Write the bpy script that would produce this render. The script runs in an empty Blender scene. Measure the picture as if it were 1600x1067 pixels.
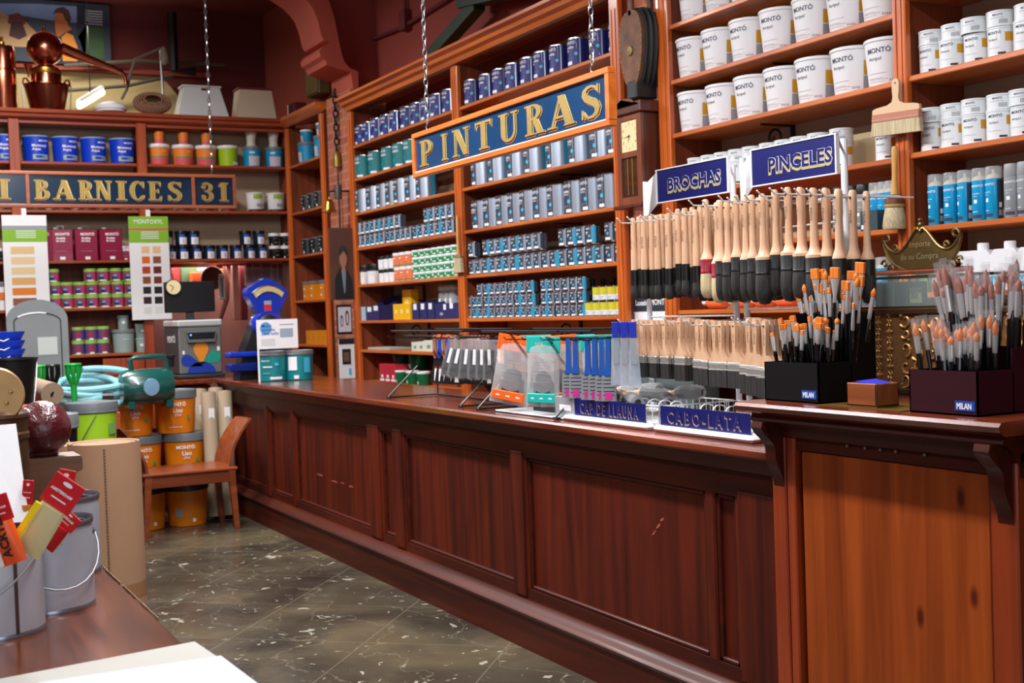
import bpy, math, random
from mathutils import Matrix, Vector
random.seed(7)
PI = math.pi
S = bpy.context.scene
COL = S.collection

# ---------------------------------------------------------------- camera
YAW, PIT, ROL, FPX, CH = 0.48759648, 0.02713488, -0.0345391, 1949.16, 1.3969
_f = Vector((math.sin(YAW)*math.cos(PIT), math.cos(YAW)*math.cos(PIT), -math.sin(PIT)))
_r = Vector((math.cos(YAW), -math.sin(YAW), 0))
_u = _r.cross(_f)
RV = math.cos(ROL)*_r + math.sin(ROL)*_u
UV = -math.sin(ROL)*_r + math.cos(ROL)*_u
FV = _f
cam = bpy.data.cameras.new('camera')
cam.sensor_width = 36; cam.lens = FPX/1600*36
cam.clip_start = 0.05; cam.clip_end = 60
cam.dof.use_dof = True; cam.dof.focus_distance = 3.9; cam.dof.aperture_fstop = 6.3
camo = bpy.data.objects.new('camera', cam); COL.objects.link(camo)
camo.matrix_world = Matrix.Translation((0, 0, CH)) @ Matrix((RV, UV, -FV)).transposed().to_4x4()
S.camera = camo

# ---------------------------------------------------------------- world, exposure, lamps
S.view_settings.view_transform = 'Standard'; S.view_settings.look = 'None'
S.view_settings.gamma = 1; S.view_settings.use_curve_mapping = False
S.view_settings.exposure = 0.82
S.cycles.max_bounces = 6; S.cycles.diffuse_bounces = 3; S.cycles.glossy_bounces = 3
S.cycles.transmission_bounces = 6; S.cycles.transparent_max_bounces = 10
S.cycles.caustics_reflective = False; S.cycles.caustics_refractive = False
S.cycles.sample_clamp_indirect = 4
w = bpy.data.worlds.new('world'); S.world = w; w.use_nodes = True
w.node_tree.nodes['Background'].inputs[0].default_value = (0.62, 0.72, 0.85, 1)   # daylight of the shop front behind the camera
w.node_tree.nodes['Background'].inputs[1].default_value = 0.09
def area(name, loc, sx, sy, power, col=(.98, .98, 1), rot=(0, 0, 0), spread=None):
    l = bpy.data.lights.new(name, 'AREA'); l.shape = 'RECTANGLE'; l.size = sx; l.size_y = sy
    l.energy = power; l.color = col
    if spread: l.spread = spread
    o = bpy.data.objects.new(name, l); o.location = loc; o.rotation_euler = rot; COL.objects.link(o)
    return o
# ceiling fluorescents over the aisle: pairs of tubes hung at 3.6 m
for _y, _p in ((0.8, 14), (2.9, 56), (5.0, 62), (7.1, 52)):
    area('ceiling_tube_and_fill', (1.35, _y, 3.55), 0.12, 1.5, _p)
    area('ceiling_tube_upper_side', (1.35, _y, 3.60), 0.12, 1.5, _p*.16, rot=(PI, 0, 0))
area('ceiling_tube_and_fill', (1.3, 9.3, 4.3), 0.12, 1.5, 42)
for _y, _p in ((2.0, 14), (4.6, 18), (7.2, 26)):
    area('ceiling_tube_and_fill', (-.9, _y, 3.3), 0.12, 1.5, _p)        # added fill row over the customers' side, more frontal light on the shelves
area('shop_front_daylight', (-.3, -1.35, 1.7), 3.0, 2.0, 22, (.86, .93, 1), (PI/2, 0, 0))
area('back_tube', (0.9, 9.4, 4.1), 0.9, 0.12, 46, (1, .95, .88))
area('far_room_fill', (1.9, 12.75, 4.3), 1.2, 0.12, 9, (1, .93, .80), rot=(.25, 0, 0))  # added fill above the seen lit tube, brightens the upper back walls
area('far_room_fill_upper_side', (1.9, 12.75, 4.35), 1.2, 0.12, 2.5, (1, .93, .80), rot=(PI, 0, 0))  # upward half of the same added fill

# ---------------------------------------------------------------- pixel helpers (photo of 1600x1067) -> points on real planes
def _ray(u, v): return FV + RV*((u-800)/FPX) - UV*((v-533.5)/FPX)
def hx(u, v, X):
    d = _ray(u, v); return d*(X/d[0]) + Vector((0, 0, CH))
def hy(u, v, Y):
    d = _ray(u, v); return d*(Y/d[1]) + Vector((0, 0, CH))
def hz(u, v, Z):
    d = _ray(u, v); return d*((Z-CH)/d[2]) + Vector((0, 0, CH))
def yat(u, X, Z=1.3):
    k = (u-800)/FPX; a = RV-k*FV; return -(a[0]*X+a[2]*(Z-CH))/a[1]
def xat(u, Y, Z=1.3):
    k = (u-800)/FPX; a = RV-k*FV; return -(a[1]*Y+a[2]*(Z-CH))/a[0]
def zat(v, X, Y):
    k = -(v-533.5)/FPX; a = UV-k*FV; return CH-(a[0]*X+a[1]*Y)/a[2]

# ---------------------------------------------------------------- materials
def lin(c):
    return tuple((x/12.92 if x <= .04045 else ((x+.055)/1.055)**2.4) for x in [y/255 for y in c])
MATS = {}
def mat(name, rgb, rough=.5, metal=0, coat=0, emit=0, alpha=1, trans=0, bump=0, bscale=60, var=0, vscale=3, spec=None):
    if name in MATS: return MATS[name]
    m = bpy.data.materials.new(name); m.use_nodes = True; nt = m.node_tree; b = nt.nodes['Principled BSDF']
    c = lin(rgb)+(1,)
    b.inputs['Base Color'].default_value = c; b.inputs['Roughness'].default_value = rough
    b.inputs['Metallic'].default_value = metal; b.inputs['Coat Weight'].default_value = coat
    if spec is not None: b.inputs['Specular IOR Level'].default_value = spec
    if emit: b.inputs['Emission Color'].default_value = c; b.inputs['Emission Strength'].default_value = emit
    if alpha < 1: b.inputs['Alpha'].default_value = alpha
    if trans: b.inputs['Transmission Weight'].default_value = trans
    if bump or var:
        tc = nt.nodes.new('ShaderNodeTexCoord')
    if var:
        n = nt.nodes.new('ShaderNodeTexNoise'); n.inputs['Scale'].default_value = vscale; n.inputs['Detail'].default_value = 6
        nt.links.new(tc.outputs['Object'], n.inputs['Vector'])
        r = nt.nodes.new('ShaderNodeValToRGB'); r.color_ramp.elements[0].position = .3; r.color_ramp.elements[1].position = .7
        r.color_ramp.elements[0].color = tuple(x*(1-var) for x in c[:3])+(1,); r.color_ramp.elements[1].color = tuple(min(1, x*(1+var)) for x in c[:3])+(1,)
        nt.links.new(n.outputs['Fac'], r.inputs[0]); nt.links.new(r.outputs[0], b.inputs['Base Color'])
    if bump:
        n = nt.nodes.new('ShaderNodeTexNoise'); n.inputs['Scale'].default_value = bscale; n.inputs['Detail'].default_value = 4
        nt.links.new(tc.outputs['Object'], n.inputs['Vector'])
        bp = nt.nodes.new('ShaderNodeBump'); bp.inputs['Strength'].default_value = bump; bp.inputs['Distance'].default_value = .01
        nt.links.new(n.outputs['Fac'], bp.inputs['Height']); nt.links.new(bp.outputs[0], b.inputs['Normal'])
    MATS[name] = m; return m
def wood(name, c1, c2, axis=2, rough=.35, coat=.2, scale=1.0, knots=0, planks=0, stain=0):
    """grain runs along axis"""
    if name in MATS: return MATS[name]
    m = bpy.data.materials.new(name); m.use_nodes = True; nt = m.node_tree; b = nt.nodes['Principled BSDF']; L = nt.links.new
    tc = nt.nodes.new('ShaderNodeTexCoord'); mp = nt.nodes.new('ShaderNodeMapping')
    sc = [14*scale]*3; sc[axis] = .9*scale; mp.inputs['Scale'].default_value = sc
    L(tc.outputs['Object'], mp.inputs['Vector'])
    n = nt.nodes.new('ShaderNodeTexNoise'); n.inputs['Scale'].default_value = 1.6; n.inputs['Detail'].default_value = 7; n.inputs['Distortion'].default_value = .6
    L(mp.outputs[0], n.inputs['Vector'])
    r = nt.nodes.new('ShaderNodeValToRGB'); e = r.color_ramp.elements
    e[0].position = .33; e[1].position = .68; e[0].color = lin(c1)+(1,); e[1].color = lin(c2)+(1,)
    L(n.outputs['Fac'], r.inputs[0]); out = r.outputs[0]
    def mul(fac_out, col, cur):
        mx = nt.nodes.new('ShaderNodeMix'); mx.data_type = 'RGBA'; mx.blend_type = 'MULTIPLY'
        L(fac_out, mx.inputs[0]); L(cur, mx.inputs[6]); mx.inputs[7].default_value = col; return mx.outputs[2]
    if planks:   # edge-glued staves side by side, each of its own tone
        sp = nt.nodes.new('ShaderNodeSeparateXYZ'); L(tc.outputs['Object'], sp.inputs[0])
        mm = nt.nodes.new('ShaderNodeMath'); mm.operation = 'SNAP'; mm.inputs[1].default_value = planks; L(sp.outputs[1], mm.inputs[0])
        wn = nt.nodes.new('ShaderNodeTexWhiteNoise'); wn.noise_dimensions = '1D'; L(mm.outputs[0], wn.inputs['W'])
        k = nt.nodes.new('ShaderNodeMath'); k.operation = 'MULTIPLY'; k.inputs[1].default_value = .8; L(wn.outputs['Value'], k.inputs[0])
        out = mul(k.outputs[0], (.55, .45, .4, 1), out)
    if knots:
        mk = nt.nodes.new('ShaderNodeMapping'); mk.inputs['Scale'].default_value = (9, 9, 4.2); L(tc.outputs['Object'], mk.inputs['Vector'])
        v = nt.nodes.new('ShaderNodeTexVoronoi'); v.inputs['Scale'].default_value = 1.0; L(mk.outputs[0], v.inputs['Vector'])
        rr = nt.nodes.new('ShaderNodeValToRGB'); rr.color_ramp.elements[0].position = .07; rr.color_ramp.elements[0].color = (1, 1, 1, 1)
        rr.color_ramp.elements[1].position = .16; rr.color_ramp.elements[1].color = (0, 0, 0, 1); L(v.outputs['Distance'], rr.inputs[0])
        out = mul(rr.outputs[0], (.3, .16, .12, 1), out)
    if stain:
        n2 = nt.nodes.new('ShaderNodeTexNoise'); n2.inputs['Scale'].default_value = 2.3; n2.inputs['Detail'].default_value = 5
        L(tc.outputs['Object'], n2.inputs['Vector'])
        rr = nt.nodes.new('ShaderNodeValToRGB'); rr.color_ramp.elements[0].position = .42; rr.color_ramp.elements[1].position = .72
        L(n2.outputs['Fac'], rr.inputs[0]); k = nt.nodes.new('ShaderNodeMath'); k.operation = 'MULTIPLY'; k.inputs[1].default_value = stain; L(rr.outputs[0], k.inputs[0])
        out = mul(k.outputs[0], (.5, .38, .34, 1), out)
    L(out, b.inputs['Base Color'])
    b.inputs['Roughness'].default_value = rough; b.inputs['Coat Weight'].default_value = coat; b.inputs['Coat Roughness'].default_value = .12
    if name.startswith('mahog') or name == 'varnished_pine': b.inputs['Specular IOR Level'].default_value = .22
    MATS[name] = m; return m
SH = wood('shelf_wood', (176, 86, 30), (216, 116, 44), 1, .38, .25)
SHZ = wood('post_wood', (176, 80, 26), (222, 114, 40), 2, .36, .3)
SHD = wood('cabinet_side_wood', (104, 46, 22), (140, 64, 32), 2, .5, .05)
BKD = mat('cabinet_backing', (176, 152, 126), .8, var=.08)
BSH = wood('back_shelf_wood', (140, 56, 26), (178, 80, 38), 0, .45, .1)
BSZ = wood('back_post_wood', (138, 54, 26), (176, 78, 38), 2, .45, .1)
MAH = wood('mahogany', (58, 15, 6), (100, 32, 11), 2, .5, .0, .6, stain=.4)
MAHY = wood('mahogany_rail', (50, 14, 7), (80, 26, 11), 1, .45, .05, .6)
MAHT = wood('counter_top_wood', (88, 34, 18), (136, 60, 32), 1, .22, .5, .7, stain=.5)
PINE = wood('varnished_pine', (136, 58, 16), (172, 80, 27), 2, .45, .08, .8, knots=1, planks=.085)
PINED = wood('pine_frame', (116, 40, 14), (150, 58, 22), 2, .35, .3, .8)
DKW = wood('dark_frame_wood', (58, 22, 14), (84, 34, 20), 2, .35, .3)
WHITE = mat('white_plastic', (236, 238, 240), .35); WTIN = mat('white_tin', (228, 234, 236), .3, coat=.3)
NAVY = mat('navy_label', (18, 26, 112), .5, coat=.05); TEAL = mat('teal_label', (8, 118, 124), .5)
CYAN = mat('cyan_label', (28, 170, 214), .35, coat=.3); SLATE = mat('slate_label', (52, 62, 80), .45)
SILV = mat('silver_tin', (186, 198, 214), .28, .75); CHROME = mat('chrome', (200, 200, 200), .18, 1)
STEEL = mat('steel', (150, 152, 154), .35, .9); GREY = mat('grey_lid', (112, 116, 120), .45)
BLACK = mat('black_plastic', (16, 16, 18), .35); BLK2 = mat('black_iron', (14, 14, 14), .55)
ORNG = mat('orange_plastic', (232, 140, 18), .4); GOLDP = mat('ochre_print', (206, 148, 22), .5)
PW = mat('white_print', (240, 242, 244), .5); PN = mat('navy_print', (34, 40, 74), .5); PG = mat('grey_print', (150, 156, 162), .6)
PK = mat('black_print', (24, 24, 26), .5); DOT = mat('cyan_print', (70, 186, 226), .5); PBL = mat('blue_print', (40, 90, 190), .5)
COPPER = mat('copper', (206, 122, 92), .22, 1); BRASS = mat('brass', (190, 150, 70), .3, 1)
CARD = mat('cardboard', (176, 136, 104), .85, var=.05, vscale=4); CARDL = mat('pale_cardboard', (168, 148, 122), .8)
HAND = wood('beech_handle', (204, 160, 124), (222, 182, 148), 2, .45, .1)
def hair(name, c1, c2):
    m = bpy.data.materials.new(name); m.use_nodes = True; nt = m.node_tree; b = nt.nodes['Principled BSDF']; L = nt.links.new
    tc = nt.nodes.new('ShaderNodeTexCoord'); mp = nt.nodes.new('ShaderNodeMapping'); mp.inputs['Scale'].default_value = (420, 420, 9); L(tc.outputs['Object'], mp.inputs[0])
    n = nt.nodes.new('ShaderNodeTexNoise'); n.inputs['Scale'].default_value = 1; n.inputs['Detail'].default_value = 3; L(mp.outputs[0], n.inputs[0])
    r = nt.nodes.new('ShaderNodeValToRGB'); r.color_ramp.elements[0].position = .35; r.color_ramp.elements[1].position = .7; r.color_ramp.elements[0].color = lin(c1)+(1,); r.color_ramp.elements[1].color = lin(c2)+(1,)
    L(n.outputs['Fac'], r.inputs[0]); L(r.outputs[0], b.inputs['Base Color']); b.inputs['Roughness'].default_value = .5
    bp = nt.nodes.new('ShaderNodeBump'); bp.inputs['Strength'].default_value = .6; bp.inputs['Distance'].default_value = .003; L(n.outputs['Fac'], bp.inputs['Height']); L(bp.outputs[0], b.inputs['Normal'])
    return m
BRI = hair('black_bristle', (12, 12, 12), (62, 60, 57)); BRIP = hair('pale_bristle', (170, 150, 110), (224, 208, 168))
RUB = mat('black_ferrule', (20, 20, 20), .35); REDM = mat('oxblood', (84, 22, 28), .28, coat=.5, bump=.8, bscale=45)
FSIL = mat('nickel_ferrule', (206, 206, 204), .3, .55)
WIRE = mat('white_wire', (226, 228, 228), .4); BWIRE = mat('black_wire', (20, 20, 22), .35)
BLUEP = mat('blue_plastic', (24, 84, 170), .35, coat=.3); SIGNB = mat('royal_blue_board', (12, 22, 96), .35, coat=.15)
CLEAR = mat('clear_plastic', (225, 230, 232), .12, alpha=.32)
GLASS = mat('pane_glass', (200, 220, 215), .05, alpha=.18)

# ---------------------------------------------------------------- mesh builder
class B:
    def __init__(s): s.v = []; s.f = []; s.m = []; s.mats = []
    def mi(s, m):
        if m not in s.mats: s.mats.append(m)
        return s.mats.index(m)
    def add(s, vs, fs, m):
        o = len(s.v); s.v += [tuple(v) for v in vs]; i = s.mi(m)
        for f in fs: s.f.append(tuple(o+k for k in f)); s.m.append(i)
        return s
    def box(s, x0, y0, z0, x1, y1, z1, m):
        x0, x1 = min(x0, x1), max(x0, x1); y0, y1 = min(y0, y1), max(y0, y1); z0, z1 = min(z0, z1), max(z0, z1)
        return s.add([(x0, y0, z0), (x1, y0, z0), (x1, y1, z0), (x0, y1, z0), (x0, y0, z1), (x1, y0, z1), (x1, y1, z1), (x0, y1, z1)],
                     [(0, 3, 2, 1), (4, 5, 6, 7), (0, 1, 5, 4), (1, 2, 6, 5), (2, 3, 7, 6), (3, 0, 4, 7)], m)
    def bbox(s, x0, y0, z0, x1, y1, z1, m, b=.004):
        """box with chamfered long edges (all twelve)"""
        x0, x1 = min(x0, x1), max(x0, x1); y0, y1 = min(y0, y1), max(y0, y1); z0, z1 = min(z0, z1), max(z0, z1)
        b = min(b, (x1-x0)*.49, (y1-y0)*.49, (z1-z0)*.49); vs = [(x0+b, y0+b, z0), (x1-b, y0+b, z0), (x1-b, y1-b, z0), (x0+b, y1-b, z0)]
        for zz in (z0+b, z1-b):
            vs += [(x0+b, y0, zz), (x1-b, y0, zz), (x1, y0+b, zz), (x1, y1-b, zz), (x1-b, y1, zz), (x0+b, y1, zz), (x0, y1-b, zz), (x0, y0+b, zz)]
        vs += [(x0+b, y0+b, z1), (x1-b, y0+b, z1), (x1-b, y1-b, z1), (x0+b, y1-b, z1)]
        fs = [(3, 2, 1, 0), (20, 21, 22, 23)]
        for k in range(8): fs.append((4+k, 4+(k+1) % 8, 12+(k+1) % 8, 12+k))
        for k in range(4):
            j = (k+1) % 4; fs.append((k, j, 4+2*k+1, 4+2*k)); fs.append((j, 4+(2*k+2) % 8, 4+2*k+1)); fs.append((12+2*k, 12+2*k+1, 20+j, 20+k)); fs.append((12+2*k+1, 12+(2*k+2) % 8, 20+j))
        return s.add(vs, fs, m)
    def lathe(s, prof, m, cx=0, cy=0, cz=0, n=20, axis=2, sx=1, sy=1, cap=True, a0=0, a1=2*PI):
        """prof: list of (r, z)"""
        full = abs(a1-a0-2*PI) < 1e-6; k = n if full else n+1; vs = []
        for r, z in prof:
            for i in range(k):
                a = a0+(a1-a0)*i/n; p = (r*sx*math.cos(a), r*sy*math.sin(a), z)
                if axis == 0: p = (p[2], p[0], p[1])
                if axis == 1: p = (p[1], p[2], p[0])
                vs.append((p[0]+cx, p[1]+cy, p[2]+cz))
        fs = []
        for l in range(len(prof)-1):
            for i in range(n):
                j = (i+1) % k; fs.append((l*k+i, l*k+j, l*k+k+j, l*k+k+i))
        if cap and full:
            if prof[0][0] > 1e-5: fs.append(tuple(range(k-1, -1, -1)))
            if prof[-1][0] > 1e-5: fs.append(tuple((len(prof)-1)*k+i for i in range(k)))
        return s.add(vs, fs, m)
    def tube(s, pts, r, m, n=8, closed=False):
        pts = [Vector(p) for p in pts]; vs = []; N = len(pts); rs = r if isinstance(r, (list, tuple)) else [r]*N
        t0 = (pts[1]-pts[0]).normalized(); up = Vector((0, 0, 1)) if abs(t0.z) < .9 else Vector((1, 0, 0))
        side = t0.cross(up).normalized()
        for i, p in enumerate(pts):
            a = pts[(i-1) % N] if (closed or i > 0) else p; b = pts[(i+1) % N] if (closed or i < N-1) else p
            t = (b-a).normalized() if (b-a).length > 1e-9 else t0
            side = (side-t*side.dot(t)); side = side.normalized() if side.length > 1e-6 else t.orthogonal().normalized()
            w2 = t.cross(side)
            for k in range(n):
                q = 2*PI*k/n; vs.append(p+side*(rs[i]*math.cos(q))+w2*(rs[i]*math.sin(q)))
        fs = []
        for i in range(N if closed else N-1):
            for k in range(n):
                a, b = i*n, ((i+1) % N)*n; fs.append((a+k, a+(k+1) % n, b+(k+1) % n, b+k))
        if not closed: fs += [tuple(range(n-1, -1, -1)), tuple((N-1)*n+k for k in range(n))]
        return s.add(vs, fs, m)
    def prism(s, poly, d0, d1, m, plane='yz', loc=(0, 0, 0)):
        """poly 2d; plane yz: extrude along x from d0 to d1; xz: along y; xy: along z"""
        def P(a, b, d):
            p = {'yz': (d, a, b), 'xz': (a, d, b), 'xy': (a, b, d)}[plane]; return (p[0]+loc[0], p[1]+loc[1], p[2]+loc[2])
        n = len(poly); vs = [P(a, b, d0) for a, b in poly]+[P(a, b, d1) for a, b in poly]
        fs = [tuple(range(n-1, -1, -1)), tuple(range(n, 2*n))]+[(i, (i+1) % n, n+(i+1) % n, n+i) for i in range(n)]
        return s.add(vs, fs, m)
    def quad(s, a, b, c, d, m): return s.add([a, b, c, d], [(0, 1, 2, 3)], m)
    def patch(s, r, a0, a1, z0, z1, m, off=.0006, r1=None):
        """curved label patch, angles in degrees measured from the front (-x), growing to the right as seen from the front"""
        n = max(2, int(abs(a1-a0)/14)); vs = []
        for i in range(n+1):
            a = PI+math.radians(a0+(a1-a0)*i/n)
            vs += [((r+off)*math.cos(a), (r+off)*math.sin(a), z0), (((r1 or r)+off)*math.cos(a), ((r1 or r)+off)*math.sin(a), z1)]
        return s.add(vs, [(2*i, 2*i+2, 2*i+3, 2*i+1) for i in range(n)], m)
    def wtext(s, t, size, r, ac, z, m, off=.0012, bold=0, rz=None):
        """text wrapped round a cylinder; ac: angle of its left end in degrees"""
        vs, fs, w_, h_ = text(t, bold)
        o = []
        for x, y in vs:
            a = PI+math.radians(ac)+x*size/r; rr = r+off+((rz or 0)*y*size); o.append((rr*math.cos(a), rr*math.sin(a), z+y*size))
        return s.add(o, fs, m)
    def disc(s, r, ac, z, rad, m, off=.0012):
        a0 = PI+math.radians(ac); vs = [((r+off)*math.cos(a0), (r+off)*math.sin(a0), z)]
        for k in range(12):
            t = 2*PI*k/12; a = a0+rad*math.cos(t)/r; vs.append(((r+off)*math.cos(a), (r+off)*math.sin(a), z+rad*math.sin(t)))
        return s.add(vs, [(0, 1+k, 1+(k+1) % 12) for k in range(12)], m)
    def fit(s, t, width, r, ac, z, m, off=.0012, bold=0, rz=None):
        return s.wtext(t, width/text(t, bold)[2], r, ac, z, m, off, bold, rz)
    def ptext(s, t, size, org, ux, uz, m, bold=0, sx=1, center=False):
        vs, fs, w_, h_ = text(t, bold); org = Vector(org); ux = Vector(ux); uz = Vector(uz)
        x0 = -w_/2 if center else 0
        return s.add([org+ux*((x+x0)*size*sx)+uz*(y*size) for x, y in vs], fs, m)
    def xf(s, M):
        s.v = [tuple(M @ Vector(v)) for v in s.v]; return s
    def mesh(s, name, angle=35):
        me = bpy.data.meshes.new(name); me.from_pydata(s.v, [], s.f)
        for m in s.mats: me.materials.append(m)
        me.polygons.foreach_set('material_index', s.m)
        me.polygons.foreach_set('use_smooth', [True]*len(s.f)); me.update()
        try: me.set_sharp_from_angle(angle=math.radians(angle))
        except Exception: pass
        return me
    def build(s, name, parent=None, angle=35, **tags):
        o = bpy.data.objects.new(name, s.mesh(name, angle)); COL.objects.link(o)
        if parent: o.parent = parent
        for k, v in tags.items(): o[k] = v
        return o
_TX = {}
def text(t, bold=0):
    """flat letters of the built-in font, as triangles; height of capitals about 0.7"""
    key = (t, bold)
    if key in _TX: return _TX[key]
    c = bpy.data.curves.new('letters', 'FONT'); c.body = t; c.resolution_u = 2; c.offset = bold; c.fill_mode = 'FRONT'
    o = bpy.data.objects.new('letters', c); me = bpy.data.meshes.new_from_object(o)
    vs = [(v.co.x, v.co.y) for v in me.vertices]; fs = [tuple(p.vertices) for p in me.polygons]
    bpy.data.objects.remove(o); bpy.data.meshes.remove(me); bpy.data.curves.remove(c)
    xs = [v[0] for v in vs] or [0]; mn = min(xs); vs = [(x-mn, y) for x, y in vs]
    _TX[key] = (vs, fs, max(xs)-mn, .7); return _TX[key]
def tag(o, label, cat, group=None, kind=None):
    o['label'] = label; o['category'] = cat
    if group: o['group'] = group
    if kind: o['kind'] = kind
    return o
def thing(name, label='', cat='', loc=(0, 0, 0), rz=0, group=None):
    o = bpy.data.objects.new(name, None); o.empty_display_size = .05; COL.objects.link(o)
    o.location = loc; o.rotation_euler = (0, 0, rz); return tag(o, label, cat, group)
def struct(b, name): o = b.build(name); o['kind'] = 'structure'; return o
def copy_tree(o, parent=None):
    c = o.copy(); COL.objects.link(c)
    if parent: c.parent = parent
    for ch in o.children: copy_tree(ch, c)
    return c
class Proto:
    def __init__(s, fn): s.fn = fn; s.root = None; s.kids = None
    def place(s, loc, rz=0, label='', cat='', group=None, scale=None, rot=None):
        if s.root is None: o = s.root = s.fn()
        else:
            o = s.root.copy(); COL.objects.link(o)
            for ch in s.kids:
                c = ch[0].copy(); c.parent = o; COL.objects.link(c)
                for g in ch[1]:
                    d = g.copy(); d.parent = c; COL.objects.link(d)
        if s.kids is None: s.kids = [(c, list(c.children)) for c in o.children]
        o.location = loc; o.rotation_euler = rot if rot else (0, 0, rz)
        if scale: o.scale = (scale,)*3 if not isinstance(scale, tuple) else scale
        if len(label.split()) > 16: print('LONG', label)
        if 'group' in o.keys(): del o['group']
        return tag(o, label, cat, group)
ORD = 'first second third fourth fifth sixth seventh eighth ninth tenth eleventh twelfth thirteenth fourteenth fifteenth sixteenth seventeenth eighteenth nineteenth twentieth'.split()
for _t in ('twenty', 'thirty', 'forty'):
    if _t != 'twenty': ORD.append(_t[:-1]+'ieth')
    ORD += [_t+'-'+k for k in ORD[:9]]
def ordn(i, n):
    if n == 1: return 'only'
    return ORD[i]
def row(proto, X, Z, ys, desc, cat, where, group, rz=0, jit=.1, dx=0):
    """things on a shelf from left to right; ys: list of y positions"""
    for i, y in enumerate(ys):
        lab = f'{desc}, {ordn(i, len(ys))} from the left, {where}' if len(ys) > 1 else f'{desc}, {where}'
        proto.place((X+random.uniform(-.008, .008)+dx, y, Z), rz+random.uniform(-jit, jit), lab, cat, group if len(ys) > 1 else None)
# ================================================================ THE SETTING
def floor_mat():
    m = bpy.data.materials.new('worn_floor'); m.use_nodes = True; nt = m.node_tree; b = nt.nodes['Principled BSDF']; L = nt.links.new
    tc = nt.nodes.new('ShaderNodeTexCoord')
    def noise(sc, det, dist=0, vec=None):
        n = nt.nodes.new('ShaderNodeTexNoise'); n.inputs['Scale'].default_value = sc; n.inputs['Detail'].default_value = det; n.inputs['Distortion'].default_value = dist
        L(vec or tc.outputs['Object'], n.inputs['Vector']); return n.outputs['Fac']
    def ramp(i, *st):
        r = nt.nodes.new('ShaderNodeValToRGB'); e = r.color_ramp.elements
        while len(e) < len(st): e.new(.5)
        for k, (p, c) in enumerate(st): e[k].position = p; e[k].color = lin(c)+(1,)
        L(i, r.inputs[0]); return r.outputs[0]
    base = ramp(noise(1.6, 8, .8), (.3, (46, 42, 36)), (.5, (72, 66, 54)), (.72, (104, 93, 70)))
    def mix(f, a, c):
        x = nt.nodes.new('ShaderNodeMix'); x.data_type = 'RGBA'; L(f, x.inputs[0]); L(a, x.inputs[6]); x.inputs[7].default_value = lin(c)+(1,); return x.outputs[2]
    sp = ramp(noise(13, 3, 1.2), (.66, (0, 0, 0)), (.69, (220, 220, 220)))
    out = mix(sp, base, (186, 182, 164))
    # scratches: thin ridges of distorted noise
    w1 = nt.nodes.new('ShaderNodeTexWave'); w1.inputs['Scale'].default_value = .9; w1.inputs['Distortion'].default_value = 9; w1.inputs['Detail'].default_value = 4; w1.inputs['Detail Scale'].default_value = 2.5
    L(tc.outputs['Object'], w1.inputs['Vector'])
    out = mix(ramp(w1.outputs['Fac'], (.995, (0, 0, 0)), (1.0, (120, 120, 120))), out, (170, 160, 136))
    # tile joints
    br = nt.nodes.new('ShaderNodeTexBrick'); br.inputs['Scale'].default_value = 1; br.inputs['Mortar Size'].default_value = .003; br.offset = 0
    br.inputs['Brick Width'].default_value = .62; br.inputs['Row Height'].default_value = .62
    br.inputs['Color1'].default_value = br.inputs['Color2'].default_value = (0, 0, 0, 1); br.inputs['Mortar'].default_value = (.35, .35, .35, 1)
    mp = nt.nodes.new('ShaderNodeMapping'); mp.inputs['Rotation'].default_value = (0, 0, .72); L(tc.outputs['Object'], mp.inputs[0]); L(mp.outputs[0], br.inputs[0])
    out = mix(br.outputs['Color'], out, (150, 140, 116))
    L(out, b.inputs['Base Color'])
    b.inputs['Roughness'].default_value = .28
    rr = ramp(noise(5, 5), (.3, (90, 90, 90)), (.7, (160, 160, 160))); L(rr, b.inputs['Roughness'])
    bp = nt.nodes.new('ShaderNodeBump'); bp.inputs['Strength'].default_value = .2; bp.inputs['Distance'].default_value = .01; L(noise(22, 4), bp.inputs['Height']); L(bp.outputs[0], b.inputs['Normal'])
    return m
FLOOR = floor_mat()
REDW = mat('terracotta_plaster', (150, 66, 56), .8, var=.12, vscale=1.2); REDD = mat('dark_red_plaster', (104, 42, 42), .85, var=.15, vscale=1)
REDC = mat('dark_red_ceiling', (128, 58, 54), .8, var=.1, vscale=1); SALM = mat('salmon_plaster', (190, 92, 74), .7, var=.06)
BEIG = mat('beige_plaster', (206, 186, 136), .8, var=.08)
struct(B().box(-2.6, -1.5, -.1, 4.4, 14.2, 0, FLOOR), 'floor')
struct(B().box(-2.6, -1.5, 4.69, 4.4, 14.2, 4.8, REDC), 'ceiling')
struct(B().box(4.16, -1.5, 0, 4.4, 14.2, 4.7, REDW), 'wall_right')
struct(B().box(-2.7, -1.5, 0, -2.5, 14.2, 4.7, REDD), 'wall_left')
b = B(); b.box(-2.6, 13.5, 3.98, 4.2, 13.7, 4.7, REDD); b.box(-2.6, 13.5, 0, 4.2, 13.7, 3.98, BEIG); b.box(3.55, 13.42, 0, 4.2, 13.5, 4.7, REDD)
b.prism([(3.0, 4.05), (3.56, 4.05), (3.56, 3.2), (3.4, 3.55)], 13.44, 13.5, REDD, 'xz'); b.build('wall_back', kind='structure')
struct(B().box(-2.6, 13.40, 3.98, 3.56, 13.5, 4.03, REDW), 'trim_1')

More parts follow.
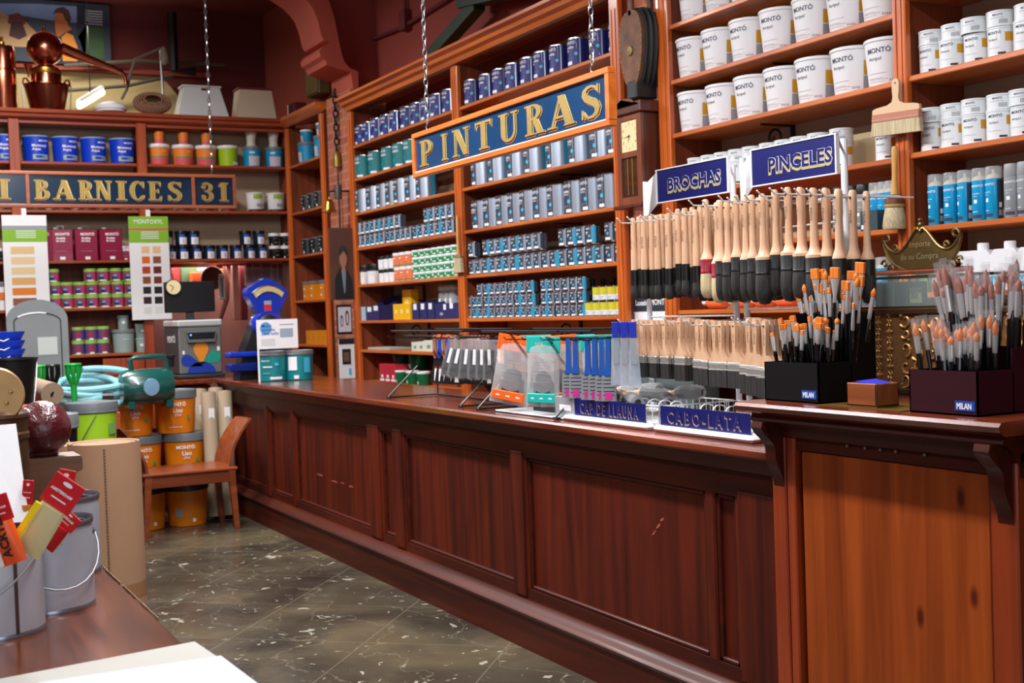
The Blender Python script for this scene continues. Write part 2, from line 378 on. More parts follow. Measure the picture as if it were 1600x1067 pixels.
def brick_mat():
    m = bpy.data.materials.new('old_brick'); m.use_nodes = True; nt = m.node_tree; b = nt.nodes['Principled BSDF']; L = nt.links.new
    tc = nt.nodes.new('ShaderNodeTexCoord'); mp = nt.nodes.new('ShaderNodeMapping'); mp.inputs['Rotation'].default_value = (PI/2, 0, PI/2)
    sp = nt.nodes.new('ShaderNodeSeparateXYZ'); cb = nt.nodes.new('ShaderNodeCombineXYZ'); ad = nt.nodes.new('ShaderNodeMath')
    L(tc.outputs['Object'], sp.inputs[0]); L(sp.outputs[0], ad.inputs[0]); L(sp.outputs[1], ad.inputs[1]); L(ad.outputs[0], cb.inputs[0]); L(sp.outputs[2], cb.inputs[1])
    br = nt.nodes.new('ShaderNodeTexBrick'); br.inputs['Scale'].default_value = 1; br.inputs['Brick Width'].default_value = .26; br.inputs['Row Height'].default_value = .075
    br.inputs['Mortar Size'].default_value = .01; br.inputs['Mortar Smooth'].default_value = .5
    br.inputs['Color1'].default_value = lin((190, 116, 90))+(1,); br.inputs['Color2'].default_value = lin((168, 90, 68))+(1,); br.inputs['Mortar'].default_value = lin((186, 136, 110))+(1,)
    L(cb.outputs[0], br.inputs['Vector'])
    n = nt.nodes.new('ShaderNodeTexNoise'); n.inputs['Scale'].default_value = 9; n.inputs['Detail'].default_value = 6; L(tc.outputs['Object'], n.inputs['Vector'])
    mx = nt.nodes.new('ShaderNodeMix'); mx.data_type = 'RGBA'; mx.blend_type = 'OVERLAY'; mx.inputs[0].default_value = .5; L(br.outputs['Color'], mx.inputs[6]); L(n.outputs['Color'], mx.inputs[7])
    L(mx.outputs[2], b.inputs['Base Color']); b.inputs['Roughness'].default_value = .9
    bp = nt.nodes.new('ShaderNodeBump'); bp.inputs['Strength'].default_value = 1; bp.inputs['Distance'].default_value = .02; L(n.outputs['Fac'], bp.inputs['Height']); L(bp.outputs[0], b.inputs['Normal'])
    return m
BRICK = brick_mat()
struct(B().box(3.86, 5.35, 0, 4.17, 5.86, 4.69, BRICK), 'trim_2')
XS = 3.8                                                # front plane of the shelving
b = B().box(3.84, 10.02, 0, 4.17, 10.62, 3.3, BRICK); b.build('trim_3', kind='structure')
# moulded corbel and arch springing from the brick pier across the room
b = B()
Ya = 10.05
def yp(lst): return [(hy(u, v, Ya)[0], hy(u, v, Ya)[2]) for u, v in lst]
lft = [(552, 140), (548, 112), (530, 108), (511, 101), (508, 93), (501, 88), (499, 80), (504, 73), (516, 66), (506, 63), (502, 56), (497, 34), (490, 15), (482, 4), (470, -8), (452, -20), (425, -34), (390, -46), (330, -58)]
rgt = [(330, -84), (400, -74), (445, -60), (480, -40), (505, -16), (516, 6), (523, 30), (529, 60), (531, 70), (534, 84), (538, 96), (546, 106), (560, 112), (560, 140)]
L_, R_ = yp(lft), yp(rgt)
b.prism(L_+R_, Ya, 10.55, SALM, 'xz'); b.build('trim_4', kind='structure')
b = B(); b.prism([(R_[0][0], 4.69)]+R_+[(4.17, R_[-1][1]), (4.17, 4.69)], Ya+.12, 10.5, REDW, 'xz'); b.prism([(-2.6, 4.6), (R_[0][0], 4.6), (R_[0][0], 4.69), (-2.6, 4.69)], Ya+.0, 10.5, REDC, 'xz'); b.build('trim_5', kind='structure')
# conduit and junction box on the right wall above the shelving
r = thing('conduit', 'dark painted pipe run with junction box on the red wall above shelving', 'pipe')
a = hx(582, 61, 4.13); c = hx(630, 42, 4.13); d = hx(720, 0, 4.13)
B().tube([(4.13, 11.4, a[2]-.35), (4.13, a[1], a[2]), (4.13, c[1], c[2]), (4.13, d[1]-.6, d[2]+.08)], .016, REDD).build('pipe', r)
e = hx(634, 30, 4.13); B().bbox(4.09, e[1]-.06, e[2]-.09, 4.16, e[1]+.06, e[2]+.07, REDD).build('junction_box', r)
B().tube([(4.13, e[1], e[2]+.07), (4.13, e[1], 4.69)], .014, REDD).build('riser_pipe', r)
# green iron roof brace
GRN = mat('dark_green_iron', (26, 56, 40), .5)
b = B(); p0 = hx(672, 92, 3.98); p1 = hx(748, 6, 3.98)
def beam(b, p, q, w_, h_, m):
    p = Vector(p); q = Vector(q); t = (q-p).normalized(); s_ = t.cross(Vector((1, 0, 0))).normalized()*h_/2; n_ = Vector((1, 0, 0))*w_/2
    vs = [p-s_-n_, p+s_-n_, p+s_+n_, p-s_+n_, q-s_-n_, q+s_-n_, q+s_+n_, q-s_+n_]
    b.add(vs, [(0, 1, 2, 3), (7, 6, 5, 4), (0, 4, 5, 1), (1, 5, 6, 2), (2, 6, 7, 3), (3, 7, 4, 0)], m)
beam(b, p0, p1, .09, .09, GRN)
p2 = hx(735, 2, 3.98); p3 = hx(870, 14, 3.98); beam(b, (3.98, p2[1]+.1, p2[2]+.05), (3.98, p3[1]-.5, p3[2]+.15), .12, .16, GRN)
tag(b.build('roof_brace'), 'dark green iron roof brace above the shelves with blue cans', 'beam')

# ================================================================ RIGHT WALL SHELVING (front plane x = XS, goes back to the wall)
SZ1 = [2.80, 2.523, 2.237, 1.942, 1.633, 1.331, 1.087]   # board tops of the two far bays
XB = 4.14
def cabinet(name, label, y0, y1, ztop, shelf_z, posts, extra=None, z0=.02):
    """open shelving: posts [(y0, y1)], boards between them"""
    r = thing(name, label, 'shelves', (XS, (y0+y1)/2, 0)); T = Matrix.Translation((-XS, -(y0+y1)/2, 0))
    for (a, c) in posts:
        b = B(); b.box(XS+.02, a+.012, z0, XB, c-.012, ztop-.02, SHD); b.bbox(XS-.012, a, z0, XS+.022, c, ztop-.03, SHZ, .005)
        for k in (.3, .7): b.box(XS-.016, a+(c-a)*k-.004, z0+.1, XS-.01, a+(c-a)*k+.004, ztop-.1, SHZ)
        b.xf(T).build('post', r)
    for i in range(len(posts)-1):
        a, c = posts[i][1]-.012, posts[i+1][0]+.012
        for z in shelf_z[i]:
            B().bbox(XS+.002, a+.001, z-.024, XB-.014, c-.001, z, SH, .004).xf(T).build('shelf', r)
        B().box(XB-.012, a, z0, XB, c, ztop-.02, BKD).xf(T).build('backing', r)
    if extra: extra(r, T)
    return r
Pst1 = (yat(541, XS, 2), yat(551, XS, 1.6)-.0)           # far post
Y1 = (9.9, 9.99); Y2 = (7.83, 7.93); Y3 = (5.78, 5.87); Y4 = (5.32, 5.42); Y5 = (3.69, 3.76)
def corn(r, T):
    b = B(); z = 3.10
    pr = [(XS+.02, z), (XS-.02, z), (XS-.03, z+.03), (XS-.06, z+.045), (XS-.065, z+.07), (XS-.10, z+.085), (XS-.10, z+.105), (XB, z+.105), (XB, z+.09), (XS+.02, z+.02)]
    b.prism(pr, 5.80, 10.0, SH, 'xz'); b.xf(T).build('cornice', r)
rr_ = cabinet('open_shelving', 'tall orange-varnished shelving with a cornice, holding blue, teal and silver cans', Y3[0], Y1[1], 3.12,
        [SZ1, SZ1[:6]], [(Y3[0], Y3[1]), (Y2[0], Y2[1]), (Y1[0], Y1[1])][::-1] and [Y3, Y2, Y1], corn) if False else None
rr_ = cabinet('open_shelving', 'tall orange-varnished shelving with a cornice, holding blue, teal and silver cans', Y3[0], Y1[1], 3.12,
        [SZ1[:6]+[1.0], SZ1], [Y3, Y2, Y1], corn)
ZA = [hx(1045, 38, XS)[2], hx(1048, 125, XS)[2], hx(1050, 209, XS)[2]]
ZA = [2.825, 2.541, 2.266]
ZB4 = hx(1355, 253, XS)[2]; ZB5 = hx(1350, 361, XS)[2]; ZB6 = hx(1100, 483, XS)[2]
ZC = [2.60, 2.272, 1.963, 1.666]
cabinet('open_shelving', 'bright orange-varnished shelving holding the white paint pails behind the brush stands', 2.0, Y4[1], 3.3,
        [ZC+[1.40, 1.10], [3.1]+ZA+[ZB4, ZB5, ZB6-.003, 1.0]], [(1.75, 1.82), Y5, Y4])
# bay 0, far corner beyond the brick pier
Z0 = [3.27, hx(490, 250, 3.86)[2], hx(490, 327, 3.86)[2], hx(495, 396, 3.87)[2], hx(497, 468, 3.87)[2], hx(505, 538, 3.87)[2]]
def corn0(r, T):
    B().prism([(XS+.0, 3.2), (XS-.03, 3.22), (XS-.06, 3.26), (XS-.06, 3.29), (XB, 3.29), (XB, 3.27), (XS+.02, 3.22)], 10.64, 11.72, SH, 'xz').xf(T).build('cornice', r)
cabinet('corner_shelving', 'narrow wooden shelving in the far corner with cyan tubs and orange boxes', 10.64, 11.7, 3.22, [Z0[1:]], [(10.64, 10.70), (11.62, 11.70)], corn0)

# ================================================================ MAIN COUNTER
def counter():
    y0, y1 = 2.87, 9.19; XF = 2.43
    r = thing('shop_counter', 'long dark mahogany counter with panelled front and worn polished top', 'counter', (2.7, 6, 0))
    T = Matrix.Translation((-2.7, -6, 0))
    b = B(); b.box(XF+.03, y0, .1, 2.98, y1, .90, MAHY); b.xf(T).build('carcass', r)
    b = B(); b.bbox(2.37, y0-.0, .915, 3.0, y1+.02, .95, MAHT, .008); b.xf(T).build('worktop', r)
    b = B(); b.prism([(2.40, .87), (2.385, .915), (2.44, .915), (2.46, .86)], y0, y1, MAHY, 'xz'); b.xf(T).build('top_moulding', r)
    b = B(); b.box(2.385, y0, 0, 2.47, y1, .135, MAHY); b.prism([(2.385, .135), (2.375, .15), (2.39, .165), (2.405, .17), (2.42, .19), (2.47, .19), (2.47, .135)], y0, y1, MAHY, 'xz')
    b.xf(T).build('plinth', r)
    # stiles and raised panels; seams read on the front plane
    us = [(455, 463), (575, 597), (614, 633), (798, 824), (1103, 1118), (1150, 1210)]
    st = [(yat(c, XF, .55), yat(a, XF, .55)) for a, c in us]; st[-1] = (y0, st[-1][1])
    st.append((8.05, 8.16)); st.append((9.08, 9.19)); st = sorted(st)
    b = B(); b.box(XF, y0, .78, XF+.035, y1, .87, MAHY); b.box(XF, y0, .19, XF+.035, y1, .235, MAHY); b.xf(T).build('rail', r)
    for a, c in st:
        b = B(); b.bbox(XF, a, .23, XF+.035, c, .785, MAH, .006); b.bbox(XF-.008, a+.022, .20, XF+.01, c-.022, .80, MAH, .004) if c-a > .09 else None
        b.xf(T).build('stile', r)
    for i in range(len(st)-1):
        a, c = st[i][1], st[i+1][0]
        if c-a < .06: continue
        b = B(); b.box(XF+.022, a, .23, XF+.032, c, .785, MAH)
        # bead around the panel
        for q in ((a, .235, a+.016, .78), (c-.016, .235, c, .78), (a, .235, c, .251), (a, .764, c, .78)):
            b.bbox(XF+.008, q[0], q[1], XF+.026, q[2], q[3], MAHY, .004)
        b.xf(T).build('panel', r)
    # worn patches, shaped like the scrapes on the panels
    sc = mat('scraped_varnish', (150, 70, 50), .7); b = B()
    for (u, v, du, dv) in ((1022, 832, 5, 16), (1034, 812, 6, 12), (1028, 822, 5, 13), (500, 742, 20, 3), (522, 752, 22, 3), (548, 760, 14, 4), (622, 850, 3, 18), (535, 755, 12, 3)):
        p = hx(u, v, XF+.02); s_ = .0019*(p[1]/3.8); 
        pl = [(p[1]+random.uniform(.5, 1)*du*s_*math.cos(k*PI/5)+(.5*dv*s_*math.sin(k*PI/5) if dv > 8 else 0)*(-1), p[2]+random.uniform(.5, 1)*dv*s_*.6*math.sin(k*PI/5)) for k in range(10)]
        b.prism(pl, XF+.0212, XF+.0216, sc, 'yz')
    b.xf(T).build('scratch', r)
counter()
def return_counter():
    r = thing('return_counter', 'short dark wood counter across the back carrying the tinting machine', 'counter', (1.6, 9.5, 0)); T = Matrix.Translation((-1.6, -9.5, 0))
    B().box(.75, 9.28, .05, 2.36, 9.88, .90, MAH).xf(T).build('carcass', r)
    B().bbox(.70, 9.22, .91, 2.366, 9.92, .95, MAHT, .008).xf(T).build('worktop', r)
    b = B()
    for k in range(4): b.bbox(.78+k*.4, 9.262, .60, 1.15+k*.4, 9.285, .86, BSZ, .006)
    b.xf(T).build('drawer_front', r)
return_counter()
def high_counter():
    y0, y1 = 1.99, 2.865; XF = 2.37; ZT = 1.10
    r = thing('high_counter', 'tall orange pine counter end with rounded top moulding, knots and dark scroll brackets', 'counter', (2.7, 2.4, 0)); T = Matrix.Translation((-2.7, -2.4, 0))
    B().box(XF+.03, y0-.25, .02, 2.95, y1-.005, ZT-.04, MAHY).xf(T).build('carcass', r)
    b = B(); pr = [(2.30, ZT-.035), (2.285, ZT-.025), (2.28, ZT-.012), (2.288, ZT-.003), (2.305, ZT), (3.1, ZT), (3.1, ZT-.035)]
    b.prism(pr, y0-.02, y1+.06, MAHT, 'xz')
    b.prism([(a+.0, z) for a, z in pr], y0-.4, y0-.02, MAHT, 'xz', (.09, 0, 0)); b.xf(T).build('worktop', r)
    b = B(); b.prism([(XF+.03, ZT-.035), (XF-.05, ZT-.035), (XF-.055, ZT-.055), (XF-.02, ZT-.075), (XF-.012, ZT-.10), (XF+.03, ZT-.10)], y0-.0, y1+.03, MAHY, 'xz'); b.xf(T).build('top_moulding', r)
    b = B(); b.bbox(XF, y0+.09, .03, XF+.03, 2.74, ZT-.14, PINE, .003); b.xf(T).build('panel', r)
    b = B(); b.box(XF+.004, y0, ZT-.137, XF+.03, 2.80, ZT-.08, MAHY)
    for u in (1324, 1352, 1376, 1400, 1445):
        yy = yat(u, XF, 1.0); b.lathe([(.0, -.004), (.004, -.003), (.005, 0)], STEEL, XF, yy, ZT-.108+.0, 8, axis=0)
    b.xf(T).build('rail', r)
    for a, c, m in ((2.765, 2.80, PINED), (2.805, 2.865, PINED), (y0+.005, y0+.085, PINED)):
        b = B(); b.bbox(XF-.006, a, .03, XF+.03, c, ZT-.1, m, .004); b.xf(T).build('stile', r)
    B().bbox(XF+.03, y0-.25, .03, XF+.06, y0, ZT-.08, MAH, .004).xf(T).build('side_panel', r)
    for yy in (2.81, y0+.015):   # carved scroll brackets under the top
        b = B(); pl = []
        for k in range(13):
            a = k/12; pl.append((XF-.005-.075*(1-a)**1.3*(1+.22*math.sin(a*PI*4)), ZT-.055-.20*a))
        pl += [(XF+.03, ZT-.255), (XF+.03, ZT-.055)]
        b.prism(pl, yy, yy+.045, MAHY, 'xz'); b.xf(T).build('scroll_bracket', r)
high_counter()
# ================================================================ CANS AND TINS ON THE RIGHT WALL
def rim_prof(r, z0, z1, t=.002):
    return [(r, z0), (r+t, z0+.001), (r+t, z1-.001), (r, z1)]
def tin(r, h, body, lab, name='paint_can', n=20, ring=None):
    """metal tin with rolled rims and recessed lid; lab(b, r, h) draws the printed label"""
    def fn():
        o = thing(name); ring_m = ring or CHROME
        B().lathe([(r, .002), (r, h-.004)], body, n=n, cap=False).build('can_body', o)
        b = B(); b.lathe([(0, .004), (r-.002, .004), (r-.001, 0), (r+.0015, .0005), (r+.0015, .006), (r, .007)], ring_m, n=n); b.build('bottom_rim', o)
        b = B(); b.lathe([(r, h-.008), (r+.0018, h-.007), (r+.0018, h-.001), (r, h), (r-.005, h-.001), (r-.007, h-.006), (0, h-.006)], ring_m, n=n); b.build('lid', o)
        b = B(); lab(b, r, h); b.build('label', o)
        return o
    return Proto(fn)
def tub(r, h, body, lidm, lab, name='paint_tub', taper=.88, lid_h=.16, n=20, handle=False, lid_over=1.05):
    def fn():
        o = thing(name); rb = r*taper; hl = h*(1-lid_h)
        B().lathe([(rb*.97, 0), (rb, .003), (r, hl)], body, n=n).build('tub_body', o)
        b = B(); R = r*lid_over
        b.lathe([(r*.98, hl-.002), (R*.985, hl), (R, hl+.003), (R, h-.006), (R*.985, h-.001), (R*.93, h), (R*.9, h-.004), (0, h-.004)], lidm, n=n)
        b.lathe([(R, hl+.003), (R*1.015, hl+.005), (R*1.015, hl+.010), (R, hl+.012)], lidm, n=n, cap=False)
        b.build('lid', o)
        b = B(); lab(b, rb, r, hl); b.build('label', o) if b.v else None
        if handle:
            pts = [(-R*math.cos(t)*.35-r*.9*math.sin(t)*.55*0-.0, R*1.02*math.cos(t), hl-.02-.085*math.sin(t)*(h/.2)) for t in [PI*k/10 for k in range(11)]]
            pts = [(-R*.25-R*.80*math.sin(PI*k/12), R*1.03*math.cos(PI*k/12), hl-.012-h*.28*math.sin(PI*k/12)) for k in range(13)]
            B().tube(pts, .0018, STEEL, 5).build('handle', o)
        return o
    return Proto(fn)
def lines(b, r, h, m, a0, z, ws, dz=.006, th=.0022, off=.0008):
    for i, w_ in enumerate(ws): b.patch(r, a0, a0+w_, z-i*dz-th, z-i*dz, m, off)
def lab_blue(b, r, h):
    b.fit('MONTÓ', r*1.3, r, -34, h*.78, PW, bold=.02)
    b.fit('ferrolite', r*1.15, r, -32, h*.63, PW, bold=.02); b.fit('aqua', r*.55, r, -32, h*.54, PW, bold=.02)
    b.disc(r, 46, h*.44, r*.16, DOT); lines(b, r, h, PBL, -36, h*.32, (70, 70, 66)); b.patch(r, -28, 22, h*.08, h*.20, PW)
    b.patch(r, 64, 70, h*.03, h*.95, SILV)
def lab_teal(b, r, h):
    b.fit('MONTÓ', r*1.2, r, -36, h*.78, PW, bold=.02); b.fit('Luxatin', r*1.2, r, -34, h*.63, PW, bold=.02)
    lines(b, r, h, DOT, -36, h*.36, (46, 40, 46), .01, .003); b.patch(r, 14, 58, h*.06, h*.15, PW)
def lab_slate(b, r, h):
    b.patch(r, -62, 28, h*.04, h*.96, SLATE, .0004)
    b.fit('MONTÓ', r*1.1, r, -38, h*.80, PW, bold=.02); b.fit('Esmalte', r*.9, r, -36, h*.64, PW, bold=.02)
    b.fit('sintético', r*.85, r, -36, h*.56, PW)
    b.disc(r, 14, h*.38, r*.15, DOT); lines(b, r, h, PG, -40, h*.26, (52, 44), .009, .003); b.patch(r, -4, 26, h*.06, h*.15, PW, .0009)
    b.patch(r, 88, 118, h*.04, h*.96, CYAN, .0004); b.patch(r, 118, 190, h*.04, h*.96, SLATE, .0004)
def lab_small(b, r, h):
    b.patch(r, -55, 36, h*.04, h*.96, SLATE, .0004)
    b.fit('MONTÓ', r*1.15, r, -38, h*.74, PW, bold=.02); lines(b, r, h, PW, -36, h*.62, (44, 30), .08*h, .05*h)
    b.disc(r, 22, h*.40, r*.18, DOT); b.patch(r, -6, 44, h*.07, h*.2, PW, .0009); b.patch(r, 60, 96, h*.04, h*.96, SLATE, .0004)
def lab_small2(b, r, h): lab_small(b, r, h); b.patch(r, 44, 76, h*.04, h*.96, CYAN, .0009)
blue_can = tin(.066, .172, NAVY, lab_blue)
teal_can = tin(.079, .195, TEAL, lab_teal)
slate_can = tin(.083, .200, SILV, lab_slate)
mid_can = tin(.044, .108, SILV, lab_small, n=14)
mid_can2 = tin(.044, .108, SILV, lab_small2, n=14)
mini_can = tin(.036, .078, SILV, lab_small, n=12)
mini_can2 = tin(.036, .078, SILV, lab_small2, n=12)
def ys(us, X, Z=2): return [yat(u, X, Z) for u in us]
def rowu(pr, z, us, r_, desc, cat, where, group, **k): row(pr, XS+r_+.022, z, ys(us, XS+r_*.5, z+.05), desc, cat, where, group, **k)
# far bay (next to the brick pier)
Z = SZ1
E0 = [549, 563, 576, 590, 604, 620, 636, 652, 667, 686, 702]
rowu(blue_can, Z[0], [556, 569, 583, 597, 612, 628, 644, 660, 677, 695], .066, 'dark blue paint can', 'paint can', 'top shelf of bay by brick pier', 'dark blue cans on the top shelf of the far bay')
rowu(teal_can, Z[1], [561, 580.5, 599, 617, 634, 652], .079, 'teal paint can', 'paint can', 'shelf under the far blue cans', 'teal cans on the second shelf of the far bay')
rowu(slate_can, Z[2], [561.5, 577, 592.5, 607, 621.5, 637.5, 655], .073, 'silver and slate paint can', 'paint can', 'shelf under the teal cans', 'silver cans on the third shelf of the far bay', )
def grid(protos, z, u0, u1, n, tiers, h, r_, desc, cat, where, group, gaps=(), X=None, dz0=0, jit=.08, names=None):
    """n columns, tiers high; gaps: set of (tier, column)"""
    y0, y1 = yat(u0, XS+r_, z+.05), yat(u1, XS+r_, z+.05)
    tn = {1: ['single row'], 2: ['lower row', 'upper row'], 3: ['bottom row', 'middle row', 'top row'], 4: ['lowest row', 'second row up', 'third row up', 'topmost row']}[tiers]
    for t in range(tiers):
        cols = [c for c in range(n) if (t, c) not in gaps]
        for k, c in enumerate(cols):
            y = y0+(y1-y0)*(c+.5)/n
            pr = protos[(c*7+t*3+c//3) % len(protos)]
            pr.place(((X or XS+r_+.016)+random.uniform(-.004, .004), y, z+dz0+t*(h+.0008)), random.uniform(-jit, jit),
                     f'{desc}, {ORD[k] if k < 20 else "last"} from left in {tn[t]}, {where}' if tiers > 1 else f'{desc}, {ORD[k]} from left, {where}', cat, group)
grid([mid_can, mid_can, mid_can2], Z[3], 559, 712, 18, 2, .108, .044, 'small slate tin', 'paint can', 'fourth shelf of far bay', 'small slate tins on the fourth shelf of the far bay', gaps={(1, 9), (1, 10), (1, 11), (1, 12)})
# white pails with black lids, orange and green tubs
OCO = mat('orange_tub_print', (232, 120, 70), .5); GRP = mat('green_tub_print', (20, 150, 84), .45)
def lab_wp(b, rb, r, h): b.patch(rb, -60, 60, h*.12, h*.62, PW, r1=r, off=.0004); lines(b, r, h, PG, -40, h*.5, (50, 36, 44), .012, .002)
wpail = tub(.070, .165, WHITE, BLACK, lab_wp, taper=.97, lid_h=.34); wpail_s = tub(.042, .108, WHITE, BLACK, lab_wp, taper=.97, lid_h=.25)
grid([wpail], Z[4], 561, 592, 2, 1, .165, .07, 'white tub with deep black lid', 'paint tub', 'green tub shelf of far bay', 'large black lidded tubs')
grid([wpail_s], Z[4], 593, 617, 3, 2, .108, .042, 'small black-lidded tub', 'paint tub', 'beside orange tubs', 'small black lidded tubs')
def lab_or(b, rb, r, h): b.patch(rb, -70, 110, 0.004, h*.98, OCO, r1=r); lines(b, r, h, PW, -34, h*.8, (60, 40), .018, .008, .0014); b.patch(r, -10, 80, h*.12, h*.2, GRP, .0014)
def lab_gr(b, rb, r, h): b.patch(rb, -80, 130, 0.004, h*.96, GRP, r1=r); b.patch(r, -30, 10, h*.45, h*.85, PW, .0012); b.patch(r, 20, 50, h*.2, h*.4, PW, .0012); b.patch(r, 70, 90, h*.4, h*.6, OCO, .0012)
ort = tub(.046, .112, WHITE, WHITE, lab_or, taper=.97, lid_h=.2, n=14); grt = tub(.046, .056, WHITE, WHITE, lab_gr, taper=.96, lid_h=.28, n=14)
grid([ort], Z[4], 617, 646, 3, 2, .112, .046, 'white tub with orange print', 'filler tub', 'left of green tubs', 'orange printed filler tubs')
grid([grt], Z[4], 647, 718, 7, 4, .056, .046, 'flat green-print tub', 'filler tub', 'fifth shelf', 'green printed filler tubs')
# navy open boxes, yellow boxes, clear jars on the sixth shelf
NVB = mat('navy_cardboard', (38, 40, 98), .6); YEL = mat('yellow_box', (240, 186, 20), .5)
def cbox(name, cx, y0, y1, z, d, h, m, label, cat='box', group=None, cut=0, extra=None):
    o = thing(name, label, cat, (cx, (y0+y1)/2, z), 0, group); w2 = abs(y1-y0)/2; b = B()
    t = .003
    if cut:   # open display carton: low front, tall back
        pr = [(-d/2, 0), (-d/2, h*cut), (-d/2+d*.25, h*cut), (d/2, h), (d/2, 0)]
        b.prism(pr, -w2, -w2+t, m, 'xz'); b.prism(pr, w2-t, w2, m, 'xz'); b.box(-d/2, -w2, 0, -d/2+t, w2, h*cut, m); b.box(d/2-t, -w2, 0, d/2, w2, h, m); b.box(-d/2, -w2, 0, d/2, w2, t, m)
    else: b.bbox(-d/2, -w2, 0, d/2, w2, h, m, .002)
    b.build('carton', o)
    if extra:
        e = B(); extra(e, d, w2, h); e.build('label', o)
    return o
def lb1(e, d, w, h):
    e.box(-d/2-.0008, w*.2, h*.36, -d/2, w*.8, h*.56, PW); e.box(-d/2-.0008, -w*.75, h*.4, -d/2, -w*.15, h*.6, PW)
def ypair(a, c, X, Z=1.4): return yat(c, X, Z), yat(a, X, Z)
a, c = ypair(563, 572, XS+.03); cbox('paper_pack', XS+.1, a, c, Z[5], .16, .115, mat('pale_blue_pack', (170, 196, 214), .6), 'pale blue narrow pack at the left end of the navy carton shelf')
a, c = ypair(573, 594, XS+.03); cbox('display_carton', XS+.15, a, c, Z[5], .25, .20, NVB, 'navy carton with sloping sides and white tags, left on its shelf', cut=.6, extra=lb1)
for i, (u0, u1, hh, dd) in enumerate(((617, 625, .125, .02), (625.5, 634, .125, .02), (634.5, 643.5, .125, .02), (632, 645, .24, .12))):
    a, c = ypair(u0, u1, XS+.03+dd); cbox('yellow_box', XS+.05+dd, a, c, Z[5], .07, hh, YEL, ('low yellow box, %s from left between navy cartons' % ORD[i]) if i < 3 else 'tall yellow box standing behind the low yellow boxes', group='low yellow boxes' if i < 3 else None, extra=lambda e, d, w, h: e.box(-d/2-.0008, -w*.5, h*.4, -d/2, w*.3, h*.65, mat('pale_yellow_print', (250, 226, 130), .6)))
for i, (u0, u1) in enumerate(((644, 655), (655.5, 667), (667.5, 679), (679.5, 719))):
    a, c = ypair(u0, u1, XS+.02); cbox('display_carton', XS+.13, a, c, Z[5], .22, .15 if i < 3 else .135, NVB, ['navy carton with white tag, directly right of yellow boxes', 'navy carton with white tag, second right of yellow boxes', 'navy carton with white tag, third right of yellow boxes', 'long navy carton with white crest and tags under the jars'][i], cut=.85,
         extra=(lambda e, d, w, h: e.box(-d/2-.0008, -w*.3, h*.5, -d/2, w*.6, h*.8, PW)) if i < 3 else (lambda e, d, w, h: (e.box(-d/2-.0008, w*.1, h*.5, -d/2, w*.3, h*.8, PW), e.box(-d/2-.0008, -w*.45, h*.55, -d/2, -w*.2, h*.85, PW), e.box(-d/2-.0008, w*.35, h*.2, -d/2, w*.6, h*.36, PG))))
def jar():
    o = thing('storage_jar'); B().lathe([(.045, 0), (.05, .004), (.05, .12), (.042, .135), (.042, .14)], CLEAR, n=16).build('jar_body', o)
    B().lathe([(.046, .138), (.05, .141), (.05, .165), (.046, .168)], mat('cream_lid', (206, 204, 180), .5), n=16).build('lid', o)
    b = B(); b.patch(.05, -24, 20, .05, .10, PW); b.build('label', o); return o
jar = Proto(jar)
for i, (u, dz) in enumerate(((697, .06), (706, .06), (714, .06))): jar.place((XS+.16, yat(u, XS+.16), Z[5]+.137 if False else Z[5]), 0, f'clear jar with cream lid behind navy carton, {ORD[i]} from left', 'jar', 'clear storage jars', scale=(1, 1, 1.5))
# papers and small boxes, red and green packs lower down
a, c = ypair(578, 612, XS+.06); o = cbox('paper_stack', XS+.13, a, c, Z[6], .2, .02, mat('grey_paper', (176, 176, 168), .8), 'low stack of grey papers on a lower shelf of far bay', 'papers')
for i, (u0, u1, hh) in enumerate(((640, 649, .07), (649, 659, .075), (659, 672, .085))):
    a, c = ypair(u0, u1, XS+.03); cbox('small_box', XS+.08, a, c, Z[6], .09, hh, mat('white_card_box', (214, 216, 204), .6), ['small white box left of its two neighbours beside papers', 'small white box with blue oval print beside papers', 'larger small white box nearest the putty knives'][i], extra=lambda e, d, w, h: e.box(-d/2-.0008, -w*.6, h*.3, -d/2, w*.2, h*.6, mat('green_print', (90, 160, 110), .6)))
B().bbox(XS+.02, 7.95, .80, XB-.01, 9.9, .825, SH).build('lower_shelf', rr_).matrix_parent_inverse = Matrix.Translation((-XS, -(Y3[0]+Y1[1])/2, 0))
RDB = mat('red_carton', (188, 34, 52), .5); DGR = mat('dark_green_tub', (12, 104, 58), .4)
for i, (u0, u1) in enumerate(((593, 601), (601.5, 609.5), (610, 618))):
    a, c = ypair(u0, u1, XS+.03, .9); cbox('red_carton', XS+.09, a, c, .825, .12, .15, RDB, f'red and white carton under the paper shelf, {ORD[i]} from left', group='red cartons', extra=lambda e, d, w, h: (e.box(-d/2-.0008, -w*.8, h*.08, -d/2, w*.8, h*.2, PW), e.box(-d/2-.0008, -w*.4, h*.25, -d/2, w*.3, h*.42, PW)))
def lab_dg(b, rb, r, h): b.patch(rb, -40, 10, h*.1, h*.35, PW, r1=r)
dgt = tub(.085, .155, DGR, mat('dark_green_lid', (14, 80, 50), .4), lab_dg, taper=.92); dgs = tub(.052, .105, DGR, WHITE, lab_dg, taper=.92)
for i, u in enumerate((628, 645, 662)): dgs.place((XS+.08, yat(u, XS+.08, .9), .825), 0, f'small green tub with white lid, {ORD[i]} beside red cartons', 'filler tub', 'small green tubs with white lids')
for i, u in enumerate((630, 655)): dgt.place((XS+.21, yat(u, XS+.21, .95), .93), 0, ['large green tub behind white lidded tubs, nearer red cartons', 'large green tub behind white lidded tubs, nearer putty knives'][i], 'filler tub', 'large green tubs')
B().box(XS+.13, 8.3, .825, XB-.02, 9.45, .93, SHD).build('riser', rr_).matrix_parent_inverse = Matrix.Translation((-XS, -(Y3[0]+Y1[1])/2, 0))

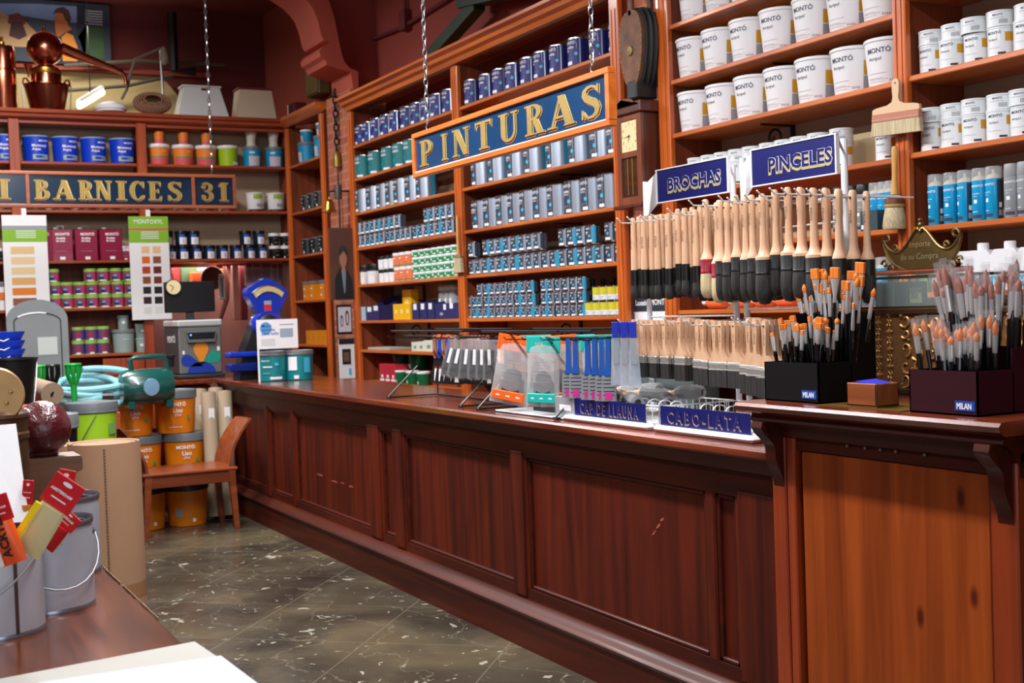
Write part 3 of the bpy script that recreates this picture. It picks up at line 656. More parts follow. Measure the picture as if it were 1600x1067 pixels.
# near bay of the same shelving
rowu(blue_can, Z[0], [731, 753, 773.5, 795, 817.5, 840, 865, 893, 925, 957], .066, 'dark blue paint can', 'paint can', 'top shelf above hanging sign', 'dark blue cans on the top shelf of the near bay')
ovt = tub(.085, .21, mat('aqua_tub', (20, 168, 184), .4), mat('pale_grey_lid', (176, 182, 184), .4), lambda b, rb, r, h: (b.patch(r, -30, 0, h*.6, h*.9, PW), b.patch(r, 30, 60, h*.1, h*.25, PW)), taper=.93, handle=True)
ovt.place((XS+.12, yat(957, XS+.1, 2.6), Z[1]), .3, 'aqua tub with pale grey lid behind the hanging sign corner', 'paint tub')
slate_can.place((XS+.12, yat(728, XS+.1, 2.6), Z[1]), .3, 'silver paint can mostly hidden behind the hanging sign, second shelf', 'paint can')
big_slate = tin(.098, .225, SILV, lab_slate)
rowu(slate_can, Z[2], [743, 770, 797, 826, 858.5, 894, 929, 956], .083, 'silver and slate can', 'paint can', 'shelf directly below hanging sign', 'silver cans under the hanging sign')
rowu(slate_can, Z[3], [742.5, 761.5, 780.5, 800, 820, 841, 863, 890.5, 914, 943], .083, 'silver and slate can', 'paint can', 'fourth shelf of bay beside clock', 'silver cans on the fourth shelf beside the clock')
grid([mid_can, mid_can, mid_can2], Z[4], 735, 978, 19, 2, .122, .05, 'small slate tin', 'paint can', 'fifth shelf by clock', 'small slate tins, fifth shelf', gaps={(1, 1), (1, 10), (1, 11), (1, 16)})
g = {(2, 0), (2, 1), (2, 11), (1, 11), (2, 12)}
grid([mini_can, mini_can2, mini_can], Z[5], 730, 916, 18, 3, .0785, .038, 'tiny slate tin', 'paint can', 'sixth shelf by clock', 'tiny slate tins on the sixth shelf beside the clock', gaps={(2, 0), (2, 1), (2, 11), (1, 11)})
def lab_y(b, r, h): b.patch(r, -80, 100, h*.42, h*.96, mat('yellow_print', (206, 196, 40), .5), .0004); lines(b, r, h, PG, -30, h*.3, (60, 50), .01, .003)
ytin = tin(.037, .086, WTIN, lab_y, n=14)
grid([ytin], Z[5], 914, 976, 5, 2, .0865, .037, 'small yellow and white tin', 'paint can', 'right end of sixth shelf', 'small yellow and white tins', gaps={(1, 0)})
def bottle_dark():
    o = thing('dark_bottle'); B().lathe([(.028, 0), (.03, .004), (.03, .15), (.02, .17), (.012, .18), (.012, .2)], mat('dark_blue_glass', (16, 22, 34), .2), n=14).build('bottle_body', o)
    B().lathe([(.015, .198), (.015, .22), (.012, .222)], BLACK, n=12).build('cap', o); return o
bottle_dark = Proto(bottle_dark)
for i, u in enumerate((928, 944, 960)): bottle_dark.place((XS+.2, yat(u, XS+.2), Z[5]), 0, f'dark bottle behind the yellow tins, {ORD[i]} from left', 'bottle', 'dark bottles behind the yellow tins')
# thin stick brush hanging on the middle post
def long_brush(L1, wf, hf, wb, hb, hm, fm, bm, th=.012):
    def fn():
        o = thing('hanging_brush')
        B().lathe([(.004, 0), (.008, -.01), (.009, -L1*.5), (.012, -L1*.9), (.016, -L1)], hm, n=10).build('handle', o)
        b = B(); b.bbox(-th, -wf, -L1-hf, th, wf, -L1, fm, .004); b.build('ferrule', o)
        b = B(); b.prism([(-wf, -L1-hf), (wf, -L1-hf), (wb, -L1-hf-hb), (-wb, -L1-hf-hb)], -th*.9, th*.9, bm); b.build('bristles', o)
        return o
    return Proto(fn)
lb = long_brush(.27, .045, .025, .06, .10, mat('yellow_handle', (206, 158, 84), .5), mat('worn_ferrule', (150, 120, 90), .5), BRIP)
p = hx(713, 337, XS-.04); lb.place((XS-.035, p[1], p[2]), 0, 'long-handled brush with cream bristles hanging on the middle shelving post', 'brush')

# white pails in the bright bay
def lab_ac(b, rb, r, h):
    def R(z): return rb+(r-rb)*z/h
    b.wtext('MONTÓ', .029, R(h*.74), -20, h*.75, PN, off=.0022, bold=.012, rz=.02); b.wtext('Acripol', .021, R(h*.58), -18, h*.59, PK, off=.0016, rz=.03)
    b.patch(R(h*.42), 72, 100, h*.42, h*.74, GOLDP, r1=R(h*.74), off=.0012); b.patch(R(h*.1), 72, 100, h*.1, h*.40, PG, r1=R(h*.40), off=.001)
    for z, w_ in ((.3, 56), (.2, 44), (.17, 60), (.12, 50)): b.patch(R(h*z), -24, -24+w_, h*z, h*z+.0016, PG, off=.001)
    for k in range(4): b.patch(R(h*.12), 40+k*6, 43+k*6, h*.12, h*.165, PG, off=.001)
def acr(r, h, tp, name='paint_pail'):
    def fn():
        o = thing(name); rb = r*tp
        B().lathe([(rb*.985, 0), (rb, .004), (r, h*.93)], WHITE, n=28).build('pail_body', o)
        B().lathe([(r*1.0, h*.925), (r*1.05, h*.93), (r*1.055, h*.955), (r*1.035, h*.96), (r*1.035, h*.99), (r*1.0, h), (r*.95, h*.985), (0, h*.985)], WHITE, n=28).build('lid', o)
        b = B(); lab_ac(b, rb, r, h*.93); b.build('label', o)
        pts = [(R_*math.cos(a_), R_*math.sin(a_), h*.90+.012*k_) for R_, a_, k_ in [(r*1.02, PI*.28+PI*.03*k, -abs(k-6)*.1) for k in range(13)]]
        b = B(); b.lathe([(.0, -.003), (.008, -.002), (.008, .002), (0, .003)], STEEL, r*1.0*math.cos(PI+2.15), r*1.0*math.sin(PI+2.15), h*.86, 8, axis=0); b.build('handle_ear', o)
        return o
    return Proto(fn)
pail = acr(.1, .205, .84)
for nm, z, us_, gp in (('uppermost shelf in view', ZA[0], [1081, 1121, 1163, 1208, 1258, 1312, 1370], 'white pails on the uppermost shelf in view'),
                       ('upper of two full pail shelves', ZA[1], [1080, 1120, 1164.5, 1211, 1263, 1318, 1373], 'white pails on the upper full shelf'),
                       ('lower of two full pail shelves', ZA[2], [1083, 1124, 1171, 1217, 1270, 1326, 1378], 'white pails on the lower full shelf')):
    row(pail, XS+.125, z, ys(us_, XS+.09, z+.1), 'white pail', 'paint pail', nm, gp, jit=.12)
# small white tins, two high
def lab_wt(b, r, h):
    b.wtext('MONTÓ', .0145, r, -18, h*.76, PN, bold=.012); b.wtext('Acripol', .0125, r, -16, h*.55, PK); b.patch(r, 60, 110, h*.5, h*.8, GOLDP, .0008)
    b.patch(r, -20, 40, h*.3, h*.31, PG); b.patch(r, 30, 62, h*.08, h*.15, PN, .0008)
def lab_wc(b, r, h):
    b.wtext('MONTÓ', .0095, r, 4, h*.66, PN, bold=.012); b.patch(r, -10, 50, h*.52, h*.54, PG)
    for k in range(6): b.patch(r, 30+k*6, 33+k*6, h*.15, h*.42, PG, .0008)
wtin = tin(.0505, .113, WTIN, lab_wt, ring=WTIN); wcap = tin(.0515, .060, WTIN, lab_wc, ring=WTIN)
for z, us_, wh in ((ZC[1], [1447, 1482, 1517, 1556, 1598], 'upper tin shelf beyond the big flat brush'), (ZC[2], [1450, 1482.5, 1518, 1556, 1592], 'lower tin shelf beyond the big flat brush')):
    Y = ys(us_, XS+.05, z+.06)
    row(wtin, XS+.08, z, Y, 'white tin', 'paint can', wh, 'tall white tins, '+wh)
    row(wcap, XS+.08, z+.1135, Y, 'short white tin stacked', 'paint can', wh.replace(' beyond the big flat brush', ' at far right'), 'short white tins stacked, '+wh)
row(wtin, XS+.08, ZC[0], ys([1488, 1523, 1560, 1597], XS+.05, ZC[0]+.06), 'white tin, base just in view', 'paint can', 'above the tin shelves', 'white tins above the others')
# tins behind the signs
for u, k, n_, wh in ((1082, 0, 5, ''), (1124-21, 1, 5, ''), (1124, 2, 5, ''), (1146, 3, 5, ''), (1168, 4, 5, '')):
    y = yat(u, XS+.05, ZB4+.2); wtin.place((XS+.08, y, ZB4), 0, f'white tin behind the left blue sign, {ORD[k]} from left', 'paint can', 'white tins behind the left sign'); wcap.place((XS+.08, y, ZB4+.1135), 0, f'short white tin stacked behind the left blue sign, {ORD[k]} from left', 'paint can', 'short tins behind the left sign')
for k, u in enumerate((1195, 1219, 1244, 1271, 1306)):
    y = yat(u, XS+.05, ZB4+.2); wtin.place((XS+.08, y, ZB4), 0, f'white tin behind the right blue sign, {ORD[k]} from left', 'paint can', 'white tins behind the right sign'); wcap.place((XS+.08, y, ZB4+.1135), 0, f'short white tin stacked behind the right blue sign, {ORD[k]} from left', 'paint can', 'short tins behind the right sign')
a, c = ypair(1329, 1381, XS+.2, 1.75); cbox('beige_box', XS+.25, a, c, ZB4, .1, .16, mat('beige_carton', (176, 156, 118), .7), 'beige carton on the shelf right of the blue signs')
wtin.place((XS+.07, yat(1390, XS+.07, 1.75), ZB4), 0, 'white tin just left of the post behind the round brush', 'paint can')
# spray cans
def lab_sp(b, r, h):
    b.wtext('MONTÓ', .0125, r, -34, h*.84, PW, bold=.02); b.wtext('esmalte', .010, r, -28, h*.66, PW); b.wtext('acrílico', .007, r, -28, h*.60, PW)
    b.patch(r, -16, 10, h*.44, h*.53, PW); b.patch(r, -30, 40, h*.08, h*.16, SLATE, .0008); lines(b, r, h, PW, -28, h*.24, (40,), .01, .002)
    b.patch(r, 72, 140, h*.02, h*.98, SLATE, .0006); b.patch(r, 84, 108, h*.3, h*.42, PW, .0012); b.patch(r, 80, 118, h*.1, h*.24, PG, .0012)
def spray(body, capm, pale=False):
    def fn():
        o = thing('spray_can'); r = .031; h = .155
        B().lathe([(r-.002, 0), (r, .003), (r, h)], body, n=18).build('can_body', o)
        B().lathe([(r, h), (r+.001, h+.002), (r*.8, h+.014), (r*.45, h+.02), (.006, h+.022), (.006, h+.036), (0, h+.036)], mat('nozzle_white', (216, 208, 190), .4) if not pale else capm, n=16).build('nozzle', o)
        B().lathe([(r*1.0, h+.001), (r*1.02, h+.003), (r*.97, h+.045), (r*.93, h+.048), (0, h+.048)], capm, n=18).build('cap', o)
        b = B(); lab_sp(b, r, h); b.build('label', o); return o
    return Proto(fn)
spc = spray(mat('cyan_spray', (8, 160, 214), .3, coat=.3), CLEAR); spg = spray(mat('grey_spray', (150, 156, 160), .35, coat=.3), mat('grey_cap', (150, 152, 154), .4), True)
spk = spray(mat('silver_spray', (160, 172, 172), .35, .3), mat('black_cap', (22, 22, 24), .4), True)
row(spc, XS+.06, ZC[3], ys([1461, 1482, 1507, 1529, 1551], XS+.05, 1.75), 'cyan spray can with clear cap', 'spray can', 'shelf above brass plaque', 'cyan spray cans beside the post', jit=.4)
row(spg, XS+.06, ZC[3], ys([1579, 1602], XS+.05, 1.75), 'grey spray can with grey cap', 'spray can', 'beside the cyan cans', 'grey spray cans', jit=.2)
row(spk, XS+.06, ZB5, ys([1296, 1313, 1331.5, 1348], XS+.05, 1.5)[1:], 'silver spray can with black cap', 'spray can', 'right of brush stand', 'silver spray cans')
row(spc, XS+.07, ZB5, ys([1372, 1384, 1396], XS+.07, 1.5), 'cyan spray can', 'spray can', 'behind the round hanging brush', 'cyan spray cans behind the round brush', jit=.4)
a, c = ypair(1352, 1379, XS+.03, 1.45); cbox('dark_box', XS+.045, a, c, ZB5, .07, .085, mat('dark_teal_box', (44, 66, 76), .5), 'dark blue-grey box in front of the spray cans', extra=lambda e, d, w, h: e.box(-d/2-.0008, w*.6, h*.1, -d/2, w*.85, h*.3, PW))
row(spc, XS+.07, ZB6-.0028, ys([1328, 1347, 1364, 1381], XS+.06, 1.45), 'cyan spray can', 'spray can', 'low shelf behind the glass case', 'cyan spray cans behind the glass case', jit=.3)
OBT = mat('orange_bottle', (240, 118, 70), .45)
for i, u in enumerate((1110, 1152, 1185, 1218)):
    o = thing('orange_bottle', f'orange bottle lying on the shelf behind the round brushes, {ORD[i]} from left', 'bottle', (XS+.09, yat(u, XS+.06), ZB6+.035), 0, 'orange bottles lying down')
    B().lathe([(.028, -.09), (.034, -.085), (.034, .03), (.02, .05), (.014, .06)], OBT, n=14, axis=1).build('bottle_body', o); B().lathe([(.017, .058), (.017, .085), (.013, .088)], PW, n=12, axis=1).build('cap', o)
# HG bottles and sprayers, lower right
r_ = thing
def canister():
    o = thing('white_canister'); b = B(); b.prism([(-.07, 0), (.07, 0), (.07, .16), (.045, .19), (-.045, .19), (-.07, .16)], -.035, .035, WHITE, 'yz'); b.build('canister_body', o)
    B().lathe([(.022, .188), (.022, .215), (.019, .218)], WHITE, 0, 0, 0, 14).build('cap', o)
    b = B(); b.box(-.0362, .0, .05, -.035, .064, .09, CYAN); b.ptext('HG', .034, (-.037, .05, .057), (0, -1, 0), (0, 0, 1), PW, .02); b.box(-.0362, -.064, .06, -.035, 0, .085, mat('rust_print', (190, 92, 60), .5)); b.build('label', o); return o
canister = Proto(canister)
zc_ = hx(1550, 420, XS)[2]
for i, u in enumerate((1538, 1580, 1622)): canister.place((XS+.07, yat(u, XS+.07, 1.4), 1.365), 0, ['white canister with cyan label, left one behind the pointed brushes', 'white canister with cyan label, right one at the edge', 'white canister partly cut off by the frame'][i], 'bottle', 'white canisters')
def trig():
    o = thing('spray_bottle'); B().lathe([(.034, 0), (.036, .004), (.036, .09), (.014, .14), (.012, .15)], CLEAR, n=14, sy=.8).build('bottle_body', o)
    b = B(); b.lathe([(.015, .148), (.015, .165), (.012, .168)], WHITE, n=12); b.box(-.045, -.01, .165, .03, .01, .192, WHITE); b.prism([(-.032, .165), (-.022, .165), (-.036, .125), (-.042, .128)], -.005, .005, WHITE, 'xz'); b.build('trigger_head', o)
    b = B(); b.patch(.0365, -50, 50, .02, .06, mat('purple_print', (90, 70, 170), .5), off=.001); b.build('label', o); return o
trig = Proto(trig)
for i, u in enumerate((1508, 1532)): trig.place((XS+.09, yat(u, XS+.09, 1.4), 1.365), 1.9, f'clear trigger spray bottle behind brass plaque, {ORD[i]} from left', 'spray bottle', 'trigger spray bottles')
for i, (u, m, s_) in enumerate(((1440, 'green', 0), (1475, 'grey', 0))):
    a, c = ypair(u-14, u+14, XS+.04, 1.2); cbox('packet_box', XS+.08, a, c, 1.3655, .1, .10, mat(m+'_pack', {'green': (110, 150, 70), 'grey': (176, 178, 172), 'teal': (120, 140, 130)}[m], .6), m+' box seen through the glass case on the shelf behind', extra=lambda e, d, w, h: e.box(-d/2-.0008, -w*.6, h*.3, -d/2, w*.6, h*.5, PW))
# corner shelving contents
lab_cy = lambda b, rb, r, h: (b.patch(rb, -46, 30, h*.08, h*.62, mat('pale_panel', (206, 200, 206), .6), r1=r), b.patch(r, -40, -6, h*.78, h*.86, PW))
cyt = tub(.085, .20, mat('bright_cyan_tub', (18, 150, 200), .4), GREY, lab_cy, taper=.92); cys = tub(.058, .12, mat('bright_cyan_tub', (18, 150, 200), .4), WHITE, lab_cy, taper=.9)
BX0 = XS+.06
for i, u in enumerate((479, 504)):
    y = yat(u, XS+.09, 2.85)
    cyt.place((XS+.10, y, Z0[1]), 0, ['cyan tub with grey lid in corner shelving, farther one', 'cyan tub with grey lid in corner shelving, nearer one'][i], 'paint tub', 'large cyan tubs in the corner'); cys.place((XS+.10, y, Z0[1]+.197), 0, ['small cyan tub stacked in corner shelving, farther one', 'small cyan tub stacked in corner shelving, nearer one'][i], 'paint tub', 'small cyan tubs in the corner')
def lab_bk(b, r, h): b.fit('MONTÓ', r, r, -34, h*.74, PW, bold=.02); b.patch(r, -28, 10, h*.5, h*.56, PW); b.patch(r, -28, 20, h*.3, h*.34, PG); b.patch(r, 20, 34, h*.1, h*.24, PW)
bkt = tin(.055, .15, mat('black_tin', (26, 28, 32), .35), lab_bk, ring=mat('grey_ring', (120, 128, 132), .4))
for zi, us_, wh in ((2, [477, 488, 499, 511], 'third shelf of corner shelving'), (3, [480, 492, 504], 'under the brass bell')):
    row(bkt, XS+.085, Z0[zi], ys(us_, XS+.07, Z0[zi]+.08), 'black tin with grey lid', 'paint can', wh, 'black tins, '+wh)
def obox():
    o = thing('orange_tub'); b = B(); b.prism([(-.055, 0), (.055, 0), (.06, .15), (-.06, .15)], -.06, .06, ORNG, 'yz'); b.build('tub_body', o)
    B().bbox(-.066, -.065, .148, .066, .065, .176, GREY, .004).build('lid', o); b = B(); b.box(-.0608, .0, .10, -.06, .04, .112, PW); b.box(-.0608, .01, .03, -.06, .04, .05, PW); b.build('label', o); return o
obox = Proto(obox)
row(obox, XS+.09, Z0[4], ys([482, 495, 509], XS+.07, Z0[4]+.08), 'square orange tub with grey lid', 'paint tub', 'corner shelving', 'square orange tubs', jit=0)
for i, u in enumerate((486, 494, 502, 510, 518)):
    a, c = ypair(u-3.8, u+3.8, XS+.05, 1.3); cbox('orange_box', XS+.07, a, c, Z0[5], .1, .13, ORNG, f'low orange box under the empty cubby, {ORD[i]} from left', group='low orange boxes', extra=lambda e, d, w, h: e.box(-d/2-.0008, -w*.5, h*.4, -d/2, w*.5, h*.6, GOLDP))
a, c = ypair(515, 524, XS+.05, 1.4); cbox('orange_box', XS+.16, a, c, Z0[5], .07, .24, ORNG, 'tall orange box behind the low orange boxes')
# iron scroll brackets under the boards
def scroll(o_=None):
    o = thing('scroll_bracket')
    B().box(-.012, -.012, -.16, 0, .012, 0, BLK2).build('back_plate', o)
    pts = []
    for k in range(26):
        t = k/25; a = -PI*.5+t*PI*2.6; R_ = .05*(1-t*.72); pts.append((-.11-R_*math.cos(a)*1.0, 0, -.062+R_*math.sin(a)))
    pts = [(-.01, 0, -.14), (-.05, 0, -.125), (-.085, 0, -.115)]+pts
    B().tube(pts, [.008]*3+[.008-.004*k/25 for k in range(26)], BLK2, 6).build('scroll', o)
    B().box(-.2, -.008, -.008, 0, .008, 0, BLK2).build('arm', o); return o
scroll = Proto(scroll)
for i, (u, z, w_) in enumerate(((915, Z[2]-.024, 'below silver cans beside clock'), (1236, ZA[2]-.024, 'above the right blue sign'), (905, Z[5]-.024, 'above the wire rack in bay beside clock'), (668, Z[5]-.024, 'under navy cartons in far bay'), (905, Z[3]-.024, 'behind the small slate tins by clock'), (660, Z[4]-.024, 'above the clear jars in far bay'), (664, Z[3]-.024, 'above the green tubs in far bay'), (1255, ZA[1]-.024, 'between the two full pail shelves'))):
    scroll.place((XB-.014, yat(u, XB-.03, z), z), 0, f'black iron scroll bracket {w_}', 'bracket', 'black iron scroll brackets')
# ================================================================ SERIF SIGN LETTERS (own glyphs)
def _arc(cx, cy, ro, rio, ri, rii, a0, a1, n=14):
    """band between two ellipses"""
    o = [(cx+ro*math.cos(math.radians(a0+(a1-a0)*i/n)), cy+rio*math.sin(math.radians(a0+(a1-a0)*i/n))) for i in range(n+1)]
    q = [(cx+ri*math.cos(math.radians(a0+(a1-a0)*i/n)), cy+rii*math.sin(math.radians(a0+(a1-a0)*i/n))) for i in range(n+1)]
    return [[o[i], o[i+1], q[i+1], q[i]] for i in range(n)]
def _r(x0, y0, x1, y1): return [[(x0, y0), (x1, y0), (x1, y1), (x0, y1)]]
def _ser(x, w_, y): return [[(x-w_/2, y), (x+w_/2, y), (x+w_/2-.03, y+.07), (x-w_/2+.03, y+.07)]] if y < .5 else [[(x-w_/2+.03, y-.07), (x+w_/2-.03, y-.07), (x+w_/2, y), (x-w_/2, y)]]
def _stroke(pts, ws):
    o = []
    L_, R_ = [], []
    for i, p in enumerate(pts):
        a = pts[max(0, i-1)]; b_ = pts[min(len(pts)-1, i+1)]; dx, dy = b_[0]-a[0], b_[1]-a[1]; l = math.hypot(dx, dy) or 1
        nx, ny = -dy/l*ws[i]/2, dx/l*ws[i]/2; L_.append((p[0]+nx, p[1]+ny)); R_.append((p[0]-nx, p[1]-ny))
    return [[R_[i], R_[i+1], L_[i+1], L_[i]] for i in range(len(pts)-1)]
_sp = [(.60, .80), (.56, .90), (.44, .965), (.30, .95), (.19, .86), (.18, .74), (.26, .62), (.42, .52), (.56, .41), (.62, .28), (.58, .13), (.46, .04), (.32, .035), (.20, .10), (.13, .24)]
_sw = [.04, .06, .08, .10, .14, .18, .21, .22, .21, .18, .14, .10, .08, .07, .04]
GL = {
 'I': (.44, _r(.13, 0, .33, 1)+_ser(.23, .44, 0)+_ser(.23, .44, 1)),
 'P': (.72, _r(.12, 0, .32, 1)+_ser(.22, .44, 0)+_r(.03, .93, .3, 1)+_arc(.36, .72, .34, .28, .15, .20, -90, 90)+_r(.3, .93, .37, 1)+_r(.3, .44, .37, .52)),
 'R': (.82, _r(.12, 0, .32, 1)+_ser(.22, .42, 0)+_r(.03, .93, .3, 1)+_arc(.36, .74, .34, .26, .15, .19, -90, 90)+_r(.3, .93, .37, 1)+_r(.3, .48, .37, .55)+[[(.36, .5), (.54, .5), (.74, 0), (.52, 0)]]+_ser(.66, .34, 0)),
 'N': (.86, _r(.12, 0, .19, 1)+_r(.68, 0, .75, 1)+[[(.1, 1), (.32, 1), (.76, 0), (.56, 0)]]+_ser(.155, .3, 0)+_ser(.18, .34, 1)+_ser(.715, .3, 1)),
 'T': (.78, _r(.29, 0, .49, 1)+_ser(.39, .42, 0)+_r(.06, .91, .72, 1)+[[(.04, 1), (.12, 1), (.12, .92), (.05, .72)], [(.74, 1), (.66, 1), (.66, .92), (.73, .72)]]),
 'U': (.84, _r(.12, .3, .32, 1)+_r(.64, .3, .71, 1)+_ser(.22, .4, 1)+_ser(.675, .3, 1)+_arc(.415, .3, .295, .3, .2, .2, 180, 360)+[[(.12, .3), (.32, .3), (.34, .1), (.22, .08)]]),
 'A': (.86, [[(.34, 1), (.54, 1), (.80, 0), (.58, 0)], [(.38, .96), (.44, .90), (.17, 0), (.10, 0)]]+_r(.22, .28, .64, .36)+_ser(.13, .3, 0)+_ser(.69, .36, 0)),
 'S': (.76, _stroke(_sp, _sw)+[[(.60, .98), (.66, 1.0), (.66, .70), (.60, .78)], [(.08, .0), (.14, .02), (.14, .24), (.08, .32)]]),
 'B': (.80, _r(.12, 0, .32, 1)+_r(.03, .93, .34, 1)+_r(.03, 0, .34, .07)+_arc(.36, .76, .28, .24, .12, .17, -90, 90)+_arc(.36, .27, .36, .27, .17, .20, -90, 90)+_r(.3, .46, .38, .54)+_r(.3, .93, .37, 1)+_r(.3, 0, .37, .07)),
 'C': (.80, _arc(.44, .5, .38, .51, .19, .43, 40, 320, 22)+[[(.64, .98), (.71, 1), (.71, .62), (.66, .72)], [(.66, .26), (.74, .28), (.70, .10), (.64, .16)]]),
 'E': (.74, _r(.12, 0, .32, 1)+_r(.03, .93, .62, 1)+_r(.03, 0, .64, .07)+_r(.3, .47, .50, .54)+[[(.62, 1), (.55, .93), (.62, .72)], [(.66, .28), (.56, .07), (.64, 0)], [(.52, .64), (.46, .54), (.46, .47), (.52, .37)]]),
 '3': (.66, _arc(.30, .75, .27, .25, .12, .17, -80, 150)+_arc(.30, .27, .31, .28, .13, .19, -150, 80)+_r(.2, .48, .36, .56)+_arc(.12, .74, .08, .08, .001, .001, 0, 360, 10)+_arc(.12, .24, .09, .09, .001, .001, 0, 360, 10)),
 '1': (.48, _r(.16, 0, .36, 1)+_ser(.26, .44, 0)+[[(.16, 1), (.16, .88), (.02, .76), (.04, .84)]]+_r(.36, .93, .46, 1)),
}
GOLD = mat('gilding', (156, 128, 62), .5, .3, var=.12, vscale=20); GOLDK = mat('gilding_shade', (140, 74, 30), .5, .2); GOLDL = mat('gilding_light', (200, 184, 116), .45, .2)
SIGNG = mat('sign_glass_blue', (20, 58, 96), .2, coat=.3, var=.12, vscale=5); SIGND = mat('sign_glass_dark', (12, 36, 58), .2, coat=.3, var=.15, vscale=5)
INK = mat('letter_outline', (28, 22, 12), .5)
def sign_letter(b, ch, M, h, sx=1):
    """gilded letter: dark shade, light side and outline behind a raised face; M maps (x, out, z)"""
    w_, polys = GL[ch]
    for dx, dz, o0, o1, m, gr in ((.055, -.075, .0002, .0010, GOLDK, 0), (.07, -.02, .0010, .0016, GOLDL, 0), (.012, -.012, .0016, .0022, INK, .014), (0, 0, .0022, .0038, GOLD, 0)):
        for k, p in enumerate(polys):
            if gr:
                cx = sum(q[0] for q in p)/len(p); cz = sum(q[1] for q in p)/len(p)
                p = [(q[0]+(gr if q[0] > cx else -gr), q[1]+(gr if q[1] > cz else -gr)) for q in p]
            e = 1e-5*k
            n = len(p); vs = [M((q[0]*sx+dx)*h, o0, (q[1]+dz)*h) for q in p]+[M((q[0]*sx+dx)*h, o1+e, (q[1]+dz)*h) for q in p]
            b.add(vs, [tuple(range(n-1, -1, -1)), tuple(range(n, 2*n))]+[(i, (i+1) % n, n+(i+1) % n, n+i) for i in range(n)], m)
def hanging_chain(label, x, y, z0, z1, step=.034, r=.0026, m=STEEL):
    o = thing('chain', label, 'chain', (x, y, z0)); b = B(); n = int((z1-z0)/step)
    for k in range(n):
        pts = []
        for i in range(10):
            a = 2*PI*i/10; p = (.009*math.cos(a), .022*math.sin(a)); pts.append((p[0] if k % 2 else 0, 0 if k % 2 else p[0], k*step+.02+p[1]))
        b.tube(pts, r, m, 5, True)
    b.build('links', o)
    h = B().tube([(0, .0, -.028), (0, .012, -.022), (0, .013, -.008), (0, 0, -.002), (0, -.012, .006), (0, -.008, .018), (0, 0, .02)], .003, m, 6).build('hook', o); return o
# --- PINTURAS: hangs over the counter, parallel to it
PX = 2.4; py0, py1 = 3.714, 5.445; pz0, pz1 = 2.024, 2.232
o = thing('hanging_sign', 'blue glass sign reading PINTURAS in gold letters, framed in orange wood, on chains', 'sign', (PX, (py0+py1)/2, pz0))
T = Matrix.Translation((-PX, -(py0+py1)/2, -pz0)); FRW = wood('sign_frame_wood', (190, 92, 30), (214, 118, 44), 1, .35, .3)
b = B(); f = .024
for q in ((py0, pz0, py1, pz0+f), (py0, pz1-f, py1, pz1)): b.bbox(PX-.014, q[0], q[1], PX+.02, q[2], q[3], FRW, .003)
for q in ((py0-.0012, pz0+f*.98, py0+f, pz1-f*.98), (py1-f, pz0+f*.98, py1+.0012, pz1-f*.98)): b.box(PX-.0135, q[0], q[1], PX+.0195, q[2], q[3], FRW)
b.xf(T).build('frame', o)
b = B()
for q in ((py0+f, pz0+f, py1-f, pz0+f+.003),): b.box(PX-.012, q[0], q[1], PX-.004, q[2], q[3], PW)
b.xf(T).build('frame_bead', o)
B().box(PX-.004, py0+f-.004, pz0+f-.004, PX+.01, py1-f+.004, pz1-f+.004, SIGNG).xf(T).build('glass_panel', o)
lu = [(656, 'P'), (690, 'I'), (707, 'N'), (742, 'T'), (779, 'U'), (820, 'R'), (856, 'A'), (906, 'S')]
hL = .118
for i, (u, ch) in enumerate(lu):
    yl = yat(u, PX-.005, 2.12); zb = pz0+.045
    yr = yat({'P': 677, 'I': 699, 'N': 735, 'T': 771, 'U': 812, 'R': 852, 'A': 900, 'S': 942}[ch], PX-.005, 2.12)
    sx = (yl-yr)/(GL[ch][0]*hL)*.97
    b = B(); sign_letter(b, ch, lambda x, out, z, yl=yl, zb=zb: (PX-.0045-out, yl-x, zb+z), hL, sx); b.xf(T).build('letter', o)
hanging_chain('pale steel chain holding the far end of the gold lettered blue sign', PX, yat(668, PX, 2.25), pz1+.028, 4.66)
hanging_chain('pale steel chain holding the near end of the gold lettered blue sign', PX, yat(926, PX, 2.25), pz1+.028, 4.66)
# --- BARNICES
BY = 10.0; bz0, bz1 = 2.275, 2.548
o = thing('hanging_sign', 'long dark blue glass sign reading BARNICES and the number of the shop, gold letters, wood frame', 'sign', (1.6, BY, bz0))
o['label'] = 'long dark blue glass sign reading BARNICES in gold letters, hung below blue tubs'
T = Matrix.Translation((-1.6, -BY, -bz0)); FRB = wood('sign_frame_dark', (128, 60, 32), (160, 84, 46), 0, .4, .2)
x0b, x1b = .25, 2.815; b = B()
divs = [x0b, xat(43, BY, 2.4)-.012, xat(302, BY, 2.4)-.012, x1b-.024]
b.bbox(x0b, BY-.015, bz0, x1b, BY+.02, bz0+.026, FRB, .004); b.bbox(x0b, BY-.015, bz1-.026, x1b, BY+.02, bz1, FRB, .004)
for d in divs: b.box(d, BY-.0145, bz0+.025, d+.024, BY+.0195, bz1-.025, FRB)
b.xf(T).build('frame', o); B().box(x0b+.02, BY-.004, bz0+.02, x1b-.02, BY+.01, bz1-.02, SIGND).xf(T).build('glass_panel', o)
zb = bz0+.062; hB = .148
for u0, u1, ch in ((-4, 14, 'I'), (52, 78, 'B'), (82, 115, 'A'), (121, 145, 'R'), (147, 173, 'N'), (180, 196, 'I'), (200, 226, 'C'), (230, 253, 'E'), (259, 284, 'S'), (313, 333, '3'), (340, 355, '1')):
    xa, xb = xat(u0, BY, 2.4), xat(u1, BY, 2.4); b = B(); sx = (xb-xa)/(GL[ch][0]*hB)
    sign_letter(b, ch, lambda x, out, z, xa=xa: (xa+x, BY-.0045-out, zb+z), hB, sx); b.xf(T).build('letter', o)
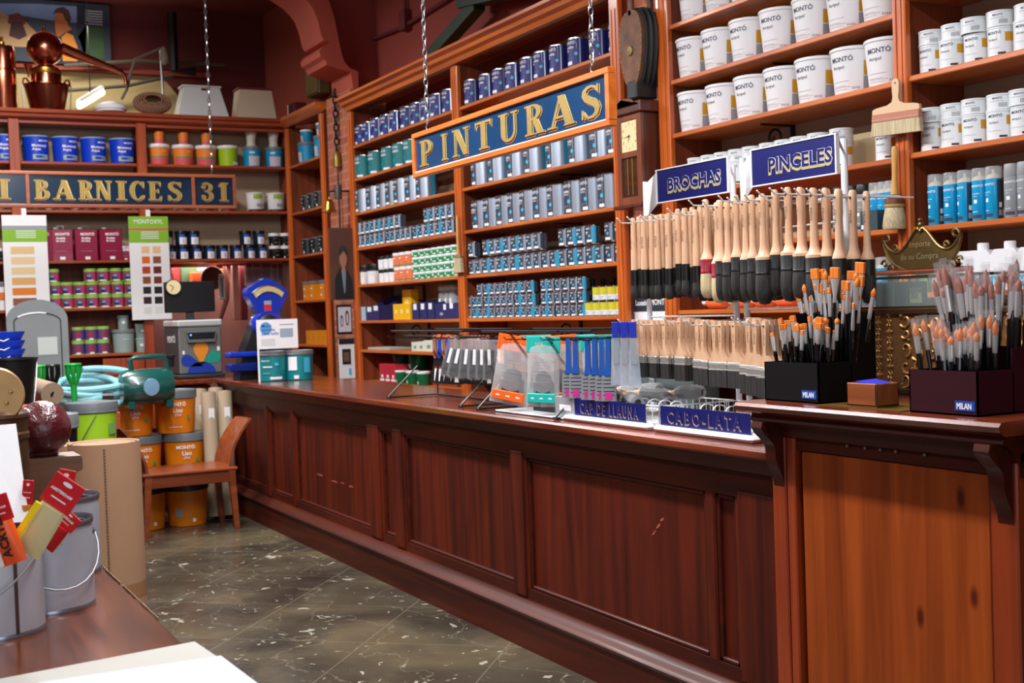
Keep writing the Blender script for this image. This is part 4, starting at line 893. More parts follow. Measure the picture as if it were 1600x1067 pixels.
hanging_chain('pale steel chain holding the dark blue sign near its right end', xat(331, BY, 2.6), BY, bz1+.028, 4.66, .05, .005)
hanging_chain('pale steel chain holding the far left end of the dark blue sign', .4, BY, bz1+.028, 4.62, .05, .005)

# ================================================================ CLOCK AND BELLOWS ON THE BRICK PIER
CW = wood('clock_walnut', (66, 30, 20), (92, 46, 30), 2, .35, .3); CWF = wood('clock_front', (112, 58, 38), (140, 76, 50), 2, .3, .4)
cy1, cy0 = yat(962, 3.68, 2.2), yat(1003, 3.68, 2.2); cx0 = 3.68; cz1, cz0 = 2.455, 1.90
o = thing('wall_clock', 'brown wooden pendulum wall clock with square cream dial on the brick pier', 'clock', (3.77, (cy0+cy1)/2, cz0)); T = Matrix.Translation((-3.77, -(cy0+cy1)/2, -cz0))
B().bbox(cx0+.02, cy0+.012, cz0+.02, 3.86, cy1-.012, cz1-.06, CW, .004).xf(T).build('case', o)
b = B(); w_ = cy1-cy0; hh = cz1-.06
b.bbox(cx0, cy0+.01, cz0+.021, cx0+.02, cy0+.05, hh-.001, CWF, .002); b.bbox(cx0, cy1-.05, cz0+.021, cx0+.02, cy1-.01, hh-.001, CWF, .002)
b.box(cx0+.001, cy0+.049, cz0+.021, cx0+.019, cy1-.049, cz0+.06, CWF); b.box(cx0+.001, cy0+.049, cz0+.27, cx0+.019, cy1-.049, cz0+.30, CWF); b.box(cx0+.001, cy0+.049, hh-.03, cx0+.019, cy1-.049, hh-.001, CWF)
b.xf(T).build('door_frame', o)
B().bbox(cx0-.02, cy0-.01, cz0, 3.86, cy1+.01, cz0+.02, CW, .004).xf(T).build('base_moulding', o)
b = B(); b.bbox(cx0-.015, cy0-.012, hh, 3.86, cy1+.012, cz1, CW, .006); n = 12
ym = (cy0+cy1)/2; b.prism([(cy0, cz1-.02)]+[(ym+.09*math.cos(PI*k/n), cz1-.01+.03*math.sin(PI*k/n)) for k in range(n+1)]+[(cy1, cz1-.02)], cx0-.022, cx0-.0155, CWF); b.xf(T).build('crown', o)
b = B(); b.box(cx0+.008, cy0+.05, cz0+.30, cx0+.014, cy1-.05, hh-.03, mat('dial_cream', (232, 214, 160), .5)); b.xf(T).build('dial', o, label='cream square clock dial')
b = B(); zc_ = (cz0+.30+hh-.03)/2
for k in range(12):
    a = PI*k/6; yy = ym-.065*math.sin(a); zz = zc_+.065*math.cos(a); b.ptext(str(12 if k == 0 else k), .02, (cx0+.0075, yy+.0, zz-.007), (0, -1, 0), (0, 0, 1), PK, center=True)
b.xf(T).build('numerals', o)
for nm, a, l, w2 in (('hour_hand', 3.45, .035, .003), ('minute_hand', 4.62, .055, .002)):
    b = B(); d = (-math.sin(a), math.cos(a)); pp = (math.cos(a), math.sin(a)); b.prism([(ym+pp[0]*w2, zc_+pp[1]*w2), (ym+d[0]*l, zc_+d[1]*l), (ym-pp[0]*w2, zc_-pp[1]*w2), (ym-d[0]*.01, zc_-d[1]*.01)], cx0+.004, cx0+.0055, PK); b.xf(T).build(nm, o)
b = B(); b.box(cx0+.012, cy0+.05, cz0+.06, cx0+.014, cy1-.05, cz0+.27, mat('dark_glass', (70, 40, 28), .1, coat=.8))
b.xf(T).build('door_glass', o)
for k in (-1, 1): B().tube([(cx0+.006, ym+k*.022, cz0+.07), (cx0+.006, ym+k*.022, cz0+.265)], .002, BRASS, 6).xf(T).build('pendulum_rod', o)
# bellows
BLW = mat('painted_old_wood', (104, 66, 42), .65, var=.45, vscale=14); BLT = mat('old_leather', (34, 34, 34), .6, bump=.3, bscale=20)
yb = yat(990, 3.70, 2.8); o = thing('fire_bellows', 'old painted wood and black leather bellows hanging on the brick pier above the clock', 'bellows', (3.74, yb, 2.73)); 
out_ = []
for k in range(33):
    a = 2*PI*k/33; z = math.cos(a)*.2; y = math.sin(a)*.098*(1+.15*math.cos(a)); out_.append((y, z))
def outline(s): 
    pts = []
    for k in range(40):
        t = k/39*2-1   # z from -1..1
        a = PI*k/39; z = -math.cos(a)*.2; hw = .105*math.sin(a)**.75*(1+.18*(z/.2)); hw = max(hw, .038 if z < -.1 else .006); pts.append((hw*s, z*s if s != 1 else z))
    return [(p[0], p[1]) for p in pts]+[(-p[0], p[1]) for p in reversed(pts)]
ol = outline(1)
B().prism(ol, -.062, -.044, BLW).build('front_board', o); B().prism(ol, .066, .08, BLW).build('rear_board', o)
b = B(); vs = []; N = len(ol)
layers = [(-.044, 1.0), (-.03, 1.07), (-.016, .94), (0, 1.1), (.016, .95), (.03, 1.1), (.046, .95), (.066, 1.0)]
for d, s_ in layers: vs += [(d, p[0]*s_, p[1]*s_) for p in ol]
fs = []
for l in range(len(layers)-1):
    for i in range(N): fs.append((l*N+i, l*N+(i+1) % N, (l+1)*N+(i+1) % N, (l+1)*N+i))
b.add(vs, fs, BLT).build('leather_folds', o)
b = B()
for k, p in enumerate(ol):
    if k % 2 == 0 and abs(p[0]) > .03: b.lathe([(0, -.003), (.004, -.002), (.004, 0)], mat('dull_tack', (150, 120, 80), .4, .6), -.062, p[0]*.95, p[1]*.97, 6, axis=0)
o2 = b.build('tacks', o)
B().bbox(-.066, -.045, -.262, .07, .045, -.165, BLT, .008).build('nozzle_block', o)
B().lathe([(.014, 0), (.011, -.06), (.006, -.14)], mat('dark_iron', (52, 54, 48), .5, .5), 0, 0, -.258, 10).build('nozzle', o)
for s_, x_ in ((1, -.05), (-1, .07)):
    b = B(); b.bbox(x_-.012, -.018, .17, x_+.012, .018, .34, BLW, .006); b.build('handle', o)
B().lathe([(0, -.072), (.024, -.07), (.028, -.062)], mat('brass_boss', (120, 96, 50), .5, .5), 0, 0, -.01, 14, axis=0).build('boss', o)
# poster strip beside the post
q0, q1 = yat(1040, 3.84, 1.3), yat(990, 3.84, 1.3); o = thing('poster', 'white and black poster on the brick pier behind the left brush stand', 'poster', (3.85, (q0+q1)/2, 1.05))
w2 = (q1-q0)/2; b = B(); b.box(-.004, -w2, 0, 0, w2, .40, PW); b.build('sheet', o)
b = B(); b.box(-.005, -w2, .30, -.004, w2, .40, mat('slate_print', (36, 48, 58), .5)); b.ptext('MONTÓ', .045, (-.0055, -.01, .335), (0, -1, 0), (0, 0, 1), PW, .02); b.ptext('Luxatin', .04, (-.0055, w2-.02, .335), (0, -1, 0), (0, 0, 1), PW, .02); b.build('print', o)

# ================================================================ BRUSH STANDS ON THE COUNTER
ZT = .951
XP = 2.86   # posts
def peg(o, x0, x1, y, z, m=WIRE):
    b = B(); b.tube([(x1, y, z), (x0+.02, y, z), (x0, y, z+.018)], .0028, m, 6); return b
def stand(name, label, ya, yb_, sign_txt, su0, su1, ztop, pegs_up, pegs_lo, zcross):
    yc = (ya+yb_)/2; o = thing(name, label, 'display stand', (XP, yc, ZT)); T = Matrix.Translation((-XP, -yc, -ZT))
    for y in (ya, yb_):
        b = B(); b.tube([(XP, y, ZT+.012), (XP, y, ztop)], .0115, WHITE, 10); b.xf(T).build('post', o)
    b = B()
    for z in zcross: b.tube([(XP, ya, z), (XP, yb_, z)], .004, WIRE, 6)
    b.xf(T).build('crossbar', o)
    b = B(); xb0, xb1 = 2.44, 2.95; b.bbox(xb0, ya-.012, ZT, xb1, yb_+.012, ZT+.022, WHITE, .01); b.xf(T).build('base', o)
    for (y, z, x0, x1) in pegs_up+pegs_lo: peg(o, x0, x1, y, z).xf(T).build('peg', o)
    # sign board projecting in front of the posts, on slanted side plates
    y1s, y0s = yat(su0, 2.62, 1.85), yat(su1, 2.62, 1.85); zs0, zs1 = (1.761, 1.875) if sign_txt == 'BROCHAS' else (1.766, 1.88)
    b = B(); b.box(2.62, y0s, zs0, 2.626, y1s, zs1, SIGNB)
    b.xf(T).build('sign_board', o, label='royal blue sign board')
    b = B(); 
    for z in (zs0-.004, zs1): b.box(2.617, y0s-.004, z, 2.63, y1s+.004, z+.004, WHITE)
    for y in (y0s, y1s): b.box(2.617, y-.003, zs0, 2.63, y+.003, zs1, WHITE)
    b.tube([(2.626, y0s, zs1-.01), (XP, ya, zs1-.02)], .004, WIRE, 5)
    for y, yy in ((y1s, yb_),):
        b.add([(2.626, y-.002, zs0), (2.626, y-.002, zs1), (XP, yy-.002, zs1-.0), (XP, yy-.002, zs0-.02), (2.626, y+.002, zs0), (2.626, y+.002, zs1), (XP, yy+.002, zs1), (XP, yy+.002, zs0-.02)],
              [(0, 1, 2, 3), (7, 6, 5, 4), (0, 4, 5, 1), (3, 2, 6, 7), (1, 5, 6, 2), (0, 3, 7, 4)], WHITE)
    b.xf(T).build('sign_frame', o)
    # block letters: gold drop shade, pale outline, blue face
    b = B(); vs, fs, tw, th_ = text(sign_txt, .03); W_ = y1s-y0s; sz = .043/.7; sx = (W_*.74)/(tw*sz); y_start = y1s-W_*(.17 if sign_txt == 'BROCHAS' else .22)
    for dy, dz, out, m, bo in ((.0035, -.0075, .0006, GOLDL, .05), (.0015, -.0035, .0009, GOLDL, .05), (0, 0, .0014, mat('pale_outline', (206, 208, 226), .5), .042), (0, 0, .0019, SIGNB, .024)):
        b.ptext(sign_txt, sz, (2.62-out, y_start+dy, zs0+.036+dz), (0, -1, 0), (0, 0, 1), m, bo, sx)
    b.xf(T).build('lettering', o); return o
P_up = []; P_lo = []
yA, yB_, yC, yD = yat(1012, XP, 1.6), yat(1148, XP, 1.6), yat(1164, XP, 1.6), yat(1322, XP, 1.6)
HX = 2.56   # plane of the front brushes
fr = [(1102, 311, 'r'), (1119, 316, 'r'), (1124, 312, 'b'), (1135, 313, 'b'), (1149, 304, 'b'), (1163, 307, 'b'), (1174, 304, 'b'), (1190, 302, 'l'), (1210, 296, 'b'), (1230, 292, 'l'), (1249, 292, 'l'), (1269, 293, 'l'), (1288, 293, 'b'), (1308, 295, 'b')]
front_up = []
for i, (u, v, k) in enumerate(fr):
    x = HX+.0 if k != 'l' else HX-.02
    y = yat(u, x, 1.75); z = zat(v, x, y); front_up.append((u, x, y, z, k))
long_l = []
for i, (u, v) in enumerate(((989, 340), (998, 338), (1005, 338), (1017, 338), (1026, 336), (1033, 334), (1043, 334), (1059, 326), (1069, 325), (1077, 330), (1086, 327), (1094, 326))):
    x = HX+.02*(i % 2); y = yat(u, x, 1.7); long_l.append((u, x, y, zat(v, x, y)))
flat = [(990, 499, .030), (1003, 500, .032), (1020, 500, .044), (1038, 500, .046), (1062, 496, .056), (1090, 499, .05), (1098, 500, .052), (1116, 501, .058), (1126, 501, .060), (1147, 501, .068), (1170, 496, .075), (1180, 498, .075), (1195, 500, .078)]
flat_p = []
for u, v, w_ in flat:
    x = HX-.02; y = yat(u, x, 1.35); flat_p.append((u, x, y, zat(v, x, y), w_))
mid = yat(1156, XP, 1.6)
def pg(lst, lo, hi, dz, only=None): return [(p[2], p[3]-dz, p[1]-.07, XP) for k, p in enumerate(lst) if lo <= p[0] < hi and (only is None or k % only == 0)]
upA = pg(front_up, 0, 1156, .022, 2)+pg(long_l, 0, 1156, .02, 2); upB = pg(front_up, 1156, 2000, .022)
zc1 = front_up[0][3]
SB = stand('display_stand', 'white wire stand with blue BROCHAS sign and hanging brushes, left one of two', yB_, yA, 'BROCHAS', 1026, 1137, 1.885, upA, pg(flat_p, 0, 1156, .016, 2), (1.70, 1.62, 1.34))
SP = stand('display_stand', 'white wire stand with blue PINCELES sign and hanging brushes, right one of two', yD, yC, 'PINCELES', 1174, 1306, 1.905, upB, pg(flat_p, 1156, 2000, .016), (1.72, 1.64, 1.36))
# brushes
def round_brush(kind):
    big = kind == 'l'; L_ = .205 if kind != 'l' else .21; rf = .021 if kind == 'b' else (.0265 if big else .023); hf = .045; hb = .085 if not big else .095
    fm, bm = (RUB, BRI) if kind != 'r' else (mat('crimson_ferrule', (140, 22, 44), .35, .2, coat=.3), BRIP)
    def fn():
        o = thing('round_brush')
        b = B(); b.lathe([(0, 0), (.007, -.001), (.0105, -.008), (.0115, -.03), (.011, -.07), (.0095, -.10), (.0105, -.13), (.011, -.155), (.0125, -.175), (.018, -.192), (rf, -.2), (rf, -L_)], HAND, n=14); b.build('handle', o)
        b = B(); b.lathe([(.0, -.0125), (.0036, -.0123), (.0036, -.0105)], PK, 0, 0, -.024, 8, axis=0); 
        # stamped line of print down the handle
        vs = []
        b.ptext('0 Escoda', .0105, (-.0117, .003, -.060), (0, 0, -1), (0, -1, 0), PK); b.build('stamp', o)
        b = B(); b.lathe([(rf, -L_+.002), (rf*1.03, -L_), (rf*1.03, -L_-hf*.85), (rf*1.06, -L_-hf*.88), (rf*1.03, -L_-hf)], fm, n=16, cap=False); b.build('ferrule', o)
        b = B(); b.lathe([(rf, -L_-hf+.002), (rf*1.08, -L_-hf-.02), (rf*1.1, -L_-hf-.05), (rf*.98, -L_-hf-hb*.8), (rf*.6, -L_-hf-hb*.96), (0, -L_-hf-hb)], bm, n=16, cap=False); b.build('bristles', o)
        return o
    return Proto(fn)
RB = {k: round_brush(k) for k in 'brl'}
nm_ = {'b': 'round brush with black ferrule', 'l': 'large round brush with black ferrule', 'r': 'crimson-banded pale round brush'}
for i, (u, x, y, z, k) in enumerate(front_up):
    RB[k].place((x, y, z), random.uniform(-.3, .3), f'{nm_[k]} at the front of the upper pegs, {ORD[i]} from left', 'brush', 'front round brushes on the upper pegs')
    n2 = 0 if k == 'l' else 1
    for j in range(1, 2+n2):
        RB['b' if k != 'r' else 'r'].place((x+.058*j, y+.003*j, z-.002*j), random.uniform(-.3, .3), f'{nm_["b" if k != "r" else "r"]} hanging behind the {ORD[i]} front one'+(', deepest one' if j == 2 else ''), 'brush', 'round brushes behind the front ones')
def tape_brush():
    o = thing('long_brush'); B().lathe([(0, 0), (.007, -.001), (.009, -.008), (.0095, -.05), (.0115, -.12), (.013, -.195)], HAND, n=12).build('handle', o)
    b = B(); b.ptext('0 Escoda', .0115, (-.0118, .003, -.075), (0, 0, -1), (0, -1, 0), PK); b.build('stamp', o)
    b = B(); b.lathe([(.0145, -.193), (.0148, -.25)], RUB, n=12); b.build('ferrule', o)
    b = B(); b.lathe([(.0146, -.248), (.0165, -.27), (.017, -.288), (.012, -.30), (0, -.302)], BRI, n=12, cap=False); b.build('bristles', o); return o
tape_brush = Proto(tape_brush)
for i, (u, x, y, z) in enumerate(long_l):
    for j in range(3):
        tape_brush.place((x+.036*j, y+.004*j, z+.004*j), random.uniform(-.3, .3), (f'straight long brush with black dipped head, {ORD[i]} from left at the front' if j == 0 else f'straight long brush hanging {["", "just", "farther"][j]} behind the {ORD[i]} front long one'), 'brush', 'straight long brushes on the left stand')
# lower left cluster seen below the red banded ones
for i, u in enumerate((1098, 1110, 1120, 1130, 1137)):
    x = HX+.14; y = yat(u, x, 1.5); z = zat(470, x, y)+.30
    tape_brush.place((x, y, z), 0, f'long brush behind the crimson banded ones, only its black head showing, {ORD[i]} from left', 'brush', 'long brushes behind the crimson banded ones')
FERR = mat('tinned_ferrule', (176, 178, 172), .35, .6)
def flat_brush(w_):
    def fn():
        o = thing('flat_brush'); h = w_/2; n = 10
        pr = [(.0, 0), (.006, -.001), (.009, -.008), (.0095, -.03), (.0075, -.06), (.006, -.08), (.0075, -.095), (h*.8, -.118), (h*.97, -.125), (h*.97, -.13)]
        pl = [(a, z) for a, z in pr]+[(-a, z) for a, z in reversed(pr[1:])]
        b = B(); b.prism(pl, -.006, .006, HAND); b.build('handle', o)
        b = B(); b.lathe([(0, -.0068), (.003, -.0066), (.003, -.005)], PK, 0, 0, -.017, 8, axis=0); b.ptext('0 Escoda', .008, (-.0064, .002, -.04), (0, 0, -1), (0, -1, 0), PK); b.build('stamp', o)
        b = B(); b.bbox(-.0085, -h, -.158, .0085, h, -.128, FERR, .003); b.bbox(-.0092, -h-.0004, -.137, .0092, h+.0004, -.134, FERR, .001); b.bbox(-.0092, -h-.0004, -.154, .0092, h+.0004, -.151, FERR, .001); b.build('ferrule', o)
        b = B(); b.prism([(-h*.97, -.156), (h*.97, -.156), (h*1.0, -.208), (-h*1.0, -.208)], -.0075, .0075, BRI); b.build('bristles', o)
        return o
    return Proto(fn)
for i, (u, x, y, z, w_) in enumerate(flat_p):
    pr_ = flat_brush(w_); dz = {True: 1.0}[True]; sc = 1.0 if w_ < .05 else (1.06 if w_ < .07 else 1.18)
    nb = 5 if i not in (5, 6) else 4
    for j in range(nb):
        pr_.place((x+.0215*j, y+.0025*j, z-.001*j), random.uniform(-.04, .04), (f'flat brush with beech handle and tin ferrule, {ORD[i]} front one from left' if j == 0 else f'flat brush hanging {["", "directly", "second", "third", "fourth"][j]} behind the {ORD[i]} front one, lower pegs'), 'brush', 'flat brushes on the lower pegs', scale=sc)
# crates with lettered fronts, standing on the bases
def crate(ya, yb_, zt_, txt, label, u0, u1, lab_frac):
    x0, x1 = 2.475, 2.80; yc = (ya+yb_)/2; o = thing('wire_crate', label, 'crate', ((x0+x1)/2, yc, ZT+.0225)); T = Matrix.Translation((-(x0+x1)/2, -yc, -ZT-.0225)); zb = ZT+.0225
    b = B()
    for z in (zb+.003, zt_):
        b.tube([(x0, ya, z), (x1, ya, z), (x1, yb_, z), (x0, yb_, z)], .0028, WIRE, 6, True)
    n = 14
    for k in range(n+1):
        y = ya+(yb_-ya)*k/n; b.tube([(x0, y, zb), (x0, y, zt_)], .0018, WIRE, 5); b.tube([(x1, y, zb), (x1, y, zt_)], .0018, WIRE, 5); b.tube([(x0, y, zb+.003), (x1, y, zb+.003)], .0016, WIRE, 5)
    for k in range(9):
        x = x0+(x1-x0)*k/8
        for y in (ya, yb_): b.tube([(x, y, zb), (x, y, zt_)], .0018, WIRE, 5)
    b.xf(T).build('wire_frame', o)
    b = B()
    for k in range(7):
        y = ya+(yb_-ya)*(k+.5)/7*.85; b.tube([(x0+.1+.03*math.cos(2*PI*i/14), y, zt_-.012+.022*math.sin(2*PI*i/14)) for i in range(14)], .0025, WIRE, 5, True)
    b.xf(T).build('wire_loops', o)
    yl, yr = yat(u0, x0-.006, 1.0), yat(u1, x0-.006, 1.0)
    b = B(); b.box(x0-.009, yr, zb+.0, x0-.005, yl, zt_+.004, SIGNB); b.xf(T).build('front_board', o, label='dark blue board')
    b = B(); vs, fs, tw, _ = text(txt, .02); W_ = yl-yr; sz = (zt_-zb)*.66/.7; sx = W_*.82/(tw*sz)
    TAN = mat('tan_outline', (150, 132, 92), .5)
    b.ptext(txt, sz, (x0-.0094, yl-W_*.09+.002, zb+(zt_-zb)*.2-.003), (0, -1, 0), (0, 0, 1), TAN, .05, sx); b.ptext(txt, sz, (x0-.0100, yl-W_*.09-.0012, zb+(zt_-zb)*.2+.0018), (0, -1, 0), (0, 0, 1), SIGNB, .03, sx)
    b.xf(T).build('lettering', o); return o
crate(yat(1030, 2.475, 1.0), yat(898, 2.475, 1.0), 1.036, 'C A P   D E   L L A U N A', 'white wire crate with blue board lettered CAP DE LLAUNA, full of wrapped brushes', 899, 1009, 1)
crate(yat(1205, 2.475, 1.0), yat(1036, 2.475, 1.0), 1.036, 'C A B O - L A T A', 'white wire crate with blue board lettered CABO-LATA, half empty', 1033, 1173, 1)
# brushes lying in the left crate
def laid():
    o = thing('wrapped_brush'); b = B(); b.lathe([(0, -.15), (.008, -.147), (.0115, -.12), (.0085, -.06), (.009, -.03), (.02, 0), (.022, .004)], HAND, n=10, axis=1); b.build('handle', o)
    b = B(); b.lathe([(.022, .002), (.024, .05), (.026, .085), (.018, .11), (0, .115)], BRI, n=10, axis=1); b.build('bristles', o)
    b = B(); b.lathe([(.025, -.0), (.027, .05), (.030, .09), (.024, .12), (.012, .128)], CLEAR, n=10, axis=1, cap=False); b.build('wrapper', o); return o
laid = Proto(laid)
yc_ = yat(960, 2.6, 1.0)
for i, (u, x, dz, rz) in enumerate(((925, 2.56, .062, .4), (950, 2.55, .07, 2.9), (965, 2.60, .066, 3.6), (985, 2.54, .064, 2.8), (940, 2.65, .07, 1.2), (975, 2.66, .075, 3.3), (1000, 2.62, .07, 3.9), (1010, 2.7, .08, 3.0), (1040, 2.66, .06, 2.7), (1060, 2.7, .075, 3.3))):
    y = yat(u, x, 1.05); laid.place((x, y, ZT+.0225+dz+.012), rz, f'brush in clear wrap lying on the left crate, {ORD[i]} from its far end', 'brush', 'wrapped brushes lying on the left crate', rot=(random.uniform(-.12, .12), random.uniform(-1, 1), rz))
# low grey box and brown parcel behind the crates
cbox('grey_box', 2.93, yat(1105, 2.93, 1.02), yat(1010, 2.93, 1.02), .9505, .12, .16, mat('green_grey_box', (84, 98, 96), .6), 'grey-green box lying behind the flat brushes on the counter')
o = cbox('paper_parcel', 2.80, 3.25, 3.43, ZT+.0225, .1, .06, mat('brown_paper', (190, 150, 124), .8), 'brown paper parcel beside the thin posts inside the right crate')
# ================================================================ BLACK WIRE RACKS WITH TOOLS
def wire_rack(label, y0, y1, xf, xb, zt_):
    yc = (y0+y1)/2; o = thing('wire_rack', label, 'display rack', (2.6, yc, ZT)); T = Matrix.Translation((-2.6, -yc, -ZT)); z0 = ZT+.005
    for y in (y0, y1):
        B().tube([(xf, y, z0), (xb, y, z0), (xb, y, zt_)], .005, BWIRE, 7).xf(T).build('side_frame', o)
        B().tube([(xf, y, z0+.004), (xf+.16, y-.02, ZT+.16)], .0045, BWIRE, 7).xf(T).build('strut', o)
        B().lathe([(.012, -.004), (.014, 0), (.012, .006)], BWIRE, xf, y, z0, 10).xf(T).build('foot', o)
        B().tube([(xb, y, zt_), (xf+.02, y, zt_)], .0045, BWIRE, 7).xf(T).build('arm', o)
    B().tube([(xb, y0, z0), (xb, y1, z0)], .005, BWIRE, 7).xf(T).build('base_bar', o)
    y0 -= (.24 if y0 < 5 else 0)
    B().tube([(xb, y0, zt_), (xb, y1, zt_)], .006, BWIRE, 7).xf(T).build('top_bar', o)
    B().tube([(xf+.03, y0, zt_), (xf+.03, y1, zt_)], .005, BWIRE, 7).xf(T).build('top_bar', o)
    B().tube([(xf+.10, y0, zt_-.028), (xf+.10, y1, zt_-.028)], .004, BWIRE, 7).xf(T).build('hanging_bar', o)
    n = int((y1-y0)/.075)
    for k in range(n):
        y = y0+.03+(y1-y0-.06)*k/(n-1); b = B(); b.tube([(xb, y, zt_-.028), (xf+.01, y, zt_-.034), (xf, y, zt_-.022)], .0024, BWIRE, 6); b.xf(T).build('peg', o)
    return o
wire_rack('black wire rack on the counter holding putty knives and grey packets, farther one', 5.12, 5.98, 2.44, 2.72, 1.297)
wire_rack('black wire rack on the counter holding orange bags and blue tools, nearer one', 4.24, 4.92, 2.43, 2.72, 1.297)
WH = wood('putty_handle', (140, 84, 66), (170, 110, 88), 2, .4, .2); BLD = mat('dark_blade', (66, 68, 70), .35, .8)
def putty(blue):
    def fn():
        o = thing('putty_knife'); hm = mat('bright_blue_handle', (20, 70, 190), .3, coat=.4) if blue else WH
        b = B(); b.lathe([(0, 0), (.010, -.003), (.0125, -.012), (.010, -.03), (.009, -.06), (.0125, -.09), (.009, -.115)], hm, n=12, sx=.7); b.build('handle', o)
        if blue: B().lathe([(0, .002), (.0115, 0), (.0135, -.012), (.0125, -.02)], mat('orange_cap', (236, 106, 30), .4), n=12, sx=.7).build('end_cap', o)
        b = B(); b.prism([(-.008, -.11), (.008, -.11), (.012, -.135), (.034, -.235), (-.034, -.235), (-.012, -.135)], -.0012, .0012, BLD); b.build('blade', o)
        b = B(); b.prism([(-.006, -.165), (.006, -.165), (.011, -.225), (-.011, -.225)], -.0018, -.0013, PW); b.prism([(-.006, -.155), (.006, -.155), (.006, -.162), (-.006, -.162)], -.0018, -.0013, mat('red_print', (190, 40, 40), .5)); b.build('label', o); return o
    return Proto(fn)
pw_, pb_ = putty(False), putty(True)
for i, (u, k) in enumerate(((680, 'w'), (687, 'b'), (695, 'w'), (701, 'b'), (706, 'w'), (712, 'w'), (726, 'w'), (732, 'w'), (738, 'w'), (744, 'w'), (750, 'w'), (756, 'w'), (763, 'w'))):
    x = 2.53 if i < 6 else 2.63; y = yat(u, x, 1.2); z = 1.277 if i < 6 else 1.272
    (pw_ if k == 'w' else pb_).place((x, y, z), .75+random.uniform(-.1, .1), ('putty knife with brown wooden handle' if k == 'w' else 'putty knife with blue handle and orange cap')+f', {ORD[i]} from left on the black rack', 'putty knife', 'putty knives on the black rack')
FILM = mat('crinkled_film', (190, 192, 194), .12, alpha=.16, bump=.6, bscale=30)
DBR = mat('dark_steel_wool', (58, 60, 62), .5, .3, var=.3, vscale=40)
def packet():
    o = thing('grey_packet'); b = B(); b.bbox(-.012, -.045, -.19, .012, .045, 0, FILM, .008); b.build('bag', o)
    b = B(); b.bbox(-.009, -.032, -.182, .009, .034, -.05, mat('black_blades', (44, 45, 47), .4, .4), .006); b.build('blades', o)
    b = B(); b.box(-.0136, .006, -.12, -.0125, .020, -.05, PW); b.build('label', o); return o
packet = Proto(packet)
for i, (u, tilt) in enumerate(((716, .22), (726, .18), (737, .1), (748, .05), (759, .03), (769, 0))):
    x = 2.49+.012*i; y = yat(u, x, 1.2); packet.place((x, y, 1.262), 0, f'clear packet of dark scraper blades, {ORD[i]} from left on the black rack', 'packet', 'clear packets of scraper blades', rot=(tilt*1.4, 0, .85+random.uniform(-.15, .15)))
def opack():
    o = thing('orange_packet'); b = B(); b.bbox(-.012, -.04, -.15, .012, .04, 0, FILM, .006); b.build('bag', o)
    B().bbox(-.010, -.034, -.16, .010, .034, -.07, DBR, .008).build('contents', o); b = B(); b.box(-.0135, -.035, -.10, -.0125, .01, -.01, mat('peach_card', (238, 170, 130), .5)); b.box(-.0138, -.008, -.09, -.0135, .006, -.02, PW); b.build('label', o); return o
opack = Proto(opack); opack.place((2.5, yat(783, 2.5, 1.2), 1.255), .2, 'packet with peach card label between the blade packets and the orange bags', 'packet')
OHD = mat('orange_header', (244, 104, 22), .45); AHD = mat('aqua_header', (30, 190, 178), .45); DGRY = mat('dark_contents', (60, 66, 74), .5)
def bag(hd, ft, w_, h_):
    def fn():
        o = thing('product_bag'); b = B(); n = 10; vs = []
        m_ = 8
        for j in range(m_+1):
            t = j/m_; th = .004+.030*math.sin(PI*min(1, t*1.02))**.8; ww = w_*(1-.08*math.sin(PI*t))
            for k in range(n):
                a = 2*PI*k/n; vs.append((th*math.cos(a), ww*(abs(math.sin(a))**.6)*(1 if math.sin(a) > 0 else -1), -h_*t))
        fs = [(j*n+k, j*n+(k+1) % n, (j+1)*n+(k+1) % n, (j+1)*n+k) for j in range(m_) for k in range(n)]+[tuple(range(n)), tuple(m_*n+k for k in range(n-1, -1, -1))]
        b.add(vs, fs, mat('bag_film', (226, 224, 224), .2, alpha=.36, bump=.35, bscale=24)); b.build('bag_film', o)
        b = B(); b.bbox(-.0155, -w_*.97, -h_*.22, -.012, w_*.97, .004, hd, .002); b.add([(-.0125, -w_*.9, -h_*.2), (-.0125, w_*.9, -h_*.2), (.014, w_*.9, -h_*.2), (.014, -w_*.9, -h_*.2), (-.0125, -w_*.9, .002), (-.0125, w_*.9, .002), (.014, w_*.9, .002), (.014, -w_*.9, .002)], [(0, 1, 2, 3), (4, 7, 6, 5), (1, 5, 6, 2), (0, 3, 7, 4), (2, 6, 7, 3)], hd)
        b.ptext('Climax' if hd is OHD else 'SET', .022, (-.0165, w_*.45, -h_*.13), (0, -1, 0), (0, 0, 1), mat('pale_header_print', (250, 200, 170), .5)); b.lathe([(0, -.017), (.004, -.0168), (.004, -.015)], PK, 0, -w_*.5, -.02, 8, axis=0); b.build('header', o)
        b = B(); b.bbox(-.038, -w_*.8, -h_*.94, -.026, w_*.8, -h_*.80, ft, .003); 
        for k in range(3): b.box(-.0386, w_*(.4-.5*k), -h_*.88, -.038, w_*(.6-.5*k), -h_*.86, PW)
        b.build('footer_band', o)
        b = B(); b.bbox(-.022, -w_*.62, -h_*.90, .018, w_*.55, -h_*.60, DGRY, .014); b.lathe([(.0, -.02), (w_*.42, -.018), (w_*.46, 0), (w_*.42, .016), (0, .018)], DGRY, 0, 0, -h_*.60, 16, axis=0); b.build('contents', o)
        b = B()
        for k in range(5): b.box(-.0345, -w_*.5, -h_*(.34+.045*k), -.034, w_*.5, -h_*(.345+.045*k), PG)
        b.build('print', o); return o
    return Proto(fn)
bo, ba = bag(OHD, OHD, .088, .29), bag(AHD, AHD, .072, .28)
